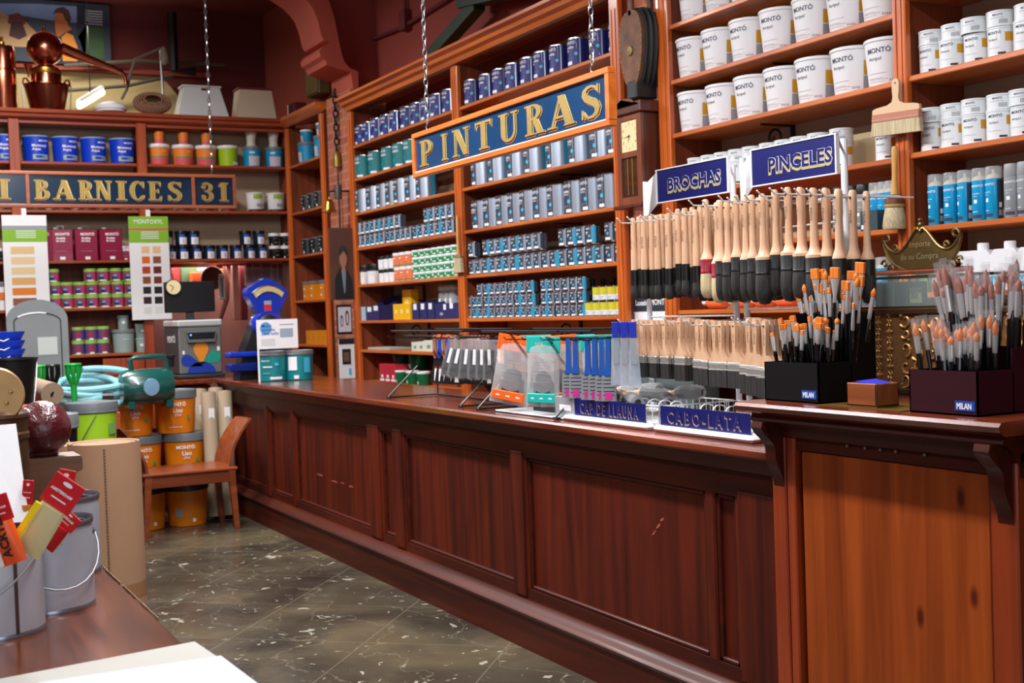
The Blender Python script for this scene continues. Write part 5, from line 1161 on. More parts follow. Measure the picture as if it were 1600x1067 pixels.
for i, (pr_, u, x, rx, lb_) in enumerate(((bo, 812, 2.50, .20, 'large orange headed bag, tilted, left of the aqua one'), (ba, 851, 2.47, .05, 'aqua headed bag in front between orange headed ones'), (bo, 870, 2.58, -.04, 'orange headed bag behind the aqua one, beside blue tools'), (ba, 838, 2.60, .0, 'aqua footed bag hidden behind the front orange headed bag'), (ba, 905, 2.66, 0, 'aqua headed bag hanging behind the blue tools, left one'), (ba, 935, 2.66, 0, 'aqua headed bag hanging behind the blue tools, right one'))):
    y = yat(u, x, 1.2); pr_.place((x, y, 1.272), 0, lb_, 'bag', rot=(rx, 0, .85))
def bluetool():
    o = thing('blue_tool'); b = B(); b.prism([(-.012, 0), (.012, 0), (.013, -.10), (.017, -.125), (.02, -.135), (-.02, -.135), (-.017, -.125), (-.013, -.10)], -.011, .011, BLUEP); b.build('handle', o)
    b = B(); b.prism([(-.035, -.135), (.035, -.135), (.04, -.23), (-.04, -.23)], -.006, .006, mat('grey_card_pack', (132, 136, 140), .5)); b.build('head', o)
    b = B()
    for k in range(5): b.box(-.0066, -.03, -.15-.014*k, -.006, .028, -.153-.014*k, PK)
    b.box(-.0070, -.02, -.225, -.006, .02, -.198, mat('magenta_print', (196, 40, 132), .5)); b.build('print', o); return o
bluetool = Proto(bluetool)
for i, u in enumerate((889, 900, 919, 930, 941, 951)):
    x = 2.47+.01*(i % 2); bluetool.place((x, yat(u, x, 1.2), 1.268), .1, f'blue handled filling tool with grey card head, {ORD[i]} from left', 'filling tool', 'blue handled filling tools', rot=(0, .06, .8), scale=(1, .72, 1))
cbox('grey_clip_box', 2.49, yat(898, 2.47, 1.05), yat(868, 2.47, 1.05), .9505, .05, .09, mat('pale_grey_box', (150, 154, 158), .5), 'pale grey box standing under the blue tools', extra=lambda e, d, w, h: e.box(-d/2-.001, -w*.7, h*.4, -d/2, w*.5, h*.65, PW))
def wpk():
    o = thing('white_packet'); b = B(); b.prism([(-.011, 0), (.011, 0), (.022, -.22), (-.024, -.22)], -.005, .005, mat('milky_film', (190, 202, 216), .3, alpha=.42, bump=.3, bscale=40)); b.build('bag', o)
    b = B(); b.bbox(-.0075, -.012, -.045, .007, .012, .012, mat('blue_header', (24, 44, 170), .4), .002); b.build('header', o)
    b = B(); b.box(-.0062, -.010, -.14, -.0055, .010, -.06, PG); b.build('print', o); return o
wpk = Proto(wpk)
for i, u in enumerate((962, 969, 976, 983, 990)):
    x = 2.47+.03*(i % 2); wpk.place((x, yat(u, x, 1.25), zat(508, x, yat(u, x, 1.25))), .9, f'milky packet with blue header left of the flat brushes, {ORD[i]} from left', 'packet', 'milky packets with blue headers')
o = thing('leaflet', 'flat pale tray lying on the counter under the nearer black rack', 'tray', (2.55, 4.5, ZT)); B().bbox(-.1, -.28, 0, .1, .3, .008, mat('pale_grey_tray', (196, 200, 202), .4), .003).build('sheet', o)
cbox('dark_crate', 2.62, 4.06, 4.62, .9595, .16, .07, mat('black_tray', (24, 24, 26), .5), 'black tray standing under the orange bags', 'tray')

# ================================================================ HIGH COUNTER: BRUSH BOXES, CASH REGISTER
HZ = 1.1005
def brush_box(label, x, y0, y1, m, hz_f, hz_b, logo_m):
    yc = (y0+y1)/2; W2 = (y1-y0)/2; o = thing('brush_box', label, 'box', (x, yc, HZ)); t = .004
    def pan(*a): B().box(*a, m).build('panel', o)
    d1, d2 = .12, .21
    pan(0, -W2, 0, t, W2, hz_f); pan(d1, -W2, 0, d1+t, W2, hz_f-.01); pan(d2, -W2, 0, d2+t, W2, hz_b)
    for s_ in (-1, 1):
        b = B(); b.prism([(0, 0), (0, hz_f), (d1, hz_f), (d1, hz_b), (d2+t, hz_b), (d2+t, 0)], s_*W2-(t if s_ > 0 else 0), s_*W2+(0 if s_ > 0 else t), m, 'xz'); b.build('side_panel', o)
    b = B(); b.box(0, -W2, 0, d2, W2, t, m); b.build('bottom', o)
    b = B(); w_ = .060; b.box(-.0012, -W2*.92, .012, 0, -W2*.92+w_, .036, mat('logo_blue', (16, 70, 160), .4)); b.ptext('MILAN', .0205, (-.0018, -W2*.92+w_-.0055, .0165), (0, -1, 0), (0, 0, 1), PW, .03, .76); b.build('logo', o, label='blue rectangle with white letters')
    return o
LBX, LB0, LB1 = 2.365, 2.655, 2.885
RBX, RB0, RB1 = 2.345, 2.085, 2.30
brush_box('matt black box crammed with flat artist brushes, small blue logo', LBX, LB0, LB1, mat('black_card', (14, 11, 14), .7, spec=.12), zat(566, LBX, 2.8)-HZ, zat(488, LBX+.15, 2.66)-HZ, 0)
brush_box('dark maroon box holding pointed artist brushes in clear sleeves', RBX, RB0, RB1, mat('maroon_card', (50, 13, 22), .7, spec=.12), zat(579, RBX, 2.2)-HZ, zat(543, RBX+.15, 2.08)-HZ, 0)
OHR = hair('orange_hair', (200, 92, 20), (246, 150, 50)); BRH = hair('brown_hair', (130, 60, 40), (190, 110, 80)); BHN = mat('gloss_black_handle', (10, 10, 12), .2, coat=.5)
SLV = mat('sleeve_film', (190, 190, 194), .15, alpha=.13)
def artist(kind, L_, w_, hl, sleeve=False):
    """kind flat or pointed; origin at the lower end of the handle"""
    def fn():
        o = thing('artist_brush'); zf = L_-hl-.045
        B().lathe([(.0012, 0), (.0022, .02), (.0032, zf*.6), (.0046, zf*.9), (.0036, zf)], BHN, n=8).build('handle', o)
        b = B(); f = w_ if kind == 'flat' else .0045
        if kind == 'flat': b.lathe([(.0036, zf-.004), (.0042, zf), (.0042, zf+.01), (f, L_-hl)], FSIL, n=12, sx=1, sy=1, cap=False); b.v = [(v[0]*(1-.62*max(0, (v[2]-zf-.01)/.035)), v[1], v[2]) for v in b.v]
        else: b.lathe([(.0038, zf-.004), (.0044, zf), (.0044, zf+.012), (.0046, L_-hl)], FSIL, n=10, cap=False)
        b.build('ferrule', o)
        b = B()
        if kind == 'flat': b.bbox(-w_*.3, -w_*.95, L_-hl, w_*.3, w_*.95, L_, OHR, .001)
        else: b.lathe([(.0046, L_-hl), (.006, L_-hl*.6), (.0045, L_-hl*.3), (0, L_)], OHR if not sleeve == 'brown' else BRH, n=10, cap=False)
        b.build('hair', o)
        if sleeve: B().lathe([(.0068, zf+.012), (.0085, L_-hl*.3), (.009, L_+.012)], SLV, n=10, sx=.75, cap=False).build('sleeve', o)
        return o
    return Proto(fn)
AF = [artist('flat', .21, .006, .012), artist('flat', .235, .009, .018), artist('flat', .20, .0035, .010), artist('flat', .25, .0125, .022), artist('pointed', .24, .005, .02)]
AP = [artist('pointed', .245, .005, .036, 'o'), artist('pointed', .215, .005, .026, 'o'), artist('pointed', .25, .005, .04, 'o')]
AB = [artist('pointed', .25, .005, .038, 'brown'), artist('pointed', .235, .005, .022, 'brown')]
random.seed(11)
def fill(protos, n, x0, x1, y0, y1, zb, tiltmax, scale, label, group, zj=.02):
    for i in range(n):
        t = (i+.5)/n; y = y1-(y1-y0)*t; x = random.uniform(x0, x1); a = (t-.5)*2*tiltmax+random.uniform(-.07, .07)
        sc = scale*random.uniform(.93, 1.07)
        # lean outwards along y about x axis; positive a leans towards -y (right)
        pk_ = random.choice(protos); pk_.place((x, y+0*a, HZ+.006+zb+random.uniform(0, zj)), 0, f'{label[0]}, {ORD[i]} from left in {label[1]}', 'brush', group, scale=(1.35, 1.35, sc), rot=(a*.9, random.uniform(-.06, .02), random.uniform(-.5, .5)))
fill(AF[:3]+[AF[1], AF[4]], 40, LBX+.015, LBX+.10, LB0+.02, LB1-.03, -.0, .20, .92, ('short black-handled orange-haired brush', 'front of black box'), 'brushes in the front of the black box', .012)
fill(AF, 48, LBX+.135, LBX+.20, LB0+.015, LB1-.015, .0, .20, 1.36, ('long black-handled orange-haired brush', 'rear of black box'), 'brushes in the rear of the black box', .03)
fill(AP, 32, RBX+.015, RBX+.10, RB0+.03, RB1-.01, -.005, .14, .88, ('sleeved brush with orange point', 'front of maroon box'), 'brushes in the front of the maroon box', .012)
fill(AB, 42, RBX+.135, RBX+.20, RB0+.01, RB1+.0, .0, .16, 1.32, ('taller sleeved brush with brown point', 'rear of maroon box'), 'brushes in the rear of the maroon box', .02)
# small wooden tray box and brass sheet between them
o = thing('wooden_box', 'small open varnished wooden box with blue paper in it between the brush boxes', 'box', (2.39, 2.475, HZ+.003)); w2 = .055
OAK = wood('small_box_wood', (120, 62, 30), (150, 84, 44), 1, .35, .3)
b = B()
for q in ((-.04, -w2, .04, -w2+.006), (-.04, w2-.006, .04, w2), (-.04, -w2, -.034, w2), (.034, -w2, .04, w2)): b.bbox(q[0], q[1], 0, q[2], q[3], .062, OAK, .002)
b.box(-.04, -w2, 0, .04, w2, .005, OAK); b.build('box_body', o)
b = B(); b.add([(-.03, -.045, .058), (.032, -.045, .060), (.032, .02, .070), (-.03, .03, .066), (-.03, -.045, .054), (.032, -.045, .056), (.032, .02, .066), (-.03, .03, .062)], [(0, 1, 2, 3), (7, 6, 5, 4), (0, 4, 5, 1), (1, 5, 6, 2), (2, 6, 7, 3), (3, 7, 4, 0)], mat('blue_paper', (36, 44, 180), .6)); b.build('blue_paper', o)
tag(B().box(2.33, 2.32, HZ, 2.50, 2.625, HZ+.0015, mat('dull_brass_sheet', (120, 96, 40), .4, .6, var=.3, vscale=30)).build('brass_sheet'), 'dull brass sheet lying under the small wooden box', 'metal sheet')
# cash register
BRZ = mat('antique_bronze', (128, 88, 48), .45, .35, var=.25, vscale=20); BRZL = mat('bronze_relief', (206, 156, 96), .38, .6); BRZD = mat('bronze_dark', (76, 54, 32), .45, .4)
ry1, ry0 = 2.905, 2.02; rx = 2.745; rz = 1.349
o = thing('cash_register', 'old bronze cash register with embossed scrollwork front and a glass topped indicator case', 'cash register', (2.85, 2.47, HZ)); T = Matrix.Translation((-2.85, -2.47, -HZ))
B().bbox(rx, ry0, HZ, 2.98, ry1, rz, BRZ, .006).xf(T).build('body', o)
b = B(); b.bbox(rx-.008, ry0, rz-.012, 2.985, ry1+.006, rz+.006, BRZD, .003); b.bbox(rx-.008, ry1-.012, HZ, rx+.004, ry1+.004, rz-.01, BRZL, .003); b.bbox(rx-.008, ry0, HZ, rx+.004, ry1, HZ+.018, BRZD, .003)
for k in range(36): b.lathe([(0, -.0035), (.003, -.0025), (.0035, 0)], BRZL, rx-.008, ry1-.004, HZ+.02+k*.0064, 6, axis=0)
b.xf(T).build('frame_moulding', o)
def curl(b, y, z, R_, s_, turns=1.6, r=.0042, a0=0):
    pts = []
    for k in range(18):
        t = k/17; a = a0+s_*t*PI*turns; q = R_*(1-.75*t); pts.append((rx-.002, y+q*math.cos(a), z+q*math.sin(a)))
    b.tube(pts, [r*(1-.4*k/17) for k in range(18)], BRZL, 5)
def knob(b, y, z, r): b.lathe([(0, -r*1.1), (r*.7, -r*.8), (r, 0)], BRZL, rx, y, z, 8, axis=0)
cols = [ry1-.05, ry1-.095, ry1-.14]
for ci, y in enumerate(cols):
    b = B()
    for k in range(9):
        z = HZ+.03+k*.026
        if (k+ci) % 2: 
            knob(b, y, z, .0045)
            for s1 in (-1, 1):
                b.tube([(rx-.001, y, z+s1*.004), (rx-.003, y+.006, z+s1*.010), (rx-.001, y+.009, z+s1*.004)], .0018, BRZL, 4); b.tube([(rx-.001, y, z+s1*.004), (rx-.003, y-.006, z+s1*.010), (rx-.001, y-.009, z+s1*.004)], .0018, BRZL, 4)
        else:
            knob(b, y, z, .0075); knob(b, y+.010, z, .004); knob(b, y-.010, z, .004); knob(b, y, z+.010, .003); knob(b, y, z-.010, .003)
    b.xf(T).build('bead_ornament', o)
b = B(); random.seed(5)
for yy in [ry1-.20-.055*k for k in range(13)]:
    for zz in (HZ+.04, HZ+.085, HZ+.13, HZ+.175, HZ+.215):
        curl(b, yy+random.uniform(-.008, .008), zz+random.uniform(-.006, .006), random.uniform(.018, .026), random.choice((-1, 1)), a0=random.uniform(0, 6)); knob(b, yy+random.uniform(-.025, .025), zz+random.uniform(-.02, .02), random.uniform(.004, .008))
b.xf(T).build('scroll_ornament', o)
# glass case
gz0, gz1 = rz+.006, 1.447; gy0, gy1 = 2.42, ry1
b = B()
for z in (gz0+.003, gz1): 
    b.box(rx, gy0, z-.003, rx+.006, gy1, z+.003, BRZD); b.box(2.97, gy0, z-.003, 2.976, gy1, z+.003, BRZD)
    for y in (gy0, gy1-.006): b.box(rx, y, z-.003, 2.976, y+.006, z+.003, BRZD)
for y in (gy0, gy1-.006):
    for x in (rx, 2.97): b.box(x, y, gz0, x+.006, y+.006, gz1, BRZD)
b.xf(T).build('case_frame', o)
B().box(rx+.001, gy0+.006, gz0, rx+.004, gy1-.006, gz1, GLASS).xf(T).build('front_glass', o)
B().box(rx, gy0, gz1+.003, 2.976, gy1, gz1+.007, GLASS).xf(T).build('top_glass', o)
b = B(); b.box(rx+.03, gy1-.24, gz0+.015, rx+.033, gy1-.195, gz0+.06, mat('tan_tag', (150, 150, 110), .6)); b.ptext('30c', .026, (rx+.0292, gy1-.199, gz0+.028), (0, -1, 0), (0, 0, 1), PK, .02, .8); b.xf(T).build('number_tag', o, label='pale number tag reading 30c')
B().bbox(rx+.06, gy1-.10, gz0, 2.95, gy1-.02, gz1-.012, mat('dark_green_glass', (20, 30, 28), .3), .004).xf(T).build('indicator_drum', o)
for k, (y, x) in enumerate(((gy1-.03, 2.77), )):
    b = B(); b.tube([(2.80, 2.905, gz1+.016), (2.80, 2.50, gz1+.016)], .008, COPPER, 10); b.xf(T).build('copper_rod', o)
# crest plaque
PLQ = mat('plaque_brass', (150, 130, 84), .4, .85, var=.2, vscale=20)
px_ = 2.84; pyc = 2.72; o = thing('crest_plaque', 'brass crest plaque with scroll corners standing on the cash register', 'plaque', (px_, pyc, 1.455)); W_ = .152
top = []
for k in range(25):
    t = k/24*2-1; z = .09+.05*math.cos(t*PI*.5)**2*(1 if abs(t) < .6 else .8)
    z = .062+.078*math.exp(-(t/.38)**2)+.052*abs(t)**6; top.append((t*W_, z))
botm = [((1-2*k/20)*W_, .10-.095*math.sqrt(max(0, 1-(1-2*k/20)**2))) for k in range(21)]
pl = top+botm
B().prism(pl, -.004, .004, PLQ).build('plate', o)
b = B(); rim = [(-.006, p[0], p[1]) for p in pl]; b.tube(rim, .0035, PLQ, 6, True)
b.build('rim', o)
for s_ in (-1, 1):
    for (R_, y, z) in ((.016, .135, .112), (.012, .10, .082), (.013, .12, .02), (.014, .145, .035), (.012, .09, .004)):
        b = B(); pts = [(-.008, s_*(y+R_*(1-.7*k/13)*math.cos(k*.42)), z+R_*(1-.7*k/13)*math.sin(k*.42)) for k in range(14)]; b.tube(pts, .0042, PLQ, 5); b.build('scroll', o)
b = B()
for (y, z, r) in ((0, .148, .009), (-.008, .135, .006), (.008, .135, .006), (0, .162, .005), (0, .13, .007)): b.lathe([(0, -.014), (r*.8, -.01), (r, 0)], PLQ, 0, y, z, 8, axis=0)
b.build('crest_knob', o)
b = B(); TXT = mat('engraved_line', (206, 190, 140), .4, .6)
b.ptext('Importe', .026, (-.0055, .045, .082), (0, -1, 0), (0, 0, 1), TXT); b.ptext('de su Compra', .026, (-.0055, .082, .045), (0, -1, 0), (0, 0, 1), TXT); b.build('lettering', o)
# big brushes hanging on the shelf post
def bigflat():
    o = thing('wide_brush', 'very wide flat brush with pale wood handle hanging on the shelf post', 'brush', (3.755, yat(1401, 3.755, 2.2), zat(122, 3.755, 3.7)))
    pr = [(0, 0), (.012, -.003), (.0165, -.018), (.016, -.05), (.013, -.075), (.018, -.092), (.04, -.103), (.085, -.108), (.105, -.112), (.112, -.118), (.112, -.136)]
    b = B(); b.prism([(a, z) for a, z in pr]+[(-a, z) for a, z in reversed(pr[1:])], -.008, .008, mat('pale_handle', (224, 190, 148), .4, coat=.3)); b.build('handle', o)
    b = B(); b.bbox(-.013, -.113, -.168, .013, .113, -.134, mat('pink_band', (188, 120, 96), .45), .003); b.box(-.0135, -.113, -.158, -.0128, .113, -.156, BRIP); b.build('ferrule', o)
    B().prism([(-.112, -.166), (.112, -.166), (.118, -.222), (-.118, -.222)], -.011, .011, BRIP).build('bristles', o)
    b = B(); b.lathe([(0, -.0085), (.004, -.0082), (.004, -.007)], PK, 0, 0, -.018, 8, axis=0); b.build('hanging_hole', o)
    o.rotation_euler = (.02, 0, .15)
bigflat()
o = thing('round_tar_brush', 'long round brush with yellow handle and pale bristles hanging below the wide brush', 'brush', (3.755, yat(1399, 3.755, 1.9), zat(226, 3.755, 3.7)))
b = B(); b.lathe([(0, 0), (.011, -.004), (.0135, -.02), (.0125, -.06), (.011, -.12), (.0135, -.17), (.017, -.20)], mat('amber_handle', (214, 160, 84), .35, coat=.4), n=14); b.build('handle', o)
B().lathe([(.014, -.195), (.022, -.2), (.024, -.21), (.038, -.214), (.040, -.232), (.038, -.234)], mat('brown_ferrule', (112, 66, 48), .4, .3), n=18).build('ferrule', o)
B().lathe([(.038, -.234), (.041, -.236), (.041, -.246), (.039, -.248)], mat('twine_band', (170, 140, 80), .6), n=18).build('binding', o)
B().lathe([(.036, -.246), (.042, -.28), (.047, -.325), (.044, -.335), (0, -.338)], BRIP, n=18, cap=False).build('bristles', o); o.rotation_euler = (.04, 0, 0)
# ================================================================ BACK SHELVING (faces the camera, front plane y = YB)
YB = 11.7; ROT = PI/2
def X_(u, z=2.4, Y=YB): return xat(u, Y, z)
BZ = {'top': 3.285, 'A': hy(240, 256, YB)[2], 'B': hy(360, 329.4, YB)[2], 'C': hy(204, 406, YB)[2], 'D': hy(140, 481, YB)[2], 'E': hy(180, 552, YB)[2]}
pxs = [X_(22, 3), X_(221, 3), X_(453, 2.9)]
xL = pxs[0]-2.2
o = thing('back_shelving', 'red-brown shelving across the back wall behind the BARNICES sign, full of tubs', 'shelves', (1.8, YB, 0)); T = Matrix.Translation((-1.8, -YB, 0)); YW = 12.02
b = B(); z = 3.20
b.prism([(YB-.0, z), (YB-.03, z+.02), (YB-.035, z+.045), (YB-.06, z+.055), (YB-.065, z+.085), (YW, z+.085), (YW, z+.05), (YB+.03, z)], xL, 3.90, BSH, 'yz'); b.xf(T).build('cornice', o)
B().box(xL, YB+.02, 3.17, 3.86, YW, 3.2, BSH).xf(T).build('top_board', o)
for i, (xc, zb_) in enumerate(((pxs[0], .9), (pxs[1], .9), (pxs[2], .9), (xL, .9))):
    b = B(); b.bbox(xc-.045, YB-.012, zb_, xc+.045, YB+.02, 3.2, BSZ, .005); b.box(xc-.02, YB+.02, zb_, xc+.02, YW, 3.2, SHD); b.xf(T).build('post', o)
x0m, x1m = X_(74, 1.9)-.0, X_(261, 1.8)
for k, (za, xa, xb) in {'A1': (BZ['A'], xL, pxs[2]), 'B1': (BZ['B'], xL, pxs[2]), 'C1': (BZ['C'], xL, pxs[2]), 'D1': (BZ['D'], xL, pxs[1]), 'E1': (BZ['E'], pxs[0]+.3, pxs[1])}.items():
    for (sa, sb) in ((xa, pxs[0]), (pxs[0], pxs[1]), (pxs[1], pxs[2])):
        if sb > xb+.01 or sb <= xa: continue
        sa = max(sa, xa); B().bbox(sa+.046, YB+.0, za-.026, sb-.046, YW-.012, za, BSH, .004).xf(T).build('shelf', o)
B().box(xL, YW-.012, BZ['C'], pxs[2], YW, 3.2, BKD).xf(T).build('backing', o)
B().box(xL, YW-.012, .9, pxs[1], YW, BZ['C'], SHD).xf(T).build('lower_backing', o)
B().bbox(pxs[0]+.30, YB-.01, 1.0, pxs[0]+.36, YB+.02, BZ['D']-.026, BSZ, .004).xf(T).build('short_post', o)
B().bbox(xL, YB-.05, .86, pxs[1]+.1, YW, .9, BSH, .004).xf(T).build('ledge', o)
B().bbox(pxs[1]-.42, YB+.01, .905, pxs[1]-.05, YB+.03, 1.06, BSZ, .004).xf(T).build('drawer_front', o)
B().bbox(xL, YB+.02, .02, pxs[1]+.1, YW, .86, BSZ, .006).xf(T).build('base_cabinet', o)
def rowb(pr, z, us, dy, desc, cat, where, group, Y=YB, **k):
    for i, u in enumerate(us):
        lab = f'{desc}, {ordn(i, len(us))} from the left, {where}' if len(us) > 1 else f'{desc}, {where}'
        pr.place((xat(u, Y+dy, z+.1), Y+dy, z), ROT+random.uniform(-.15, .15), lab, cat, group if len(us) > 1 else None)
RBL = mat('royal_blue_tub', (14, 60, 200), .4)
def lab_mx(b, rb, r, h):
    b.wtext('MONTÓ', .024, r, 4, h*.8, PW, bold=.02, off=.003); b.wtext('Montoxyl', .034, r*.97, -26, h*.6, PW, bold=.02, off=.003); b.wtext('Aqua', .034, r*.95, -26, h*.46, PW, bold=.02, off=.003)
    b.patch(r*.93, -24, 56, h*.1, h*.3, mat('pale_picture', (150, 170, 160), .5), off=.003); b.patch(r*.93, -10, 30, h*.16, h*.26, RBL, off=.004)
mxt = tub(.112, .235, RBL, mat('pale_blue_lid', (150, 180, 220), .3), lab_mx, taper=.9, lid_h=.05, lid_over=1.03)
rowb(mxt, BZ['A'], [7, 56, 102, 146, 191], .14, 'royal blue wood-stain tub', 'paint tub', 'top shelf above the BARNICES sign', 'royal blue tubs on the back top shelf')
OTB = mat('orange_pink_tub', (234, 132, 40), .45)
def lab_op(b, rb, r, h): b.patch(rb, -70, 90, h*.06, h*.42, mat('pink_print', (214, 90, 100), .5), r1=r*.95, off=.002); b.patch(r*.95, -70, 90, h*.42, h*.5, GRP, off=.002); b.fit('MONTÓ', r*.5, r, 0, h*.75, PW, off=.002)
opt = tub(.096, .195, OTB, WHITE, lab_op, taper=.88, lid_h=.17); opc = tub(.046, .125, OTB, OTB, lambda b, rb, r, h: b.patch(r, -60, 60, h*.1, h*.5, mat('pink_print', (214, 90, 100), .5), off=.001), name='paint_cup', taper=.9, lid_h=.3)
us_ = [248, 286, 322]
rowb(opt, BZ['A'], us_, .13, 'orange-pink tub with white lid', 'paint tub', 'on back top shelf', 'orange and pink tubs on the back top shelf')
rowb(opc, BZ['A']+.193, us_, .13, 'small orange cup stacked on orange-pink tub', 'paint cup', 'back top shelf', 'small orange cups')
lmt = tub(.096, .20, mat('lime_tub', (160, 200, 20), .45), WHITE, lambda b, rb, r, h: b.patch(r, 20, 60, h*.08, h*.25, PW), taper=.88, lid_h=.15)
rowb(lmt, BZ['A'], [356], .13, 'lime green tub with white lid', 'paint tub', 'beside the cyan tubs on the back top shelf', '')
cuc = Proto(lambda: (lambda o: (B().lathe([(.05, 0), (.042, .04), (.044, .07), (.058, .14), (.06, .155), (0, .156)], mat('ivory_cup', (206, 200, 186), .5), n=18).build('cup_body', o), o)[1])(thing('ivory_cup')))
rowb(cyt, BZ['A'], [394, 429], .13, 'cyan tub with grey lid', 'paint tub', 'right end of back top shelf', 'cyan tubs on the back top shelf')
rowb(cuc, BZ['A']+.2, [392, 427], .13, 'ivory cup stacked on cyan tub', 'cup', 'right end of back top shelf', 'ivory cups')
def lab_gw(b, rb, r, h): b.patch(r*.96, -30, 30, h*.72, h*.97, mat('lime_print', (150, 180, 30), .5), off=.004); b.patch(rb, -80, 80, h*.01, h*.14, mat('maroon_print', (70, 30, 30), .5), off=.003); b.patch(r*.97, -10, 40, h*.3, h*.45, PG, off=.003)
gwt = tub(.088, .18, WHITE, WHITE, lab_gw, taper=.88, lid_h=.05)
rowb(gwt, BZ['B'], [399, 431], .13, 'white tub with lime patch', 'paint tub', 'right of the BARNICES sign', 'white tubs beside the back sign')
rowb(gwt, BZ['B'], [20, 55, 95, 135, 172, 210, 247, 285, 320, 355], .13, 'white tub hidden behind the BARNICES sign', 'paint tub', 'only its foot showing', 'white tubs behind the back sign')
# tall maroon tins
MAR = mat('maroon_tin', (140, 26, 62), .35, coat=.3)
def mtin(h, w_):
    def fn():
        o = thing('oil_tin'); b = B(); b.bbox(-w_*.6, -w_, .002, w_*.6, w_, h, MAR, .006); b.build('tin_body', o)
        b = B(); b.bbox(-w_*.62, -w_*1.02, h-.006, w_*.62, w_*1.02, h, CHROME, .003); b.bbox(-w_*.62, -w_*1.02, 0, w_*.62, w_*1.02, .005, CHROME, .002); b.build('rim', o)
        B().lathe([(.02, h), (.02, h+.015), (.014, h+.018)], mat('grey_cap2', (170, 170, 170), .4), 0, w_*.45, 0, 12).build('cap', o)
        if h > .2: B().tube([(0, -.02, h), (0, -.03, h+.03), (0, .03, h+.03), (0, .02, h)], .004, STEEL, 6).build('handle', o)
        b = B(); x = -w_*.6-.001
        b.ptext('MONTÓ', .032, (x, w_*.5, h*.8), (0, -1, 0), (0, 0, 1), PW, .03); b.ptext('Aceite', .03, (x, w_*.45, h*.68), (0, -1, 0), (0, 0, 1), PW, .03); b.ptext('de teca', .026, (x, w_*.45, h*.60), (0, -1, 0), (0, 0, 1), PW, .03)
        b.box(x, -w_*.3, h*.04, x+.001, w_*.15, h*.13, PW); b.box(x, -w_*.5, h*.3, x+.001, w_*.5, h*.31, PG); b.build('label', o); return o
    return Proto(fn)
mt = mtin(.285, .098); ms = mtin(.14, .05)
rowb(mt, BZ['C'], [63, 96, 134, 171.5], .10, 'tall maroon teak-oil tin', 'tin', 'between the two colour cards', 'tall maroon tins', )
rowb(ms, BZ['C'], [195], .10, 'small maroon tin', 'tin', 'right of the tall maroon tins', '')
# dark jars right of the cards
JB = mat('dark_blue_jar', (12, 34, 60), .3)
def lab_j(b, rb, r, h): b.patch(r, -30, 46, h*.06, h*.70, PW, off=.001); b.patch(r, -30, 20, h*.70, h*.95, PBL, off=.001); b.patch(r, 5, 10, h*.2, h*.5, PBL, off=.002)
jt = tub(.056, .134, JB, BLACK, lab_j, name='pigment_jar', taper=.99, lid_h=.22, lid_over=1.04)
def lab_k(b, rb, r, h): b.fit('MONTÓ', r*.8, r, -10, h*.7, PG, off=.001); b.patch(r, -10, 30, h*.3, h*.36, PG); b.patch(r, -40, -28, h*.05, h*.2, PW)
jk = tub(.052, .122, BLACK, WHITE, lab_k, name='black_jar', taper=.95, lid_h=.24)
rowb(jt, BZ['C'], [266, 286, 306, 327, 347, 368, 389, 408], .10, 'dark blue jar with white label', 'jar', 'lower row by colour card', 'dark blue jars, lower row')
rowb(jt, BZ['C']+.1345, [260, 283, 302, 383, 404], .10, 'dark blue jar with white label', 'jar', 'upper row by colour card', 'dark blue jars, upper row')
rowb(jk, BZ['C'], [429, 446], .09, 'black jar with white lid', 'jar', 'lower pair beside dark blue jars', 'black jars, lower pair')
rowb(jk, BZ['C']+.1225, [428, 445], .09, 'black jar with white lid', 'jar', 'upper pair beside dark blue jars', 'black jars, upper pair')
rowb(jk, BZ['C'], [1, 14], .12, 'black jar with white lid', 'jar', 'left of the left colour card', 'black jars at the left edge')
# lime and magenta tins
LIM = mat('lime_ring', (150, 200, 90), .4); MAG = mat('magenta_tin', (150, 70, 90), .4)
def lab_lm(b, r, h): b.patch(r, -80, 80, h*.76, h*.99, LIM, .0012); b.patch(r, -40, 8, h*.16, h*.56, mat('dusk_print', (34, 40, 90), .5)); b.patch(r, -30, 4, h*.38, h*.52, mat('sky_print', (110, 170, 210), .5), .0012); b.patch(r, 10, 44, h*.16, h*.72, mat('pink_panel', (200, 60, 130), .5)); b.patch(r, -30, 30, h*.03, h*.14, PW)
lmc = tin(.056, .118, MAG, lab_lm, ring=LIM, n=16)
for t, us_, nm in ((0, [86, 105, 124, 144, 164, 184, 203], 'bottom'), (1, [85, 104, 124, 143, 163, 183, 203], 'middle'), (2, [82, 140, 160, 180, 200], 'top')):
    rowb(lmc, BZ['D']+t*.1185, us_, .09, 'lime and magenta tin', 'paint can', nm+' row between colour cards', 'lime and magenta tins, '+nm+' row')
PUR = mat('purple_tin', (96, 70, 140), .4)
def lab_pp(b, r, h): b.patch(r, -80, 80, h*.78, h*.99, LIM, .0012); b.patch(r, -36, 24, h*.2, h*.7, mat('plum_print', (140, 50, 70), .5)); b.patch(r, -20, 20, h*.05, h*.16, PW)
pur = tin(.054, .125, PUR, lab_pp, ring=LIM, n=16)
for t, nm in ((0, 'lower'), (1, 'upper')): rowb(pur, BZ['E']+t*.1255, [122, 142, 161], .09, 'lime and purple tin', 'paint can', nm+' row above the paper stack', 'lime and purple tins, '+nm+' row')
PGR = mat('pale_grey_green_tub', (150, 168, 164), .45)
pgt = tub(.098, .215, PGR, mat('mid_grey_lid', (120, 128, 128), .45), lambda b, rb, r, h: b.fit('MONTÓ', r*.6, r, -14, h*.66, PW, off=.003), taper=.92); pgs = tub(.05, .13, PGR, PGR, lambda b, rb, r, h: b.patch(r, -20, 10, h*.5, h*.7, PW), taper=.95)
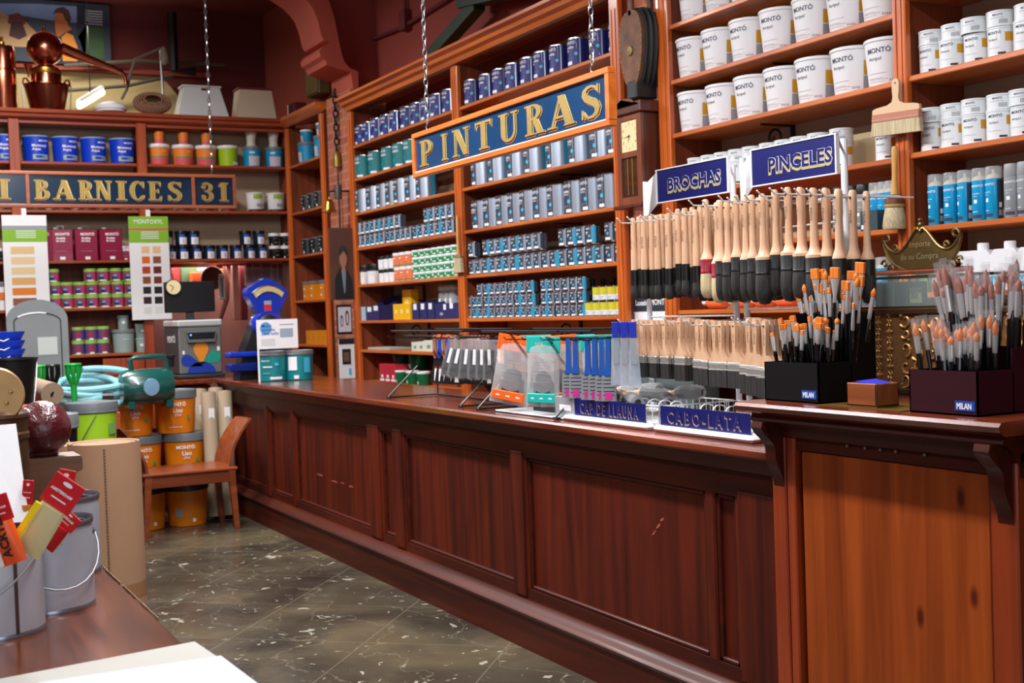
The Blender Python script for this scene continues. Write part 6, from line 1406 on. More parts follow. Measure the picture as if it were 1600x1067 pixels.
rowb(pgt, BZ['E'], [193], .12, 'pale grey-green tub', 'paint tub', 'beside the lime and purple tins', ''); rowb(pgs, BZ['E']+.213, [192], .12, 'small pale grey-green tub', 'paint tub', 'stacked on the larger grey-green tub', '')
rowb(pgs, BZ['E'], [221], .10, 'small pale grey-green tub', 'paint tub', 'lower of the pair right of the big grey-green tub', ''); rowb(pgs, BZ['E']+.13, [220], .10, 'small pale grey-green tub', 'paint tub', 'upper of the pair right of the big grey-green tub', '')
owt = tub(.10, .25, WHITE, GREY, lambda b, rb, r, h: b.patch(r*.98, -60, 60, h*.45, h*.75, mat('tan_orange_band', (230, 110, 30), .5), off=.003), taper=.92)
rowb(owt, BZ['D'], [2], .12, 'white tub with orange band', 'paint tub', 'at the left frame edge beside the colour card', '')
# colour cards
def card(label, u0, u1, v0, v1, kind):
    Y = YB-.05; p0 = hy(u0, v0, Y); x1 = xat(u1, Y, p0[2]); z1 = zat(v1, (p0[0]+x1)/2, Y); W = x1-p0[0]; H_ = p0[2]-z1
    o = thing('colour_card', label, 'colour chart', (p0[0]+W/2, Y, z1)); B().box(-W/2, -.003, 0, W/2, .003, H_, PW).build('card', o)
    G = mat('card_green', (130, 186, 40), .5); b = B(); b.box(-W/2, -.0036, H_*.745, W/2, -.003, H_ if kind else H_*.86, G)
    if not kind: b.box(-W/2, -.0036, H_*.86, W/2, -.003, H_*.90, PG)
    else: b.box(-W/2, -.0040, H_*.865, W/2, -.0036, H_*.885, mat('pink_print', (214, 90, 100), .5))
    b.build('header', o)
    b = B(); 
    if kind: b.ptext('MONTOXYL', .055, (-W*.36, -.0045, H_*.93), (1, 0, 0), (0, 0, 1), PW, .01, .85)
    for k in range(4): b.box(-W*.2, -.0045, H_*(.845-.02*k), W*.25, -.0040, H_*(.852-.02*k), PW)
    b.build('lettering', o)
    cols_ = [(226, 196, 140), (232, 206, 158), (232, 206, 158), (222, 172, 106), (226, 128, 30), (140, 84, 50), (40, 40, 40)] if not kind else None
    if not kind:
        for k, c in enumerate(cols_):
            z = H_*(.70-.098*k); B().box(-W*.33, -.0038, z-H_*.07, W*.20, -.0033, z, mat('swatch_%d%d%d' % c, c, .5)).build('swatch', o)
    else:
        pal = [(236, 196, 150), (236, 196, 150), (226, 106, 24), (150, 76, 52), (186, 62, 30), (104, 34, 30), (140, 76, 40), (124, 44, 30), (30, 30, 30), (24, 24, 28), (52, 24, 30), (24, 18, 24), (222, 224, 222), (226, 228, 226)]
        for k, c in enumerate(pal):
            r_, q = divmod(k, 2); z = H_*(.71-.098*r_); xx = -W*.2 if q == 0 else W*.08; B().box(xx, -.0038, z-H_*.068, xx+W*.2, -.0033, z, mat('swatch_%d%d%d' % c, c, .5)).build('swatch', o)
    B().box(-.02, -.004, H_, .02, .002, H_+.06, PW).build('hanger', o); return o
card('tall colour card with green band and row of tan wood swatches, left one', 2, 72, 336, 500, 0)
card('tall colour card with pink stripe and fourteen wood-stain swatches, right one', 200, 262, 338, 499, 1)

# ================================================================ ON TOP OF THE BACK SHELVING
ZTp = 3.2855
def onlathe(name, label, cat, u, dy, parts, Y=YB, z=ZTp, sc=1):
    o = thing(name, label, cat, (xat(u, Y+dy, z+.2), Y+dy, z))
    for nm, prof, m in parts: B().lathe([(a*sc, q*sc) for a, q in prof], m, n=26).build(nm, o)
    return o
CPD = mat('dark_copper', (150, 84, 62), .25, 1)
o = onlathe('copper_still', 'copper still with round boiler head and long spout on the back shelving', 'copper still', 73, .1, [
    ('pot', [(.14, 0), (.145, .01), (.19, .22), (.205, .225), (.205, .235), (.13, .245)], CPD), ('neck', [(.128, .24), (.13, .36), (.12, .385), (.07, .41)], COPPER),
    ('brass_band', [(.132, .33), (.134, .335), (.134, .375), (.13, .38)], BRASS),
    ('head', [(.06, .40)]+[(.155*math.sin(PI*(.14+.86*k/12)), .56-.155*math.cos(PI*(.14+.86*k/12))) for k in range(13)], COPPER), ('finial', [(.012, .71), (.02, .73), (.012, .745), (.016, .76), (0, .775)], BRASS)])
b = B(); b.tube([(.13, 0, .58), (.35, 0, .50), (.58, 0, .42), (.66, 0, .385), (.69, 0, .34), (.69, 0, .28)], [.055, .042, .028, .022, .018, .016], COPPER, 12); b.build('spout', o)
b = B()
for s_ in (-1, 1): b.tube([(s_*.14, 0, .25), (s_*.17, 0, .29), (s_*.19, 0, .29), (s_*.20, 0, .24)], .009, COPPER, 6)
b.tube([(-.20, -.03, .0), (-.205, -.03, .23)], .006, STEEL, 5); b.tube([(.19, -.03, .0), (.205, -.03, .23)], .006, STEEL, 5); b.build('handles', o)
B().lathe([(.04, .40), (.012, .33), (.01, .29)], COPPER, -.155, -.06, 0, 12).build('funnel', o)
onlathe('copper_cylinder', 'tall copper condenser cylinder beside the copper still, cut by the frame', 'copper cylinder', 5, .12, [('cylinder', [(.11, 0), (.112, .005), (.112, .52), (.10, .56), (.05, .575)], COPPER), ('band', [(.113, .34), (.117, .345), (.117, .355), (.113, .36)], CPD), ('valve', [(.03, .57), (.03, .60), (.012, .62), (.02, .64), (0, .65)], BRASS)])
onlathe('enamel_dish', 'white enamel covered dish on the back shelving beside the bright tube', 'dish', 172, .1, [('dish', [(.08, 0), (.13, .02), (.14, .045)], WHITE), ('lid', [(.145, .045), (.135, .075), (.09, .105), (.03, .12), (0, .121)], WHITE)])
# wicker flask basket
WK = mat('wicker', (140, 100, 78), .8, bump=.8, bscale=60)
o = thing('wicker_basket', 'squat round wicker basket lying on its side on the back shelving', 'basket', (xat(238, YB+.1, ZTp+.1), YB+.1, ZTp+.115)); b = B()
for k in range(14):
    t = k/13; R_ = .17*math.sin(PI*(.16+.76*t)); yy = -.10+.2*t; b.tube([(R_*math.cos(a), yy*.8, R_*.62*math.sin(a)) for a in [2*PI*i/22 for i in range(22)]], .0085, WK, 5, True)
b.build('coils', o); b = B()
for i in range(11):
    a = 2*PI*i/11; b.tube([(.17*math.sin(PI*(.16+.76*t))*math.cos(a)*.97, (-.10+.2*t)*.8, .17*math.sin(PI*(.16+.76*t))*.60*math.sin(a)) for t in [k/8 for k in range(9)]], .005, WK, 4)
b.build('ribs', o); o.rotation_euler = (-.35, 0, -.1)
def shade(u0, u1, v0, v1, m, rm, label, top_f=.68):
    Y = YB+.12; xa, xb = xat(u0, Y, ZTp), xat(u1, Y, ZTp); W = (xb-xa)/2; H_ = zat(v0, (xa+xb)/2, Y)-ZTp; o = thing('lamp_shade', label, 'lamp shade', ((xa+xb)/2, Y, ZTp))
    vs = []; 
    for (z, f) in ((0, 1), (.02, 1), (H_*.93, top_f+.04), (H_*.95, top_f+.1), (H_, top_f+.1)): vs += [(-W*f, -.12*f, z), (W*f, -.12*f, z), (W*f, .12*f, z), (-W*f, .12*f, z)]
    fs = [(3, 2, 1, 0), (16, 17, 18, 19)]+[(l*4+k, l*4+(k+1) % 4, l*4+4+(k+1) % 4, l*4+4+k) for l in range(4) for k in range(4)]
    b = B(); b.add(vs[:12], [(3, 2, 1, 0)]+[(l*4+k, l*4+(k+1) % 4, l*4+4+(k+1) % 4, l*4+4+k) for l in range(2) for k in range(4)], m); b.build('shade', o)
    b = B(); b.add(vs[8:], [(3, 2, 1, 0), (8, 9, 10, 11)]+[(l*4+k, l*4+(k+1) % 4, l*4+4+(k+1) % 4, l*4+4+k) for l in range(2) for k in range(4)], rm); b.build('rim', o); return o
s1 = shade(275, 352, 136, 178, mat('white_enamel', (206, 212, 212), .4), mat('white_enamel', (206, 212, 212), .4), 'white tapered metal hood on the back shelving, larger of two')
s2 = shade(367, 426, 140, 180, mat('cream_cloth', (200, 184, 158), .7), mat('dark_red_trim', (110, 36, 36), .5), 'cream tapered shade with red trim on the back shelving, smaller of two', .8)
B().box(-.01, -.10, .24 if False else .25, .04, -.096, .27, BRASS).build('handle', s1)
o = thing('hook_rod', 'bent iron rod with tied cloth leaning over the wicker basket', 'rod', (xat(252, YB+.2, ZTp), YB+.2, ZTp))
pt = [hy(u, v, YB+.2)-Vector(o.location) for u, v in ((255, 150), (250, 76), (212, 92), (205, 110), (198, 140), (190, 155))]
B().tube([tuple(p) for p in pt[:2]], .012, STEEL, 6).build('rod', o); B().tube([tuple(p) for p in pt[1:]], .014, mat('grey_tube', (120, 112, 100), .5), 6).build('bent_arm', o)
B().lathe([(.02, -.06), (.045, 0), (.03, .09), (.0, .12)], mat('grey_rag', (150, 136, 120), .9), pt[1][0]+.03, pt[1][1], pt[1][2]-.09, 8).build('tied_cloth', o)
# fluorescent tube fixture seen above the shelving, on the beige wall
o = thing('fluorescent_lamp', 'lit fluorescent tube lamp slanting above the white dish in the back room', 'lamp')
pa, pb = hy(124, 166, 12.6), hy(160, 144, 13.0)
B().tube([pa, pb], .028, mat('lit_tube', (255, 246, 214), .5, emit=9), 10).build('tube', o); B().tube([pa+Vector((0, .03, .045)), pb+Vector((0, .03, .045))], .03, WHITE, 6).build('fixture', o)
B().tube([tuple((pa+pb)/2+Vector((0, .03, .06))), tuple((pa+pb)/2+Vector((0, .03, 1.0)))], .006, BLK2, 5).build('cord', o)
# iron pipes along the beige wall
o = thing('pipe_run', 'dark iron pipes crossing the beige wall above the back shelving', 'pipe'); G2 = mat('pipe_grey', (96, 88, 76), .6)
B().tube([hy(100, 103, 13.3), hy(215, 95, 13.3), hy(350, 102, 13.3)], .02, G2, 6).build('pipe', o); B().tube([hy(100, 142, 13.3), hy(200, 134, 13.3), hy(270, 118, 13.3)], .02, G2, 6).build('pipe', o)
B().tube([hy(268, 20, 13.2), hy(272, 110, 13.2), hy(305, 112, 13.2)], .05, BLK2, 8).build('pipe', o)
# painting
o = thing('painting', 'painted scene of a dark-haired person in yellow top, high on back wall', 'painting')
Yp = 13.36; A_ = hy(-120, 92, Yp); Cc = hy(170, 2, Yp); x0p, x1p, z0p, z1p = A_[0], Cc[0], hy(60, 97, Yp)[2], 4.66
B().box(x0p, Yp, z0p, x1p, Yp+.03, z1p, mat('canvas_dark_blue', (46, 56, 76), .7, var=.3, vscale=2)).build('canvas', o)
b = B()
def blob(pts, m, d): b.prism([(hy(u, v, Yp)[0], hy(u, v, Yp)[2]) for u, v in pts], Yp-.002*d, Yp, m, 'xz')
P1 = mat('paint_sky', (110, 140, 190), .7, var=.15); P2 = mat('paint_skin', (176, 104, 60), .7, var=.15); P3 = mat('paint_yellow', (214, 136, 44), .7, var=.1); P4 = mat('paint_hair', (70, 42, 34), .7); P5 = mat('paint_green', (40, 72, 44), .7, var=.3); P6 = mat('paint_sand', (170, 140, 100), .7, var=.2); P7 = mat('paint_navy', (24, 34, 60), .7)
blob([(-110, 40), (-110, 4), (60, 6), (121, 10), (121, 36), (80, 32), (20, 22)], P1, 1); blob([(-110, 36), (0, 20), (40, 34), (66, 60), (60, 74), (-110, 70)], P6, 2)
blob([(120, 6), (134, 8), (134, 88), (120, 88)], P7, 3); blob([(134, 40), (161, 46), (164, 94), (120, 94), (120, 60)], P5, 3)
for k in range(6): blob([(133, 16+4*k), (160, 18+4*k), (160, 19.6+4*k), (133, 17.6+4*k)], mat('paint_blind', (170, 186, 200), .7), 4)
blob([(86, 96), (90, 52), (98, 47), (112, 48), (124, 62), (134, 96)], P7, 4); blob([(98, 96), (96, 58), (104, 51), (114, 56), (121, 74), (121, 96)], P3, 5)
blob([(86, 46), (85, 30), (88, 20), (96, 16), (104, 22), (106, 40), (112, 46), (100, 52), (92, 58), (88, 56)], P2, 6); blob([(83, 22), (88, 14), (98, 11), (107, 17), (111, 30), (108, 37), (102, 32), (98, 22), (90, 20)], P4, 7)
blob([(12, 36), (14, 24), (28, 20), (38, 27), (40, 38), (24, 42)], mat('paint_red_scarf', (96, 44, 50), .7), 3); blob([(18, 34), (34, 34), (42, 56), (30, 62), (14, 56)], mat('paint_plum', (64, 36, 44), .7, var=.3), 4)
b.build('picture', o)
o = thing('fuse_box', 'old olive metal fuse box on the red wall by the salmon arch', 'box', tuple(hx(492, 150, 4.05))); B().bbox(-.02, -.17, 0, .10, .17, .36, mat('olive_metal', (104, 90, 54), .5, .3, var=.3), .01).build('case', o); B().box(-.03, -.165, .02, -.02, .165, .34, mat('olive_door', (128, 112, 66), .5, .3, var=.3)).build('door', o)
o = thing('dark_red_box', 'small dark red box with white edges on top of the corner shelving', 'box', (3.9, yat(464, 3.9, 3.4), 3.2905)); B().bbox(-.06, -.10, 0, .06, .10, .14, mat('dark_red_box', (84, 20, 28), .5), .004).build('case', o); B().box(-.064, .085, 0, -.06, .1, .14, PW).build('white_edge', o)
# brass bell on iron bracket, dark chain with small bell, portraits
o = thing('brass_bell', 'polished brass bell hanging from an iron bracket on the brick pier', 'bell'); Yb_ = 10.0; c = hy(515, 322, 10.1)
B().lathe([(.052, -.055), (.05, -.052), (.036, -.02), (.028, .03), (.02, .05), (.008, .06), (.006, .08)], BRASS, c[0], c[1], c[2], 20, sx=1.25, sy=1.25).build('bell_cup', o); B().lathe([(.008, -.06), (.012, -.07), (0, -.08)], BRASS, c[0], c[1], c[2], 8).build('clapper', o)
B().tube([(c[0], c[1], c[2]+.08), (c[0], c[1], c[2]+.12), (c[0]+.05, c[1], c[2]+.13), (3.86, c[1]+.02, c[2]+.13)], .009, BLK2, 6).build('bracket', o); B().lathe([(.03, -.06), (.035, 0), (.03, .06)], mat('grey_iron', (90, 88, 84), .5, .6), c[0]+.08, c[1], c[2]+.12, 10).build('wheel', o)
o = thing('bell_chain', 'dark iron chain with small old bell hanging at the pier corner', 'chain'); x_ = 3.80; yb2 = 10.3; b = B()
z_hi = zat(125, 3.80, 10.3); z_lo = zat(232, 3.80, 10.3); xx = xat(526, yb2, 2.9)
n = int((z_hi-z_lo)/.06)
for k in range(n):
    pts = [((.02*math.cos(2*PI*i/8) if k % 2 else 0), (0 if k % 2 else .02*math.cos(2*PI*i/8)), z_lo+k*.06+.038*math.sin(2*PI*i/8)) for i in range(8)]; b.tube([(xx+p[0], yb2+p[1], p[2]) for p in pts], .008, BLK2, 5, True)
b.build('links', o); B().lathe([(.04, -.14), (.036, -.08), (.028, -.02), (.01, .0)], mat('old_brass', (140, 118, 54), .4, .7), xx, yb2, z_lo-.02, 12).build('small_bell', o)
B().tube([(xx, yb2, z_lo-.16), (xx, yb2, z_lo-1.2)], .008, BLK2, 5).build('pull_rod', o)
def pic(name, label, corners, Y, t=.03, frame=None, wid=.02):
    p = [hy(u, v, Y) for u, v in corners]; x0, x1 = p[0][0], p[1][0]; z0, z1 = (p[2][2]+p[3][2])/2, (p[0][2]+p[1][2])/2
    o = thing(name, label, 'picture', ((x0+x1)/2, Y, z0)); return o, (x1-x0)/2, z1-z0
o, W, H_ = pic('portrait', 'painted portrait of a man in dark suit and tie on brown ground, on the pier', ((514, 356), (552, 356), (556, 466), (519, 470)), 9.95)
B().box(-W, 0, 0, W, .02, H_, mat('brown_canvas', (92, 58, 46), .6, var=.2, vscale=4)).build('canvas', o)
b = B(); b.prism([(-W*.72, 0), (-W*.66, H_*.30), (-W*.3, H_*.42), (0, H_*.46), (W*.4, H_*.40), (W*.75, H_*.28), (W*.8, 0)], -.002, 0, mat('paint_suit', (24, 26, 28), .6), 'xz'); b.prism([(-W*.12, H_*.42), (W*.24, H_*.42), (W*.16, H_*.12), (W*.06, 0.08*H_)], -.003, 0, PG, 'xz'); b.prism([(W*.02, H_*.40), (W*.12, H_*.40), (W*.16, H_*.12), (W*.05, H_*.12)], -.0035, 0, mat('paint_tie', (90, 130, 160), .6), 'xz')
b.prism([(W*.05+W*.30*math.cos(a), H_*.57+H_*.12*math.sin(a)) for a in [2*PI*k/16 for k in range(16)]], -.004, 0, mat('paint_face', (176, 120, 96), .6, var=.1, vscale=20), 'xz'); b.prism([(-W*.28, H_*.60), (-W*.30, H_*.70), (-W*.05, H_*.76), (W*.26, H_*.74), (W*.36, H_*.64), (W*.30, H_*.62), (W*.1, H_*.68)], -.005, 0, mat('paint_grey_hair', (50, 46, 46), .6), 'xz'); b.prism([(-W*.1, H_*.46), (W*.2, H_*.46), (W*.18, H_*.40), (-.0, H_*.40)], -.0045, 0, mat('paint_face', (176, 120, 96), .6), 'xz'); b.build('figure', o)
o, W, H_ = pic('framed_print', 'small black-framed print of two faces below the portrait', ((526, 478), (549, 474), (552, 520), (531, 524)), 9.94)
B().bbox(-W, 0, 0, W, .02, H_, BLACK, .004).build('frame', o); B().box(-W*.86, -.002, H_*.08, W*.86, 0, H_*.92, mat('pale_paper', (206, 200, 206), .6)).build('sheet', o)
b = B()
for cx_, cz_, s_ in ((-.4, .45, 1), (.35, .55, 1.3)): b.prism([(W*cx_+W*.2*s_*math.cos(a), H_*cz_+H_*.2*s_*math.sin(a)) for a in [2*PI*k/12 for k in range(12)]], -.003, -.002, PK, 'xz'); b.prism([(W*cx_+W*.12*s_*math.cos(a), H_*(cz_-.02)+H_*.14*s_*math.sin(a)) for a in [2*PI*k/12 for k in range(12)]], -.004, -.002, mat('pale_face_print', (200, 190, 192), .6), 'xz')
b.build('faces', o)
o, W, H_ = pic('notice', 'white notice with a picture of a black device standing behind the counter', ((529, 528), (553, 530), (553, 590), (531, 592)), 9.93)
B().box(-W, 0, 0, W, .01, H_, PW).build('sheet', o); b = B(); b.box(-W, -.002, H_*.86, W, 0, H_, PK); b.box(-W*.6, -.002, H_*.35, W*.5, 0, H_*.74, PK); b.box(-W*.4, -.003, H_*.42, W*.3, 0, H_*.66, mat('brown_print', (110, 80, 60), .6)); b.box(W*.2, -.002, H_*.08, W*.5, 0, H_*.25, DOT); b.build('print', o)
o = thing('hanging_brush', 'small black-headed brush hanging on the far corner post', 'brush', (3.80, 11.66, zat(424, 3.80, 11.6))); o.location[0] = xat(464, 11.66, 2.0); b = B(); b.lathe([(0, 0), (.012, -.01), (.015, -.15), (.02, -.2)], mat('amber_handle', (214, 160, 84), .35), n=10); b.build('handle', o); B().bbox(-.03, -.012, -.33, .03, .012, -.2, BRI, .008).build('bristles', o)
o = thing('thermostat', 'small pale grey remote holder on the far corner post', 'remote', (xat(466, 11.66, 1.6), 11.66, zat(505, 3.8, 11.6))); B().bbox(-.045, -.02, 0, .045, .01, .20, mat('pale_grey_case', (170, 170, 160), .5), .008).build('case', o); B().box(-.025, -.022, .12, .025, -.02, .18, PK).build('display', o)

# ================================================================ BACK ROOM SEEN UNDER THE JAR SHELF
YR = 12.55
ROOM = mat('back_room_wall', (170, 110, 96), .8, var=.15); B().box(pxs[1]-.2, 13.0, .0, 4.14, 13.05, BZ['C']+.0, ROOM).build('wall_back', kind='structure')
area('back_room_tube', ((pxs[1]+3.9)/2, 12.7, 1.92), 1.2, .3, 5, (.95, .97, 1))
B().box(pxs[1], 12.03, 1.905 if False else BZ['C']+.0, 4.14, 13.0, BZ['C']+.02, ROOM).build('ceiling', kind='structure')
def slab(name, label, cat, u0, u1, v0, v1, Y, t, m, rnd=.01, extra=None):
    xa, xb = xat(u0, Y, 1.7), xat(u1, Y, 1.7); z0, z1 = zat(v1, (xa+xb)/2, Y), zat(v0, (xa+xb)/2, Y); o = thing(name, label, cat, ((xa+xb)/2, Y, z0)); w2 = (xb-xa)/2
    B().bbox(-w2, 0, 0, w2, t, z1-z0, m, min(rnd, w2*.4)).build('body', o)
    if extra: extra(o, w2, z1-z0)
    return o
slab('door_leaf', 'pale pink painted upright board in the back room behind the scale', 'board', 363, 375, 412, 500, YR, .03, mat('pink_paint', (232, 160, 140), .6))
slab('red_board', 'dark red upright board in the back room beside the pink one', 'board', 375, 386, 412, 500, YR+.05, .03, mat('dull_red', (130, 36, 34), .6))
slab('green_binder', 'green binder standing in the back room', 'binder', 284, 310, 412, 442, YR+.2, .1, mat('dull_green', (92, 116, 74), .6))
slab('red_folder', 'red folder standing left of the green binder in the back room', 'folder', 272, 283, 410, 442, YR+.2, .1, mat('folder_red', (180, 44, 40), .6))
slab('orange_carton', 'orange carton in the back room above the monitor', 'box', 300, 322, 425, 441, YR+.1, .1, mat('orange_card', (232, 96, 34), .6)); slab('orange_carton', 'second orange carton right of the racket shape in the back room', 'box', 337, 352, 420, 432, YR+.2, .1, mat('orange_card', (232, 96, 34), .6))
slab('blue_sheet', 'pale blue sheet on the back room wall', 'sheet', 306, 340, 413, 424, YR+.3, .01, mat('pale_blue_card', (160, 190, 210), .6))
o = thing('round_board', 'round brown wooden board standing behind the monitor', 'board', (xat(332, YR, 1.8), YR, zat(445, 2.9, YR))); B().lathe([(.0, -.012), (.115, -.012), (.12, 0), (.115, .012), (0, .012)], mat('brown_board', (120, 60, 44), .5), 0, 0, .06, 24, axis=1).build('board', o)
o = thing('curved_wood', 'tall curved brown wooden frame in the back room', 'frame', (xat(352, YR, 1.6), YR+.1, zat(500, 2.95, YR))); B().tube([(-.03, 0, 0), (.04, 0, .2), (.05, 0, .35), (.03, 0, .55)], [.02, .03, .03, .02], mat('brown_board', (120, 60, 44), .5), 8).build('frame', o)
o = slab('thermometer', 'white wall thermometer in the back room right of the monitor', 'thermometer', 342, 352, 428, 468, YR-.05, .02, PW, .01, lambda o, w, h: B().box(-w*.3, -.003, h*.1, w*.3, 0, h*.85, PG).build('scale', o))
PKF = mat('blister_film', (226, 206, 204), .2, alpha=.55)
def blis():
    o = thing('blister_pack'); B().bbox(-.06, -.02, -.24, .06, .02, 0, PKF, .01).build('pack', o); B().bbox(-.04, -.012, -.20, .04, .012, -.06, mat('mauve_card', (150, 110, 116), .6), .006).build('card', o); B().box(-.045, -.022, -.05, .045, -.02, -.005, mat('red_print2', (196, 60, 60), .5)).build('header', o); return o
blis = Proto(blis)
for i, (u, v) in enumerate(((392, 412), (404, 412), (417, 413), (430, 414), (443, 414), (398, 445), (425, 446), (438, 452), (447, 440), (436, 478), (448, 476))):
    blis.place((xat(u, YR-.1-.03*(i % 3), 1.7), YR-.1-.03*(i % 3), zat(v, 3.3, YR)), random.uniform(-.2, .2), f'clear pack on mauve card in back room, {ORD[i]} of the cluster behind scale', 'pack', 'clear packs hanging in the back room')
# ================================================================ ON THE RETURN COUNTER
ZC_ = .951
Ym = 9.32
def mach():
    xa, xb = xat(279, Ym, 1.3), xat(346, Ym, 1.3); zt = zat(497, (xa+xb)/2, Ym); W = (xb-xa)/2; H_ = zt-ZC_-.012; D = .48
    o = thing('tinting_machine', 'grey paint tinting machine with coloured drop shapes and dark side on back counter', 'machine', ((xa+xb)/2, Ym, ZC_))
    MG = mat('machine_grey', (104, 106, 102), .45); MD = mat('machine_side', (54, 58, 60), .4)
    B().bbox(-W*1.1, -.02, 0, W*1.08, D, .03, mat('base_dark', (40, 44, 46), .5), .008).build('base', o)
    B().bbox(-W, 0, .03, W, D, H_-.05, MG, .012).build('body', o); B().bbox(-W*1.04, -.01, H_-.05, W*1.04, D, H_, mat('machine_top', (176, 178, 178), .4), .01).build('top', o)
    B().box(-W-.003, .02, .04, -W, D-.02, H_-.06, MD).build('side_panel', o, label='dark side panel with white letters')
    b = B(); b.ptext('MONTÓ', .07, (-W-.004, D*.75, H_*.62), (0, -1, 0), (0, 0, 1), PW, .02); b.build('side_lettering', o)
    b = B(); b.prism([(-W*.72, H_*.80), (W*.72, H_*.80), (W*.62, H_*.62), (-W*.62, H_*.62)], -.035, 0, MG, 'xz'); b.build('hood', o); b = B(); b.prism([(-W*.66, H_*.785), (W*.66, H_*.785), (W*.58, H_*.67), (-W*.58, H_*.67)], -.038, -.034, BLACK, 'xz'); b.build('slot', o)
    b = B(); b.lathe([(0, -.040), (.006, -.039), (.006, -.037)], mat('blue_led', (60, 110, 255), .3, emit=4), -W*.5, 0, H_*.745, 8, axis=1); b.v = [v for v in b.v]; b.build('indicator_light', o)
    def drop(cx, cz, ang, L_, R_, m):
        pts = [(0, L_)]+[(R_*math.cos(a), R_*math.sin(a)) for a in [math.radians(150-300*0+q) for q in []]]
        pts = [(0, -L_)]+[(R_*math.cos(math.radians(-30+q)), R_*math.sin(math.radians(-30+q))) for q in range(0, 241, 20)]
        c_, s_ = math.cos(ang), math.sin(ang); B().prism([(cx+x*c_-y*s_, cz+x*s_+y*c_) for x, y in pts], -.003, 0, m, 'xz').build('drop_emblem', o)
    drop(0, H_*.50, 0, .12, .055, mat('drop_orange', (226, 140, 30), .4)); drop(-W*.66, H_*.31, PI*.38, .13, .045, mat('drop_blue', (24, 56, 160), .4)); drop(W*.62, H_*.36, -PI*.36, .11, .045, mat('drop_teal', (30, 150, 130), .4))
    B().prism([(W*.66*math.cos(PI*k/12), .04+H_*.19*math.sin(PI*k/12)) for k in range(13)], -.003, 0, mat('drop_blue', (24, 56, 160), .4), 'xz').build('dome_emblem', o)
    b = B(); b.box(-W*.86, -.002, H_*.42, -W*.76, 0, H_*.48, PW); b.box(W*.76, -.002, H_*.46, W*.88, 0, H_*.53, PW); b.build('stickers', o)
    # monitor on top
    m = thing('monitor', 'black flat monitor standing on the tinting machine', 'monitor', ((xa+xb)/2-.02, Ym+.2, ZC_+H_+.001)); zb = zat(488, (xa+xb)/2, Ym+.2)-ZC_-H_; h2 = zat(440, (xa+xb)/2, Ym+.2)-ZC_-H_; w2 = (xat(344, Ym+.2, 1.6)-xat(266, Ym+.2, 1.6))/2
    B().bbox(-w2, -.015, zb, w2, .02, h2, BLACK, .006).build('screen', m); B().bbox(-.03, .0, 0, .03, .02, zb+.03, mat('base_dark', (40, 44, 46), .5), .004).build('neck', m); B().bbox(-.10, -.06, 0, .10, .08, .008, mat('base_dark', (40, 44, 46), .5), .003).build('foot', m)
    return o
mach()
o = thing('dial_gauge', 'small round cream dial hooked on the corner of the black monitor', 'clock', (xat(271, Ym+.165, 1.6), Ym+.165, zat(449, 2.1, Ym+.165))); B().lathe([(0, -.012), (.058, -.012), (.062, 0), (.058, .01), (0, .01)], mat('dark_dial_rim', (60, 54, 44), .4), n=24, axis=1).build('rim', o); B().lathe([(0, -.0135), (.053, -.013), (.053, -.011)], mat('dial_cream', (232, 214, 160), .5), n=24, axis=1).build('face', o)
b = B(); b.tube([(0, -.015, 0), (-.03, -.015, .02)], .002, PK, 4); b.tube([(0, -.015, 0), (-.02, -.015, -.03)], .002, PK, 4); b.build('hands', o); B().tube([(0, 0, .06), (.0, .01, .10)], .004, BLK2, 4).build('hook', o)
# blue scale
def scale_():
    Y = 8.72; x0, x1 = xat(383, Y, 1.5), xat(446, Y, 1.5); xc = (x0+x1)/2+.0; W = (x1-x0)/2; BL = mat('scale_blue', (16, 50, 170), .25, coat=.7)
    o = thing('shop_scale', 'royal blue fan-shaped shop scale with cream dial on the counter', 'scale', (xc, Y, ZC_)); zz = lambda v: zat(v, xc, Y)-ZC_
    pl = [(-W*.30, zz(500)), (-W*.98, zz(462)), (-W, zz(455)), (-W*.92, zz(450)), (-W*.1, zz(435)), (W*.1, zz(435)), (W*.94, zz(452)), (W, zz(458)), (W*.96, zz(465)), (W*.34, zz(500))]
    b = B(); b.prism(pl, -.05, .07, BL, 'xz'); b.build('head', o)
    dpx = [(391, 457), (397, 452), (405, 448), (415, 446), (425, 448), (433, 452), (440, 458), (436, 465), (429, 460), (422, 457), (414, 456), (406, 458), (400, 461), (396, 466)]
    dp = [(xat(u, Y, 1.6)-xc, zz(v)) for u, v in dpx]
    B().prism(dp, -.054, -.049, mat('dial_tan', (196, 176, 126), .5), 'xz').build('dial', o); b = B(); b.tube([(p[0], -.054, p[1]) for p in dp], .004, STEEL, 5, True); b.build('dial_rim', o)
    B().box(-W*.18, -.053, zz(488), W*.18, -.05, zz(470), mat('badge_red', (190, 50, 60), .4)).build('badge', o, label='red and grey badge'); B().box(-W*.18, -.0535, zz(476), W*.18, -.05, zz(470), PG).build('badge_top', o)
    B().lathe([(.10, -.06), (.11, -.04), (.11, .05), (.09, .08)], BL, 0, 0, zz(508), 24, axis=1).build('collar', o); B().lathe([(0, -.07), (.06, -.068), (.075, -.06)], mat('dark_steel', (70, 66, 60), .4, .8), 0, 0, zz(508), 20, axis=1).build('hub', o)
    B().prism([(-.22, 0), (.2, 0), (.16, .12), (.10, zz(508)), (-.10, zz(508)), (-.20, .14)], -.04, .14, BLACK, 'xz').build('base', o); B().bbox(-.30, -.08, .16, -.06, .06, .20, BL, .01).build('pan', o); B().bbox(-.30, -.10, .06, -.1, .05, .12, mat('scale_blue_dark', (14, 30, 110), .3), .01).build('weight_tray', o)
scale_()
tlt = mat('teal_tub', (14, 134, 140), .4)
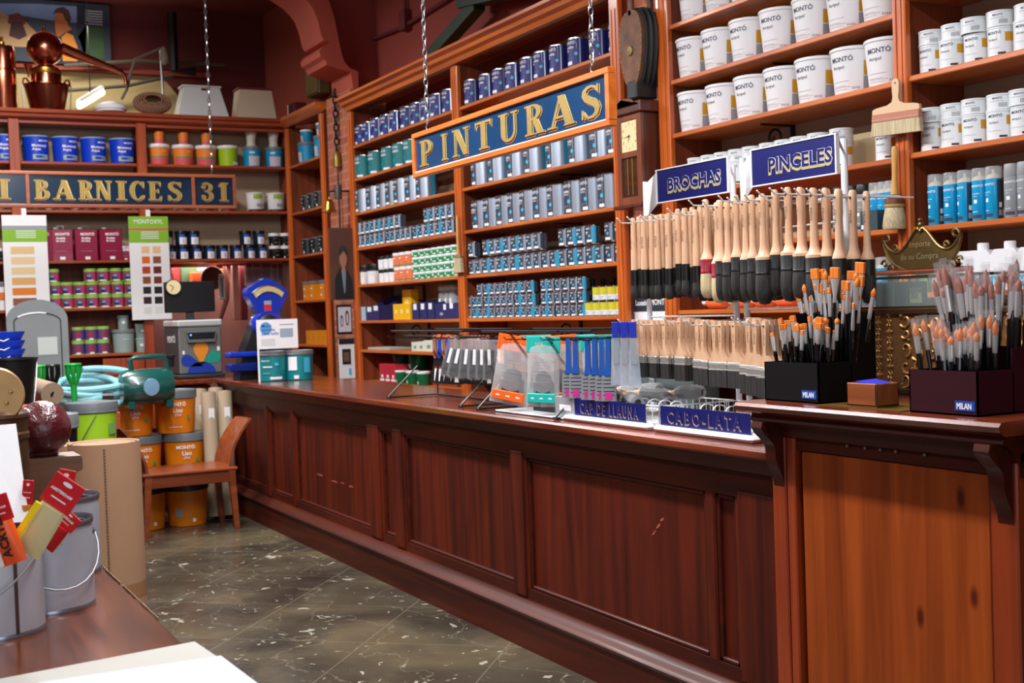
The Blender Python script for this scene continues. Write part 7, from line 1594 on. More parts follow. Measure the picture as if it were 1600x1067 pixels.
def lab_tt(b, rb, r, h): b.fit('MONTÓ', r*.6, r, -44, h*.78, PW, off=.004, bold=.02); b.patch(r, -40, 0, h*.55, h*.6, PW, off=.002); b.patch(r, 10, 24, h*.62, h*.74, DOT, off=.003); b.patch(rb, -10, 40, h*.08, h*.18, PW, off=.006); b.patch(r, -40, -10, h*.3, h*.34, PG, off=.001)
def lab_tt2(b, rb, r, h): b.patch(r, -44, -6, h*.4, h*.94, PW, off=.001); b.patch(r, 22, 50, h*.3, h*.9, DOT, off=.001); b.patch(rb, -20, 0, h*.06, h*.2, PW, off=.005)
tt1 = tub(.098, .205, tlt, GREY, lab_tt, taper=.93); tt2 = tub(.098, .205, tlt, GREY, lab_tt2, taper=.93)
p1 = hz(427, 596, ZC_); tt1.place((p1[0]+.03, p1[1]+.09, ZC_), ROT-.35, 'teal paint tub on the counter below the white poster, left one', 'paint tub'); p2 = hz(468, 594, ZC_); tt2.place((p2[0]+.03, p2[1]+.09, ZC_), ROT-.35, 'teal paint tub on the counter, right one with white panels', 'paint tub')
Yp2 = p1[1]-.03; xa, xb = xat(402, Yp2, 1.2), xat(466, Yp2, 1.2); zt, zb_ = zat(500, xa, Yp2), zat(546, xa, Yp2)
o = thing('counter_poster', 'white cardboard poster with blue writing and grey tins standing before the scale', 'poster', (xa, Yp2, ZC_)); b = B(); b.box(0, .0, zb_-ZC_, xb-xa, .004, zt-ZC_, PW); b.box(0, 0, 0, .012, .004, zb_-ZC_, PW); b.build('sheet', o)
w_ = xb-xa; h0 = zb_-ZC_; hh = zt-zb_; b = B(); PB2 = mat('soft_blue_print', (90, 160, 206), .5)
b.prism([(w_*.22+w_*.14*math.cos(2*PI*k/16), h0+hh*.7+hh*.22*math.sin(2*PI*k/16)) for k in range(16)], -.001, 0, PB2, 'xz')
for k, t_ in enumerate(('Mejor', 'esmalte', 'para todo')): b.ptext(t_, .03, (w_*.12, -.0018, h0+hh*(.74-.13*k)), (1, 0, 0), (0, 0, 1), PBL, .01)
b.box(w_*.56, -.001, h0+hh*.38, w_*.88, 0, h0+hh*.68, mat('grey_blue_print', (150, 174, 188), .5)); b.box(w_*.56, -.001, h0+hh*.8, w_*.9, 0, h0+hh*.83, PG)
for k in range(5): b.box(w_*.1, -.001, h0+hh*(.12+.05*k), w_*.44, 0, h0+hh*(.13+.05*k), PG)
b.build('print', o)
# ================================================================ FLOOR GROUP: PAILS, BENCH, TUBES
GLD = mat('pail_lid_grey', (104, 110, 114), .4)
def lab_op2(b, rb, r, h): b.fit('MONTÓ', r*.9, r, -20, h*.80, PW, off=.004, bold=.03); b.fit('Liso', r*.45, r, -4, h*.62, PW, off=.003, bold=.02); b.fit('plus', r*.3, r, 0, h*.52, PW, off=.002); b.patch(r, 34, 44, h*.42, h*.52, mat('green_dot', (70, 150, 80), .5), off=.001); b.patch(rb, -20, 20, h*.18, h*.2, PW, off=.008)
bigp = tub(.142, .30, mat('orange_pail', (228, 128, 14), .4), GLD, lab_op2, name='paint_pail', taper=.88, lid_h=.2, handle=False)
def lab_bk2(b, rb, r, h): b.patch(rb*1.03, -32, -8, h*.28, h*.84, PG, off=.004); b.patch(rb, 20, 30, h*.12, h*.22, PW, off=.003)
bigq = tub(.142, .30, mat('orange_pail', (228, 128, 14), .4), mat('black_lid', (34, 36, 40), .4), lab_bk2, name='paint_pail', taper=.88, lid_h=.2)
b0 = hz(293, 823, 0); yq = b0[1]+.13; yr_ = yq+.31
bigq.place((xat(292, yq, .15), yq, 0), ROT-.3, 'orange pail with black lid and grey label, on the floor under the seat', 'paint pail')
bigq.place((xat(226, yq, .15), yq, 0), ROT-.1, 'orange pail with black lid on the floor at the left end of the seat', 'paint pail')
for k in range(3):
    nm2 = ['bottom', 'middle', 'top'][k]
    bigp.place((xat((290, 288, 274)[k], yr_, .15+.3*k), yr_, .3015*k), ROT-.25, f'orange pail with grey lid, {nm2} of the stack nearer the kraft tubes', 'paint pail')
    bigp.place((xat((222, 220, 207)[k], yr_, .15+.3*k), yr_, .3015*k), ROT-.2, f'orange pail with grey lid, {nm2} of the stack nearer the cardboard roll', 'paint pail')
lmp = tub(.145, .32, mat('lime_pail', (164, 214, 40), .4), GLD, lambda b, rb, r, h: (b.patch(r, 46, 70, h*.5, h*.75, mat('grey_green_print', (120, 170, 90), .5), off=.003), b.tube([((r*.98+.006)*math.cos(PI+a), (r*.98+.006)*math.sin(PI+a), h*.96-.22*t) for a, t in [(.3-.9*k/8, (k/8)) for k in range(9)]], .003, STEEL, 5)), name='paint_pail', taper=.9, lid_h=.2)
yl = 7.75
def crate_box(name, label, x0, x1, y0, y1, h, m):
    o = thing(name, label, 'table', ((x0+x1)/2, (y0+y1)/2, 0)); w2, d2 = (x1-x0)/2, (y1-y0)/2
    B().bbox(-w2, -d2, h-.03, w2, d2, h, m, .004).build('table_top', o)
    for sx_ in (-1, 1):
        for sy_ in (-1, 1): B().bbox(sx_*w2-.03*(sx_+1), sy_*d2-.03*(sy_+1), 0, sx_*w2-.03*(sx_+1)+.06, sy_*d2-.03*(sy_+1)+.06, h-.03, m, .004).build('leg', o)
    return o
lz = zat(621, 1.2, yl)-.32
xlp = xat(144, yl, .8)
lmp.place((xlp, yl, lz if False else .603), ROT-.3, 'lime green pail with grey lid and wire handle on top of its stack', 'paint pail')
for k in range(2): bigp.place((xlp, yl, .3015*k), ROT, ['orange pail at the foot of the stack under the lime green pail', 'orange pail in the middle of the stack under the lime green pail'][k], 'paint pail')
# bench / wide chair
CHW = wood('chair_wood', (110, 48, 22), (146, 70, 34), 0, .35, .3)
def bench():
    fl, fr = hz(236, 842, 0), hz(366, 827, 0); y0 = (fl[1]+fr[1])/2; x0, x1 = fl[0], fr[0]; zs = zat(735, (x0+x1)/2, y0); D = .42
    o = thing('wooden_chair', 'wide reddish wood seat with two curved end backs in front of orange pails', 'chair', ((x0+x1)/2, y0+D/2, 0)); W = (x1-x0)/2+.02
    B().bbox(-W-.02, -D/2-.01, zs-.022, W+.02, D/2, zs, CHW, .006).build('seat', o)
    B().bbox(-W+.02, -D/2+.01, zs-.10, W-.02, -D/2+.035, zs-.022, CHW, .004).build('apron', o); B().bbox(-W+.02, D/2-.035, zs-.10, W-.02, D/2-.01, zs-.022, CHW, .004).build('apron', o)
    for sx_ in (-1, 1):
        for sy_ in (-1, 1):
            b = B(); xx = sx_*(W-.02); yy = sy_*(D/2-.02); pts = [(xx+sx_*.025, yy, 0), (xx, yy, zs-.022)]
            vs = []
            for (px, py, pz), s_ in zip(pts, (.016, .022)): vs += [(px-s_, py-s_, pz), (px+s_, py-s_, pz), (px+s_, py+s_, pz), (px-s_, py+s_, pz)]
            b.add(vs, [(3, 2, 1, 0), (4, 5, 6, 7), (0, 1, 5, 4), (1, 2, 6, 5), (2, 3, 7, 6), (3, 0, 4, 7)], CHW); b.build('leg', o)
    for sx_ in (-1, 1):
        b = B(); n = 8; vs = []
        for k in range(n+1):
            t = k/n; xx = sx_*(W-.03+.02*t+.13*t*t); z = zs+.30*t
            for q in range(7):
                v = q/6*2-1; bow = .025*(1-v*v)*sx_; yy = v*(D/2-.02)*(1-.12*t)
                vs.append((xx+bow, yy, z))
        m_ = len(vs); vs += [(x+sx_*.018, y, z) for x, y, z in vs]; fs = []
        for k in range(n):
            for q in range(6):
                a = k*7+q; fs += [(a, a+1, a+8, a+7), (m_+a, m_+a+7, m_+a+8, m_+a+1)]
        for k in range(n): a = k*7; fs += [(a, a+7, m_+a+7, m_+a), (a+6, m_+a+6, m_+a+13, a+13)]
        for q in range(6): fs += [(q, m_+q, m_+q+1, q+1), (n*7+q, n*7+q+1, m_+n*7+q+1, m_+n*7+q)]
        b.add(vs, fs, CHW); b.build('backrest', o)
bench()
# kraft tubes leaning by the counter
def ktube(u0, v0, u1, v1, label, r=.053, dy=0):
    p = hz(u0, v0, 0); p = Vector((p[0], p[1]+dy, r*.3)); yt = p[1]+.22; xt = xat(u1, yt, .9); zt_ = zat(v1, xt, yt); q_ = Vector((xt, yt, zt_)); o = thing('cardboard_tube', label, 'cardboard tube', tuple(p), 0, 'kraft tubes leaning by the counter')
    d = (q_-p); b = B(); b.tube([(0, 0, 0), tuple(d)], r, CARDL, 18); b.build('tube', o); b = B(); b.tube([tuple(d*1.0), tuple(d*1.004)], r*.8, mat('tube_hollow', (120, 100, 78), .9), 14); b.build('hollow', o)
    s_ = d*.82; b = B(); b.box(s_[0]-.02, s_[1]-r-.004, s_[2]-.08, s_[0]+.02, s_[1]-r-.001, s_[2]+.05, PW); b.build('label', o); return o
for u0, v0, u1, v1, dy, lb_ in ((366, 812, 350, 612, .10, 'kraft tube leaning nearest the panelled counter'), (342, 814, 325, 614, .08, 'kraft tube leaning second from the counter, front row'), (353, 810, 337, 607, .26, 'kraft tube leaning in the rear row, nearer the counter'), (329, 810, 312, 609, .27, 'kraft tube leaning in the rear row, nearest the orange pails')):
    ktube(u0, v0, u1, v1, lb_, dy=dy)
# big corrugated roll
def croll(name, label, uc, y, r, v_top, m):
    x = xat(uc, y, .5); zt_ = zat(v_top, x, y); o = thing(name, label, 'cardboard roll', (x, y, 0)); b = B(); n = 40; R1 = r
    pr_ = []
    b.lathe([(r, 0), (r, zt_)], m, n=36, cap=False); b.build('outer_sheet', o)
    b = B()
    for k in range(5):
        q = r*(1-.12*k)-.004
        if q > .03: b.lathe([(q-.006, zt_-.004-.004*k), (q, zt_-.001-.004*k)], m, n=32, cap=False)
    b.lathe([(0, zt_-.02), (r-.003, zt_-.008)], mat('roll_core', (160, 124, 96), .9), n=32, cap=False); b.build('inner_coils', o)
    a = math.radians(-100); b = B()
    for k in range(int(zt_/.012)): b.box(-.003, -.003, k*.012, .003, .003, k*.012+.006, mat('flute_edge', (120, 86, 60), .9))
    b.xf(Matrix.Translation((r*math.cos(a), r*math.sin(a), 0))); b.build('cut_edge', o, kind='stuff')
    B().lathe([(r+.001, zt_*.36), (r+.001, zt_*.42)], mat('parcel_tape', (160, 116, 82), .4), n=36, cap=False).build('tape', o); return o
croll('cardboard_roll', 'big standing roll of corrugated cardboard with taped seam behind the desk', 170, 5.0, .135, 690, CARD)
croll('cardboard_roll', 'second standing cardboard roll mostly hidden behind the big one', 126, 5.35, .10, 693, CARD)
# table behind with hose, pump, rolls, arch plate
o = crate_box('work_table', 'plain wooden table carrying hose, pump and metal plate at the back left', -.6, 1.55, 8.45, 9.18, .80, BSZ)
ZTB = .8005
HOS = mat('pale_blue_hose', (130, 196, 206), .4, bump=.5, bscale=90)
o = thing('coiled_hose', 'coiled pale blue ribbed hose lying beside the green pump', 'hose', (xat(146, 8.86, .95), 8.86, ZTB)); pts = []
for k in range(110):
    t = k/109; a = t*2*PI*4.3; R_ = .20+.05*math.sin(a*.37); pts.append(((R_+.02)*1.08*math.cos(a)+.03*math.sin(t*9), .17*math.sin(a)*(1+.1*math.sin(t*5)), .03+.125*t+.03*math.sin(a*.5+1)))
B().tube(pts, .023, HOS, 10).build('hose', o); o.rotation_euler = (.30, 0, 0); o.location[2] += .055; B().tube([(.02, -.19, .10), (.09, -.20, .10)], .03, BLACK, 10).build('coupling', o); B().tube([(-.25, -.1, .03), (-.32, -.12, .03)], .026, BLACK, 10).build('end_coupling', o)
GP = mat('pump_green', (14, 74, 68), .25, coat=.6); 
o = thing('water_pump', 'glossy dark green electric pump with handle and oval badge on the pails', 'pump', (xat(231, 8.62, .95), 8.62, ZTB)); b = B()
b.lathe([(0, -.16), (.09, -.155), (.105, -.12), (.108, .1), (.09, .14), (0, .15)], GP, 0, 0, .13, 24, axis=0); b.build('motor', o)
B().tube([(-.09, 0, .22), (-.10, 0, .29), (-.07, 0, .305), (.10, 0, .305), (.12, 0, .29), (.12, 0, .22)], .016, GP, 8).build('handle', o)
B().lathe([(0, -.003), (.05, -.001), (.052, .003)], mat('badge_blue', (130, 170, 200), .3, .3), .0, -.108, .13, 20, axis=1, sx=1, sy=.9).build('badge', o)
for sx_ in (-1, 1): B().bbox(sx_*.11-.02, -.08, 0, sx_*.11+.02, .08, .05, GP, .006).build('foot', o)
B().lathe([(.02, 0), (.022, .05), (.03, .055), (.03, .07)], BLACK, .14, 0, .24, 12).build('valve', o); o.scale = (1.14, 1.14, 1.14)
# arched grey plate
Y = 9.12; x0, x1 = xat(12, Y, 1.2), xat(108, Y, 1.2); xc = (x0+x1)/2; W = (x1-x0)/2; zt_ = zat(468, xc, Y)-ZTB; sh = zat(500, xc, Y)-ZTB
o = thing('arched_plate', 'grey metal arched stove door leaning behind the green funnels', 'metal door', (xc, Y, ZTB)); MP = mat('brushed_grey', (140, 146, 146), .4, .5, var=.15, vscale=2)
arch = lambda w_, s_, t_: [(-w_, .0), (-w_, s_)]+[(-w_*math.cos(PI*k/16), s_+(t_-s_)*math.sin(PI*k/16)) for k in range(1, 16)]+[(w_, s_), (w_, .0)]
B().prism(arch(W, sh, zt_), 0, .02, MP, 'xz').build('plate', o)
ln = [(p[0], -.003, p[1]) for p in arch(W*.76, sh*.98, zt_*.88)]; ln = [(ln[0][0], -.003, .06)]+ln[1:-1]+[(ln[-1][0], -.003, .06)]
B().tube(ln, .004, PK, 5).build('groove', o); B().tube([p for p in ln[4:12]], .0055, PW, 5).build('light_strip', o); B().box(-W*.02, -.004, zt_*.5, W*.62, 0, zt_*.66, mat('label_paper', (186, 196, 190), .6)).build('label', o); B().bbox(-W*1.02, -.02, 0, W*1.02, .03, .07, mat('grey_rail', (96, 104, 108), .5), .004).build('bottom_rail', o)
# green and black holders
def holder(m):
    def fn():
        o = thing('spray_holder'); b = B()
        for k in range(8):
            a = 2*PI*k/8; b.tube([(.045*math.cos(a), .045*math.sin(a), .12), (.045*math.cos(a), .045*math.sin(a), .06), (.022*math.cos(a), .022*math.sin(a), .0)], .008, m, 5)
        b.tube([(.047*math.cos(2*PI*k/16), .047*math.sin(2*PI*k/16), .12) for k in range(16)], .009, m, 6, True); b.build('basket', o); B().lathe([(.022, .01), (.02, -.04), (.015, -.203)], m, n=12).build('stem', o); return o
    return Proto(fn)
hg = holder(mat('bright_green_plastic', (20, 160, 60), .4)); hb = holder(BLACK)
for pr_, u, lb_ in ((hg, 61, 'bright green plastic cage holder, left one'), (hb, 82, 'black plastic cage holder between the two green ones'), (hg, 115, 'bright green plastic cage holder beside the hose')):
    x = xat(u, 8.5, 1.0); pr_.place((x, 8.5, ZTB+.205), 0, lb_, 'holder')
o = thing('paper_stack', 'stack of white papers and catalogues on the back ledge under the purple tins', 'papers', (xat(182, YB-.0, .95), YB+.12, .9005)); 
o.location = (xat(182, 9.0, 1.0), 9.0, ZTB)
for k in range(6): B().bbox(-.16+random.uniform(-.02, .02), -.1, k*.022, .15+random.uniform(-.02, .02), .1, k*.022+.021, mat('paper_white', (216, 218, 220), .7) if k < 5 else CARDL, .003).build('sheets', o)
# kraft roll lying, black bucket, blue baskets
o = thing('paper_roll', 'grey-brown paper roll lying with its hollow end to the camera, left of the hose', 'roll', (xat(82, 8.3, .95), 8.3, 0)); KR = mat('grey_kraft', (150, 128, 106), .8)
p_ = hy(82, 616, 7.6); q_ = hy(38, 603, 8.0); d = Vector(q_)-Vector(p_); o.location = tuple(p_)
B().tube([(0, 0, 0), tuple(d)], .068, KR, 20).build('roll', o); B().tube([(0, -.002, 0), tuple(-d.normalized()*.003)], .016, PK, 10).build('hollow', o)
o = crate_box('low_table', 'low table under the paper roll and black bucket at the left edge', -.4, .92, 7.3, 8.15, zat(616, .9, 7.6)-.070, BSZ); ZL = zat(616, .9, 7.6)-.0695
o = thing('black_bucket', 'black plastic bucket with wire handle beside the paper roll', 'bucket', (xat(18, 7.5, 1.0), 7.5, ZL)); B().lathe([(.10, 0), (.11, .005), (.14, .27), (.15, .275), (.15, .285), (.135, .285), (.10, .02), (0, .02)], BLACK, n=24).build('bucket_body', o); B().tube([(.14, -.02, .27), (.12, -.10, .14), (.10, -.13, .03)], .004, STEEL, 5).build('handle', o)
bskt = Proto(lambda: (lambda o: (B().lathe([(.10, 0), (.11, .004), (.135, .05), (.135, .055), (.125, .055), (.10, .01), (0, .01)], mat('blue_basket', (16, 60, 190), .4), n=20).build('basket_body', o), B().tube([(-.12+.03*0, -.10, .04), (0, -.14, -.0), (.13, -.02, .05)], .0035, WIRE, 4).build('handle', o), o)[-1])(thing('blue_bucket')))
for k in range(4): bskt.place((xat(4, 7.95, 1.1), 7.95, ZL+.22+.052*k), 0, f'blue bucket nested in the stack at the left edge, {["lowest", "second", "third", "topmost"][k]}', 'bucket', 'nested blue buckets')
o = thing('bucket_stand', 'dark box under the nested blue buckets', 'box', (xat(4, 7.95, 1.1), 7.95, ZL)); B().bbox(-.13, -.12, 0, .13, .12, .219, BLACK, .005).build('case', o)
# ================================================================ FOREGROUND DESK, LEFT
DZ = .75
o = thing('desk', 'worn brown varnished desk in the foreground carrying metal paint buckets', 'desk', (-.3, 2.3, 0)); T = Matrix.Translation((.3, -2.3, 0))
DTOP = wood('desk_top_wood', (62, 30, 16), (118, 62, 34), 1, .16, .0, .8, stain=.8)
B().bbox(-1.4, .9, DZ-.035, .565, 3.72, DZ, DTOP, .008).xf(T).build('desk_top', o)
B().box(-1.35, .95, .0, .50, 3.66, DZ-.036, MAH).xf(T).build('body', o)
WEAR = mat('worn_edge', (176, 150, 120), .7)
for k, (y, l) in enumerate(((2.95, .20), (3.3, .12))):
    b = B(); pts = [(.5655, y-l+2*l*i/12, DZ-.004-.008*random.random()) for i in range(13)]; b.prism([(p[1], p[2]) for p in pts]+[(y+l, DZ+.0002), (y-l, DZ+.0002)], .5652, .5660, WEAR); b.xf(T).build('chipped_edge', o)
BK = mat('galvanised_tin', (190, 196, 208), .38, .25, var=.06, vscale=6); BKR = mat('rim_tin', (150, 154, 164), .25, .8)
def tinbucket(r, h, seam=None, handle=None):
    o = thing('metal_bucket'); b = B(); b.lathe([(r*.985, .0), (r*.99, .004), (r, .01), (r, h-.012), (r*1.0, h-.010)], BK, n=40, cap=False); b.build('bucket_body', o)
    b = B(); b.lathe([(r*.90, h-.05), (r*.93, h-.014)], mat('inside_tin', (120, 70, 76), .4, .5), n=40, cap=False); b.lathe([(0, .012), (r*.9, .012), (r*.90, h-.05)], mat('inside_grey', (120, 124, 130), .5, .4), n=40, cap=False); b.build('inside', o)
    b = B(); b.lathe([(r, h-.014), (r*1.025, h-.012), (r*1.035, h-.004), (r*1.02, h+.001), (r*.99, h-.002), (r*.95, h-.012), (r*.925, h-.013), (r*.93, h-.018), (r*.99, h-.018)], BKR, n=40, cap=False); b.build('rim', o)
    b = B(); b.lathe([(r*.97, 0), (r*1.015, 0), (r*1.02, .006), (r*1.0, .010), (r*.985, .008)], BKR, n=40, cap=False); b.build('bottom_rim', o)
    if seam is not None:
        a = math.radians(seam); b = B(); b.box(-.0022, -.0035, .008, .001, .0035, h-.014, mat('dark_seam', (84, 70, 66), .4, .5)); b.xf(Matrix.Rotation(a, 4, 'Z') @ Matrix.Translation((r+.001, 0, 0))); b.build('seam', o)
    if handle is not None:
        for s_ in (0, 1):
            a = math.radians(handle+180*s_); b = B(); b.lathe([(.0, .012), (.006, .012), (.010, .006), (.011, 0), (0, 0)], BKR, n=14, axis=0); b.xf(Matrix.Rotation(a, 4, 'Z') @ Matrix.Translation((r, 0, h*.80))); b.build('handle_ear', o)
        a = math.radians(handle); e1 = Vector((math.cos(a), math.sin(a), 0))*(r+.012); pr = Vector((-math.sin(a), math.cos(a), 0)); pts = []
        for k in range(15):
            t = PI*k/14; p = e1*math.cos(t)+pr*(-(r*1.12)*math.sin(t)); p.z = h*.80-.105*math.sin(t); pts.append(tuple(p))
        B().tube(pts, .002, mat('dull_wire', (150, 152, 156), .5, .4), 6).build('handle', o)
    return o
def cpt(u, v, r):
    p = hz(u, v, DZ); d = Vector((p[0], p[1], 0)).normalized(); return Vector((p[0], p[1], DZ+.0003))+d*r
c1 = cpt(-6, 1003, .1); c2 = cpt(78, 962, .1); c3 = cpt(96, 905, .1)
o = tinbucket(.1, .226, -70, -38); o.location = c1; tag(o, 'nearest grey metal bucket with dark seam, stuffed with paint tubes, cut by the frame', 'bucket')
o = tinbucket(.1, .2, None, 12); o.location = c2; tag(o, 'grey metal bucket with wire handle, right of the one with the seam', 'bucket')
if (c3-c2).length < .22: c3 = c2+(c3-c2).normalized()*.225
o = tinbucket(.1, .2, 200, None); o.location = c3; tag(o, 'grey metal bucket behind the one with the wire handle, only its rim showing', 'bucket')
# hanging-card paint tubes
RDC = mat('red_card', (196, 26, 36), .4); 
def tubepack(label, top_uv, bot_uv, dist, wd, body, stripe, txt, tube_m=None, cap=None, twist=0):
    """a paint tube on a red hanging card; axis from the lower to the upper point"""
    ta = _ray(*top_uv); tb = _ray(*bot_uv); top = ta*dist+Vector((0, 0, CH)); bot = tb*(dist-.0)+Vector((0, 0, CH))
    L_ = (top-bot).length; z = (top-bot).normalized(); f = -FV; x = z.cross(f).normalized()*-1; y = z.cross(x)
    o = thing('paint_tube', label, 'paint tube'); M = Matrix((x, y, z)).transposed().to_4x4(); M.translation = bot; o.matrix_world = M @ Matrix.Rotation(twist, 4, 'Z')
    h = L_
    s_ = 1 if (M @ Vector((0, -1, 0))-M @ Vector((0, 0, 0))).dot(FV) < 0 else -1
    b = B(); b.bbox(-wd, -.002, h*.62, wd, .002, h, RDC, .001); b.build('card', o)
    b = B(); yy = -.0026*s_
    b.prism([(math.cos(2*PI*k/12)*wd*.32, h*.93+math.sin(2*PI*k/12)*h*.025) for k in range(12)], yy, yy+.0004*s_, WHITE, 'xz')
    b.ptext('AMSTERDAM', wd*.25, (wd*-.8*s_*1, yy, h*.80), (s_, 0, 0), (0, 0, 1), PW, .03); b.box(-wd*.5, yy-.0002, h*.72, wd*.5, yy, h*.735, PW); b.build('card_print', o)
    b = B(); n = 12; vs = []
    for k, (t, ww, th) in enumerate(((0, 1.0, .002), (.15, 1.0, .010), (.45, .92, .016), (.62, .85, .016))):
        for q in range(n):
            a = 2*PI*q/n; vs.append((wd*ww*.95*math.cos(a), th*math.sin(a), h*t))
    b.add(vs, [(l*n+q, l*n+(q+1) % n, (l+1)*n+(q+1) % n, (l+1)*n+q) for l in range(3) for q in range(n)]+[tuple(range(n-1, -1, -1)), tuple(3*n+q for q in range(n))], body); b.build('tube_body', o)
    if stripe: B().box(-wd*.98*s_, -.017*s_, .002, -wd*.62*s_, -.0165*s_ if False else -.012*s_, h*.6, stripe).build('stripe', o)
    if txt:
        b = B(); b.ptext(txt, wd*.95, (wd*.28*s_, -.0175*s_, h*.10), (0, 0, 1), (-s_, 0, 0), PK, .04); b.build('lettering', o)
    if cap: B().lathe([(.010, h*.6), (.012, h*.61), (.012, h*.70), (.009, h*.71)], cap, 0, -.005*s_, 0, 12).build('cap', o)
    return o
YB_ = mat('pale_yellow_body', (206, 200, 150), .35); YS = mat('yellow_stripe', (244, 220, 20), .4)
D1 = 2.50
tubepack('paint tube with yellow stripe leaning out of the nearest bucket on a red card', (112, 750), (38, 862), D1, .034, YB_, YS, None)
tubepack('paint tube with purple base on an upright red card behind the buckets', (20, 752), (24, 880), 2.72, .027, mat('lilac_body', (130, 110, 190), .4), None, None)
tubepack('paint tube with orange body on a red card beside the upright purple one', (45, 750), (38, 850), 2.70, .012, mat('amber_body', (224, 150, 70), .4), None, None)
tubepack('paint tube with red card standing highest behind the yellow striped one', (106, 734), (84, 850), 2.76, .019, mat('pale_yellow_body', (206, 200, 150), .35), None, None, cap=mat('lemon_cap', (230, 230, 60), .4))
tubepack('orange paint tube lettered ACRYLIC at the left frame edge', (-10, 775), (24, 880), 2.46, .026, mat('vivid_orange_tube', (236, 88, 30), .35), mat('white_stripe', (230, 226, 220), .4), 'ACRYLIC')
tubepack('red carded paint tube lying low in the bucket with the wire handle', (112, 800), (66, 850), 2.68, .030, RDC, None, None)
o = thing('white_board', 'blank white sheet standing upright at the left edge behind the buckets', 'sheet'); p = [hy(-40, 668, 2.95), hy(25, 662, 2.95), hy(46, 815, 2.85), hy(-40, 820, 2.85)]
b = B(); b.add([tuple(q) for q in p]+[tuple(q+Vector((0, .004, 0))) for q in p], [(0, 1, 2, 3), (7, 6, 5, 4), (0, 4, 5, 1), (1, 5, 6, 2), (2, 6, 7, 3), (3, 7, 4, 0)], WHITE); b.build('sheet', o)
o = thing('sheet_stand', 'dark box holding up the white sheet behind the buckets', 'box', (.12, 3.03, DZ)); B().bbox(-.25, -.06, .0003, .02, .06, .22, BLACK, .004).build('case', o)
# laminated sheets in front
a_, b_, c_, d_ = hz(-30, 1066, DZ+.004), hz(304, 1002, DZ+.004), hz(450, 1100, DZ+.004), hz(-30, 1200, DZ+.004)
o = thing('white_folder', 'large white plastic folder lying on the desk corner in the foreground', 'folder'); cr = mat('cream_folder', (176, 174, 166), .8, spec=.1)
B().prism([(q[0], q[1]) for q in (a_, b_, c_, d_)], DZ+.0004, DZ+.004, cr, 'xy').build('cover', o)
a_, b_, c_, d_ = hz(60, 1066, DZ+.006), hz(345, 1024, DZ+.006), hz(440, 1095, DZ+.006), hz(-30, 1200, DZ+.006)
B().prism([(q[0], q[1]) for q in (a_, b_, c_, d_)], DZ+.004, DZ+.006, mat('white_page', (190, 191, 194), .8, spec=.1, var=.02, vscale=30), 'xy').build('page', o)
# oxblood ball finial on a carved bracket
yf = 3.28; xf_ = xat(67, yf, 1.1); zf = zat(712, xf_, yf)
o = thing('ball_finial', 'oxblood lacquered wooden ball finial with chipped gloss on a brown bracket', 'finial', (xf_, yf, zf)); R_ = (xat(106, yf, 1.15)-xat(30, yf, 1.15))/2*1.2
zc0 = zat(626, xf_, yf)-zf-R_
pr = [(R_*.50, 0), (R_*.54, .006), (R_*.47, .014), (R_*.42, .026)]+[(R_*math.sin(a), zc0-R_*math.cos(a)) for a in [math.radians(q) for q in range(30, 181, 8)]]
B().lathe(pr, REDM, n=32).build('ball', o)
o = thing('carved_bracket', 'brown wooden bracket with a rounded cutout under the ball finial', 'bracket', (xf_, yf, DZ+.0003)); hb = zf-DZ-.001; w2 = R_*1.1
pr = [(-w2*1.2, 0), (-w2*1.2, hb-.03), (-w2*1.15, hb-.005), (-w2*1.1, hb), (w2*1.05, hb), (w2*1.1, hb-.01), (w2*1.1, hb-.035), (w2*.6, hb-.05), (w2*.1, hb-.10), (-w2*.2, 0)]
B().prism(pr, -.06, .06, wood('bracket_wood', (92, 58, 36), (124, 84, 54), 0, .5, .1), 'xz').build('bracket', o)
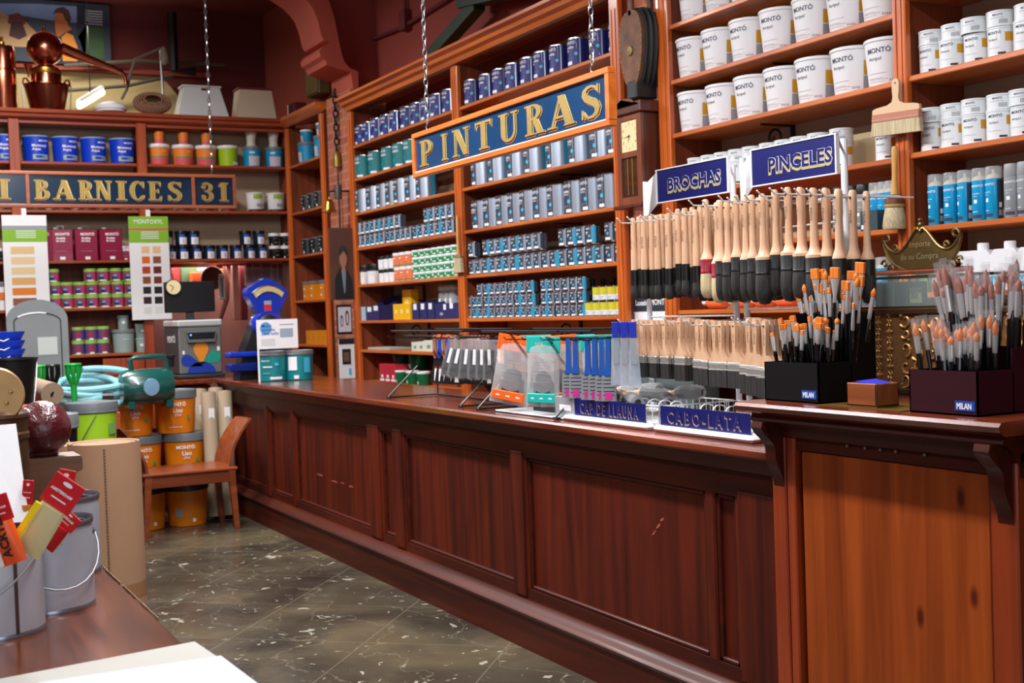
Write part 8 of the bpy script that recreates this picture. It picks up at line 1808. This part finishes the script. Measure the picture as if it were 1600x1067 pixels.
# old brass drum and disc at the left edge
yd = 3.15; xd = xat(-2, yd, 1.2); o = thing('brass_drum', 'old brown metal drum with brass disc at the left frame edge', 'drum', (xd, yd, DZ+.0003)); BM = mat('brown_patina', (92, 64, 44), .45, .6, var=.3, vscale=10)
zt_ = zat(655, xd, yd)-DZ; rd = .062
B().lathe([(rd, 0), (rd, zt_-.05), (rd*1.06, zt_-.045), (rd*1.06, zt_-.035), (rd, zt_-.03), (rd*1.02, zt_), (rd*1.08, zt_+.004), (rd*1.06, zt_+.012), (rd*.7, zt_+.03), (rd*.45, zt_+.05)], BM, n=28).build('drum_body', o)
B().lathe([(0, -.006), (.062, -.006), (.066, 0), (.062, .006), (0, .006)], mat('aged_brass', (176, 140, 92), .45, .5, var=.15, vscale=12), -.012, -.05, zt_+.058, 28, axis=1).build('disc', o)
b = B()
for (x, z) in ((.025, .02), (-.03, .05), (.035, .045)): b.lathe([(0, -.009), (.004, -.008), (.005, -.006)], BRASS, x-.012, -.05, zt_+.02+z, 8, axis=1)
b.build('studs', o)
# dark pails behind them
bdp = tub(.145, .33, mat('black_pail', (20, 20, 22), .35), mat('pale_grey_pail_lid', (112, 116, 120), .4), lambda b, rb, r, h: (b.fit('MONTÓ', r*.9, r, 10, h*.75, PW, off=.004, bold=.02), b.fit('Ovaldine', r*.8, r, 14, h*.52, PW, off=.003)), name='paint_pail', taper=.92, lid_h=.2)
for u, y, n_, nm in ((68, 5.9, 3, 'stack behind the ball finial'), (127, 6.9, 2, 'short stack beside the lime pail')):
    x = xat(u, y, .9)
    for k in range(n_): bdp.place((x, y, .3313*k), ROT-.4, f'black pail with grey lid, {["bottom", "middle", "top"][k] if n_ == 3 else ["lower", "upper"][k]} of the {nm}', 'paint pail')
o = thing('red_tray', 'red tray edge showing left of the ball finial', 'tray', (xat(33, 5.2, 1.05), 5.2, 0)); o.location = (xat(33, 6.1, 1.05), 6.1, .995); B().bbox(-.12, -.10, 0, .10, .10, .03, mat('red_plastic', (200, 30, 30), .4), .006).build('tray', o)
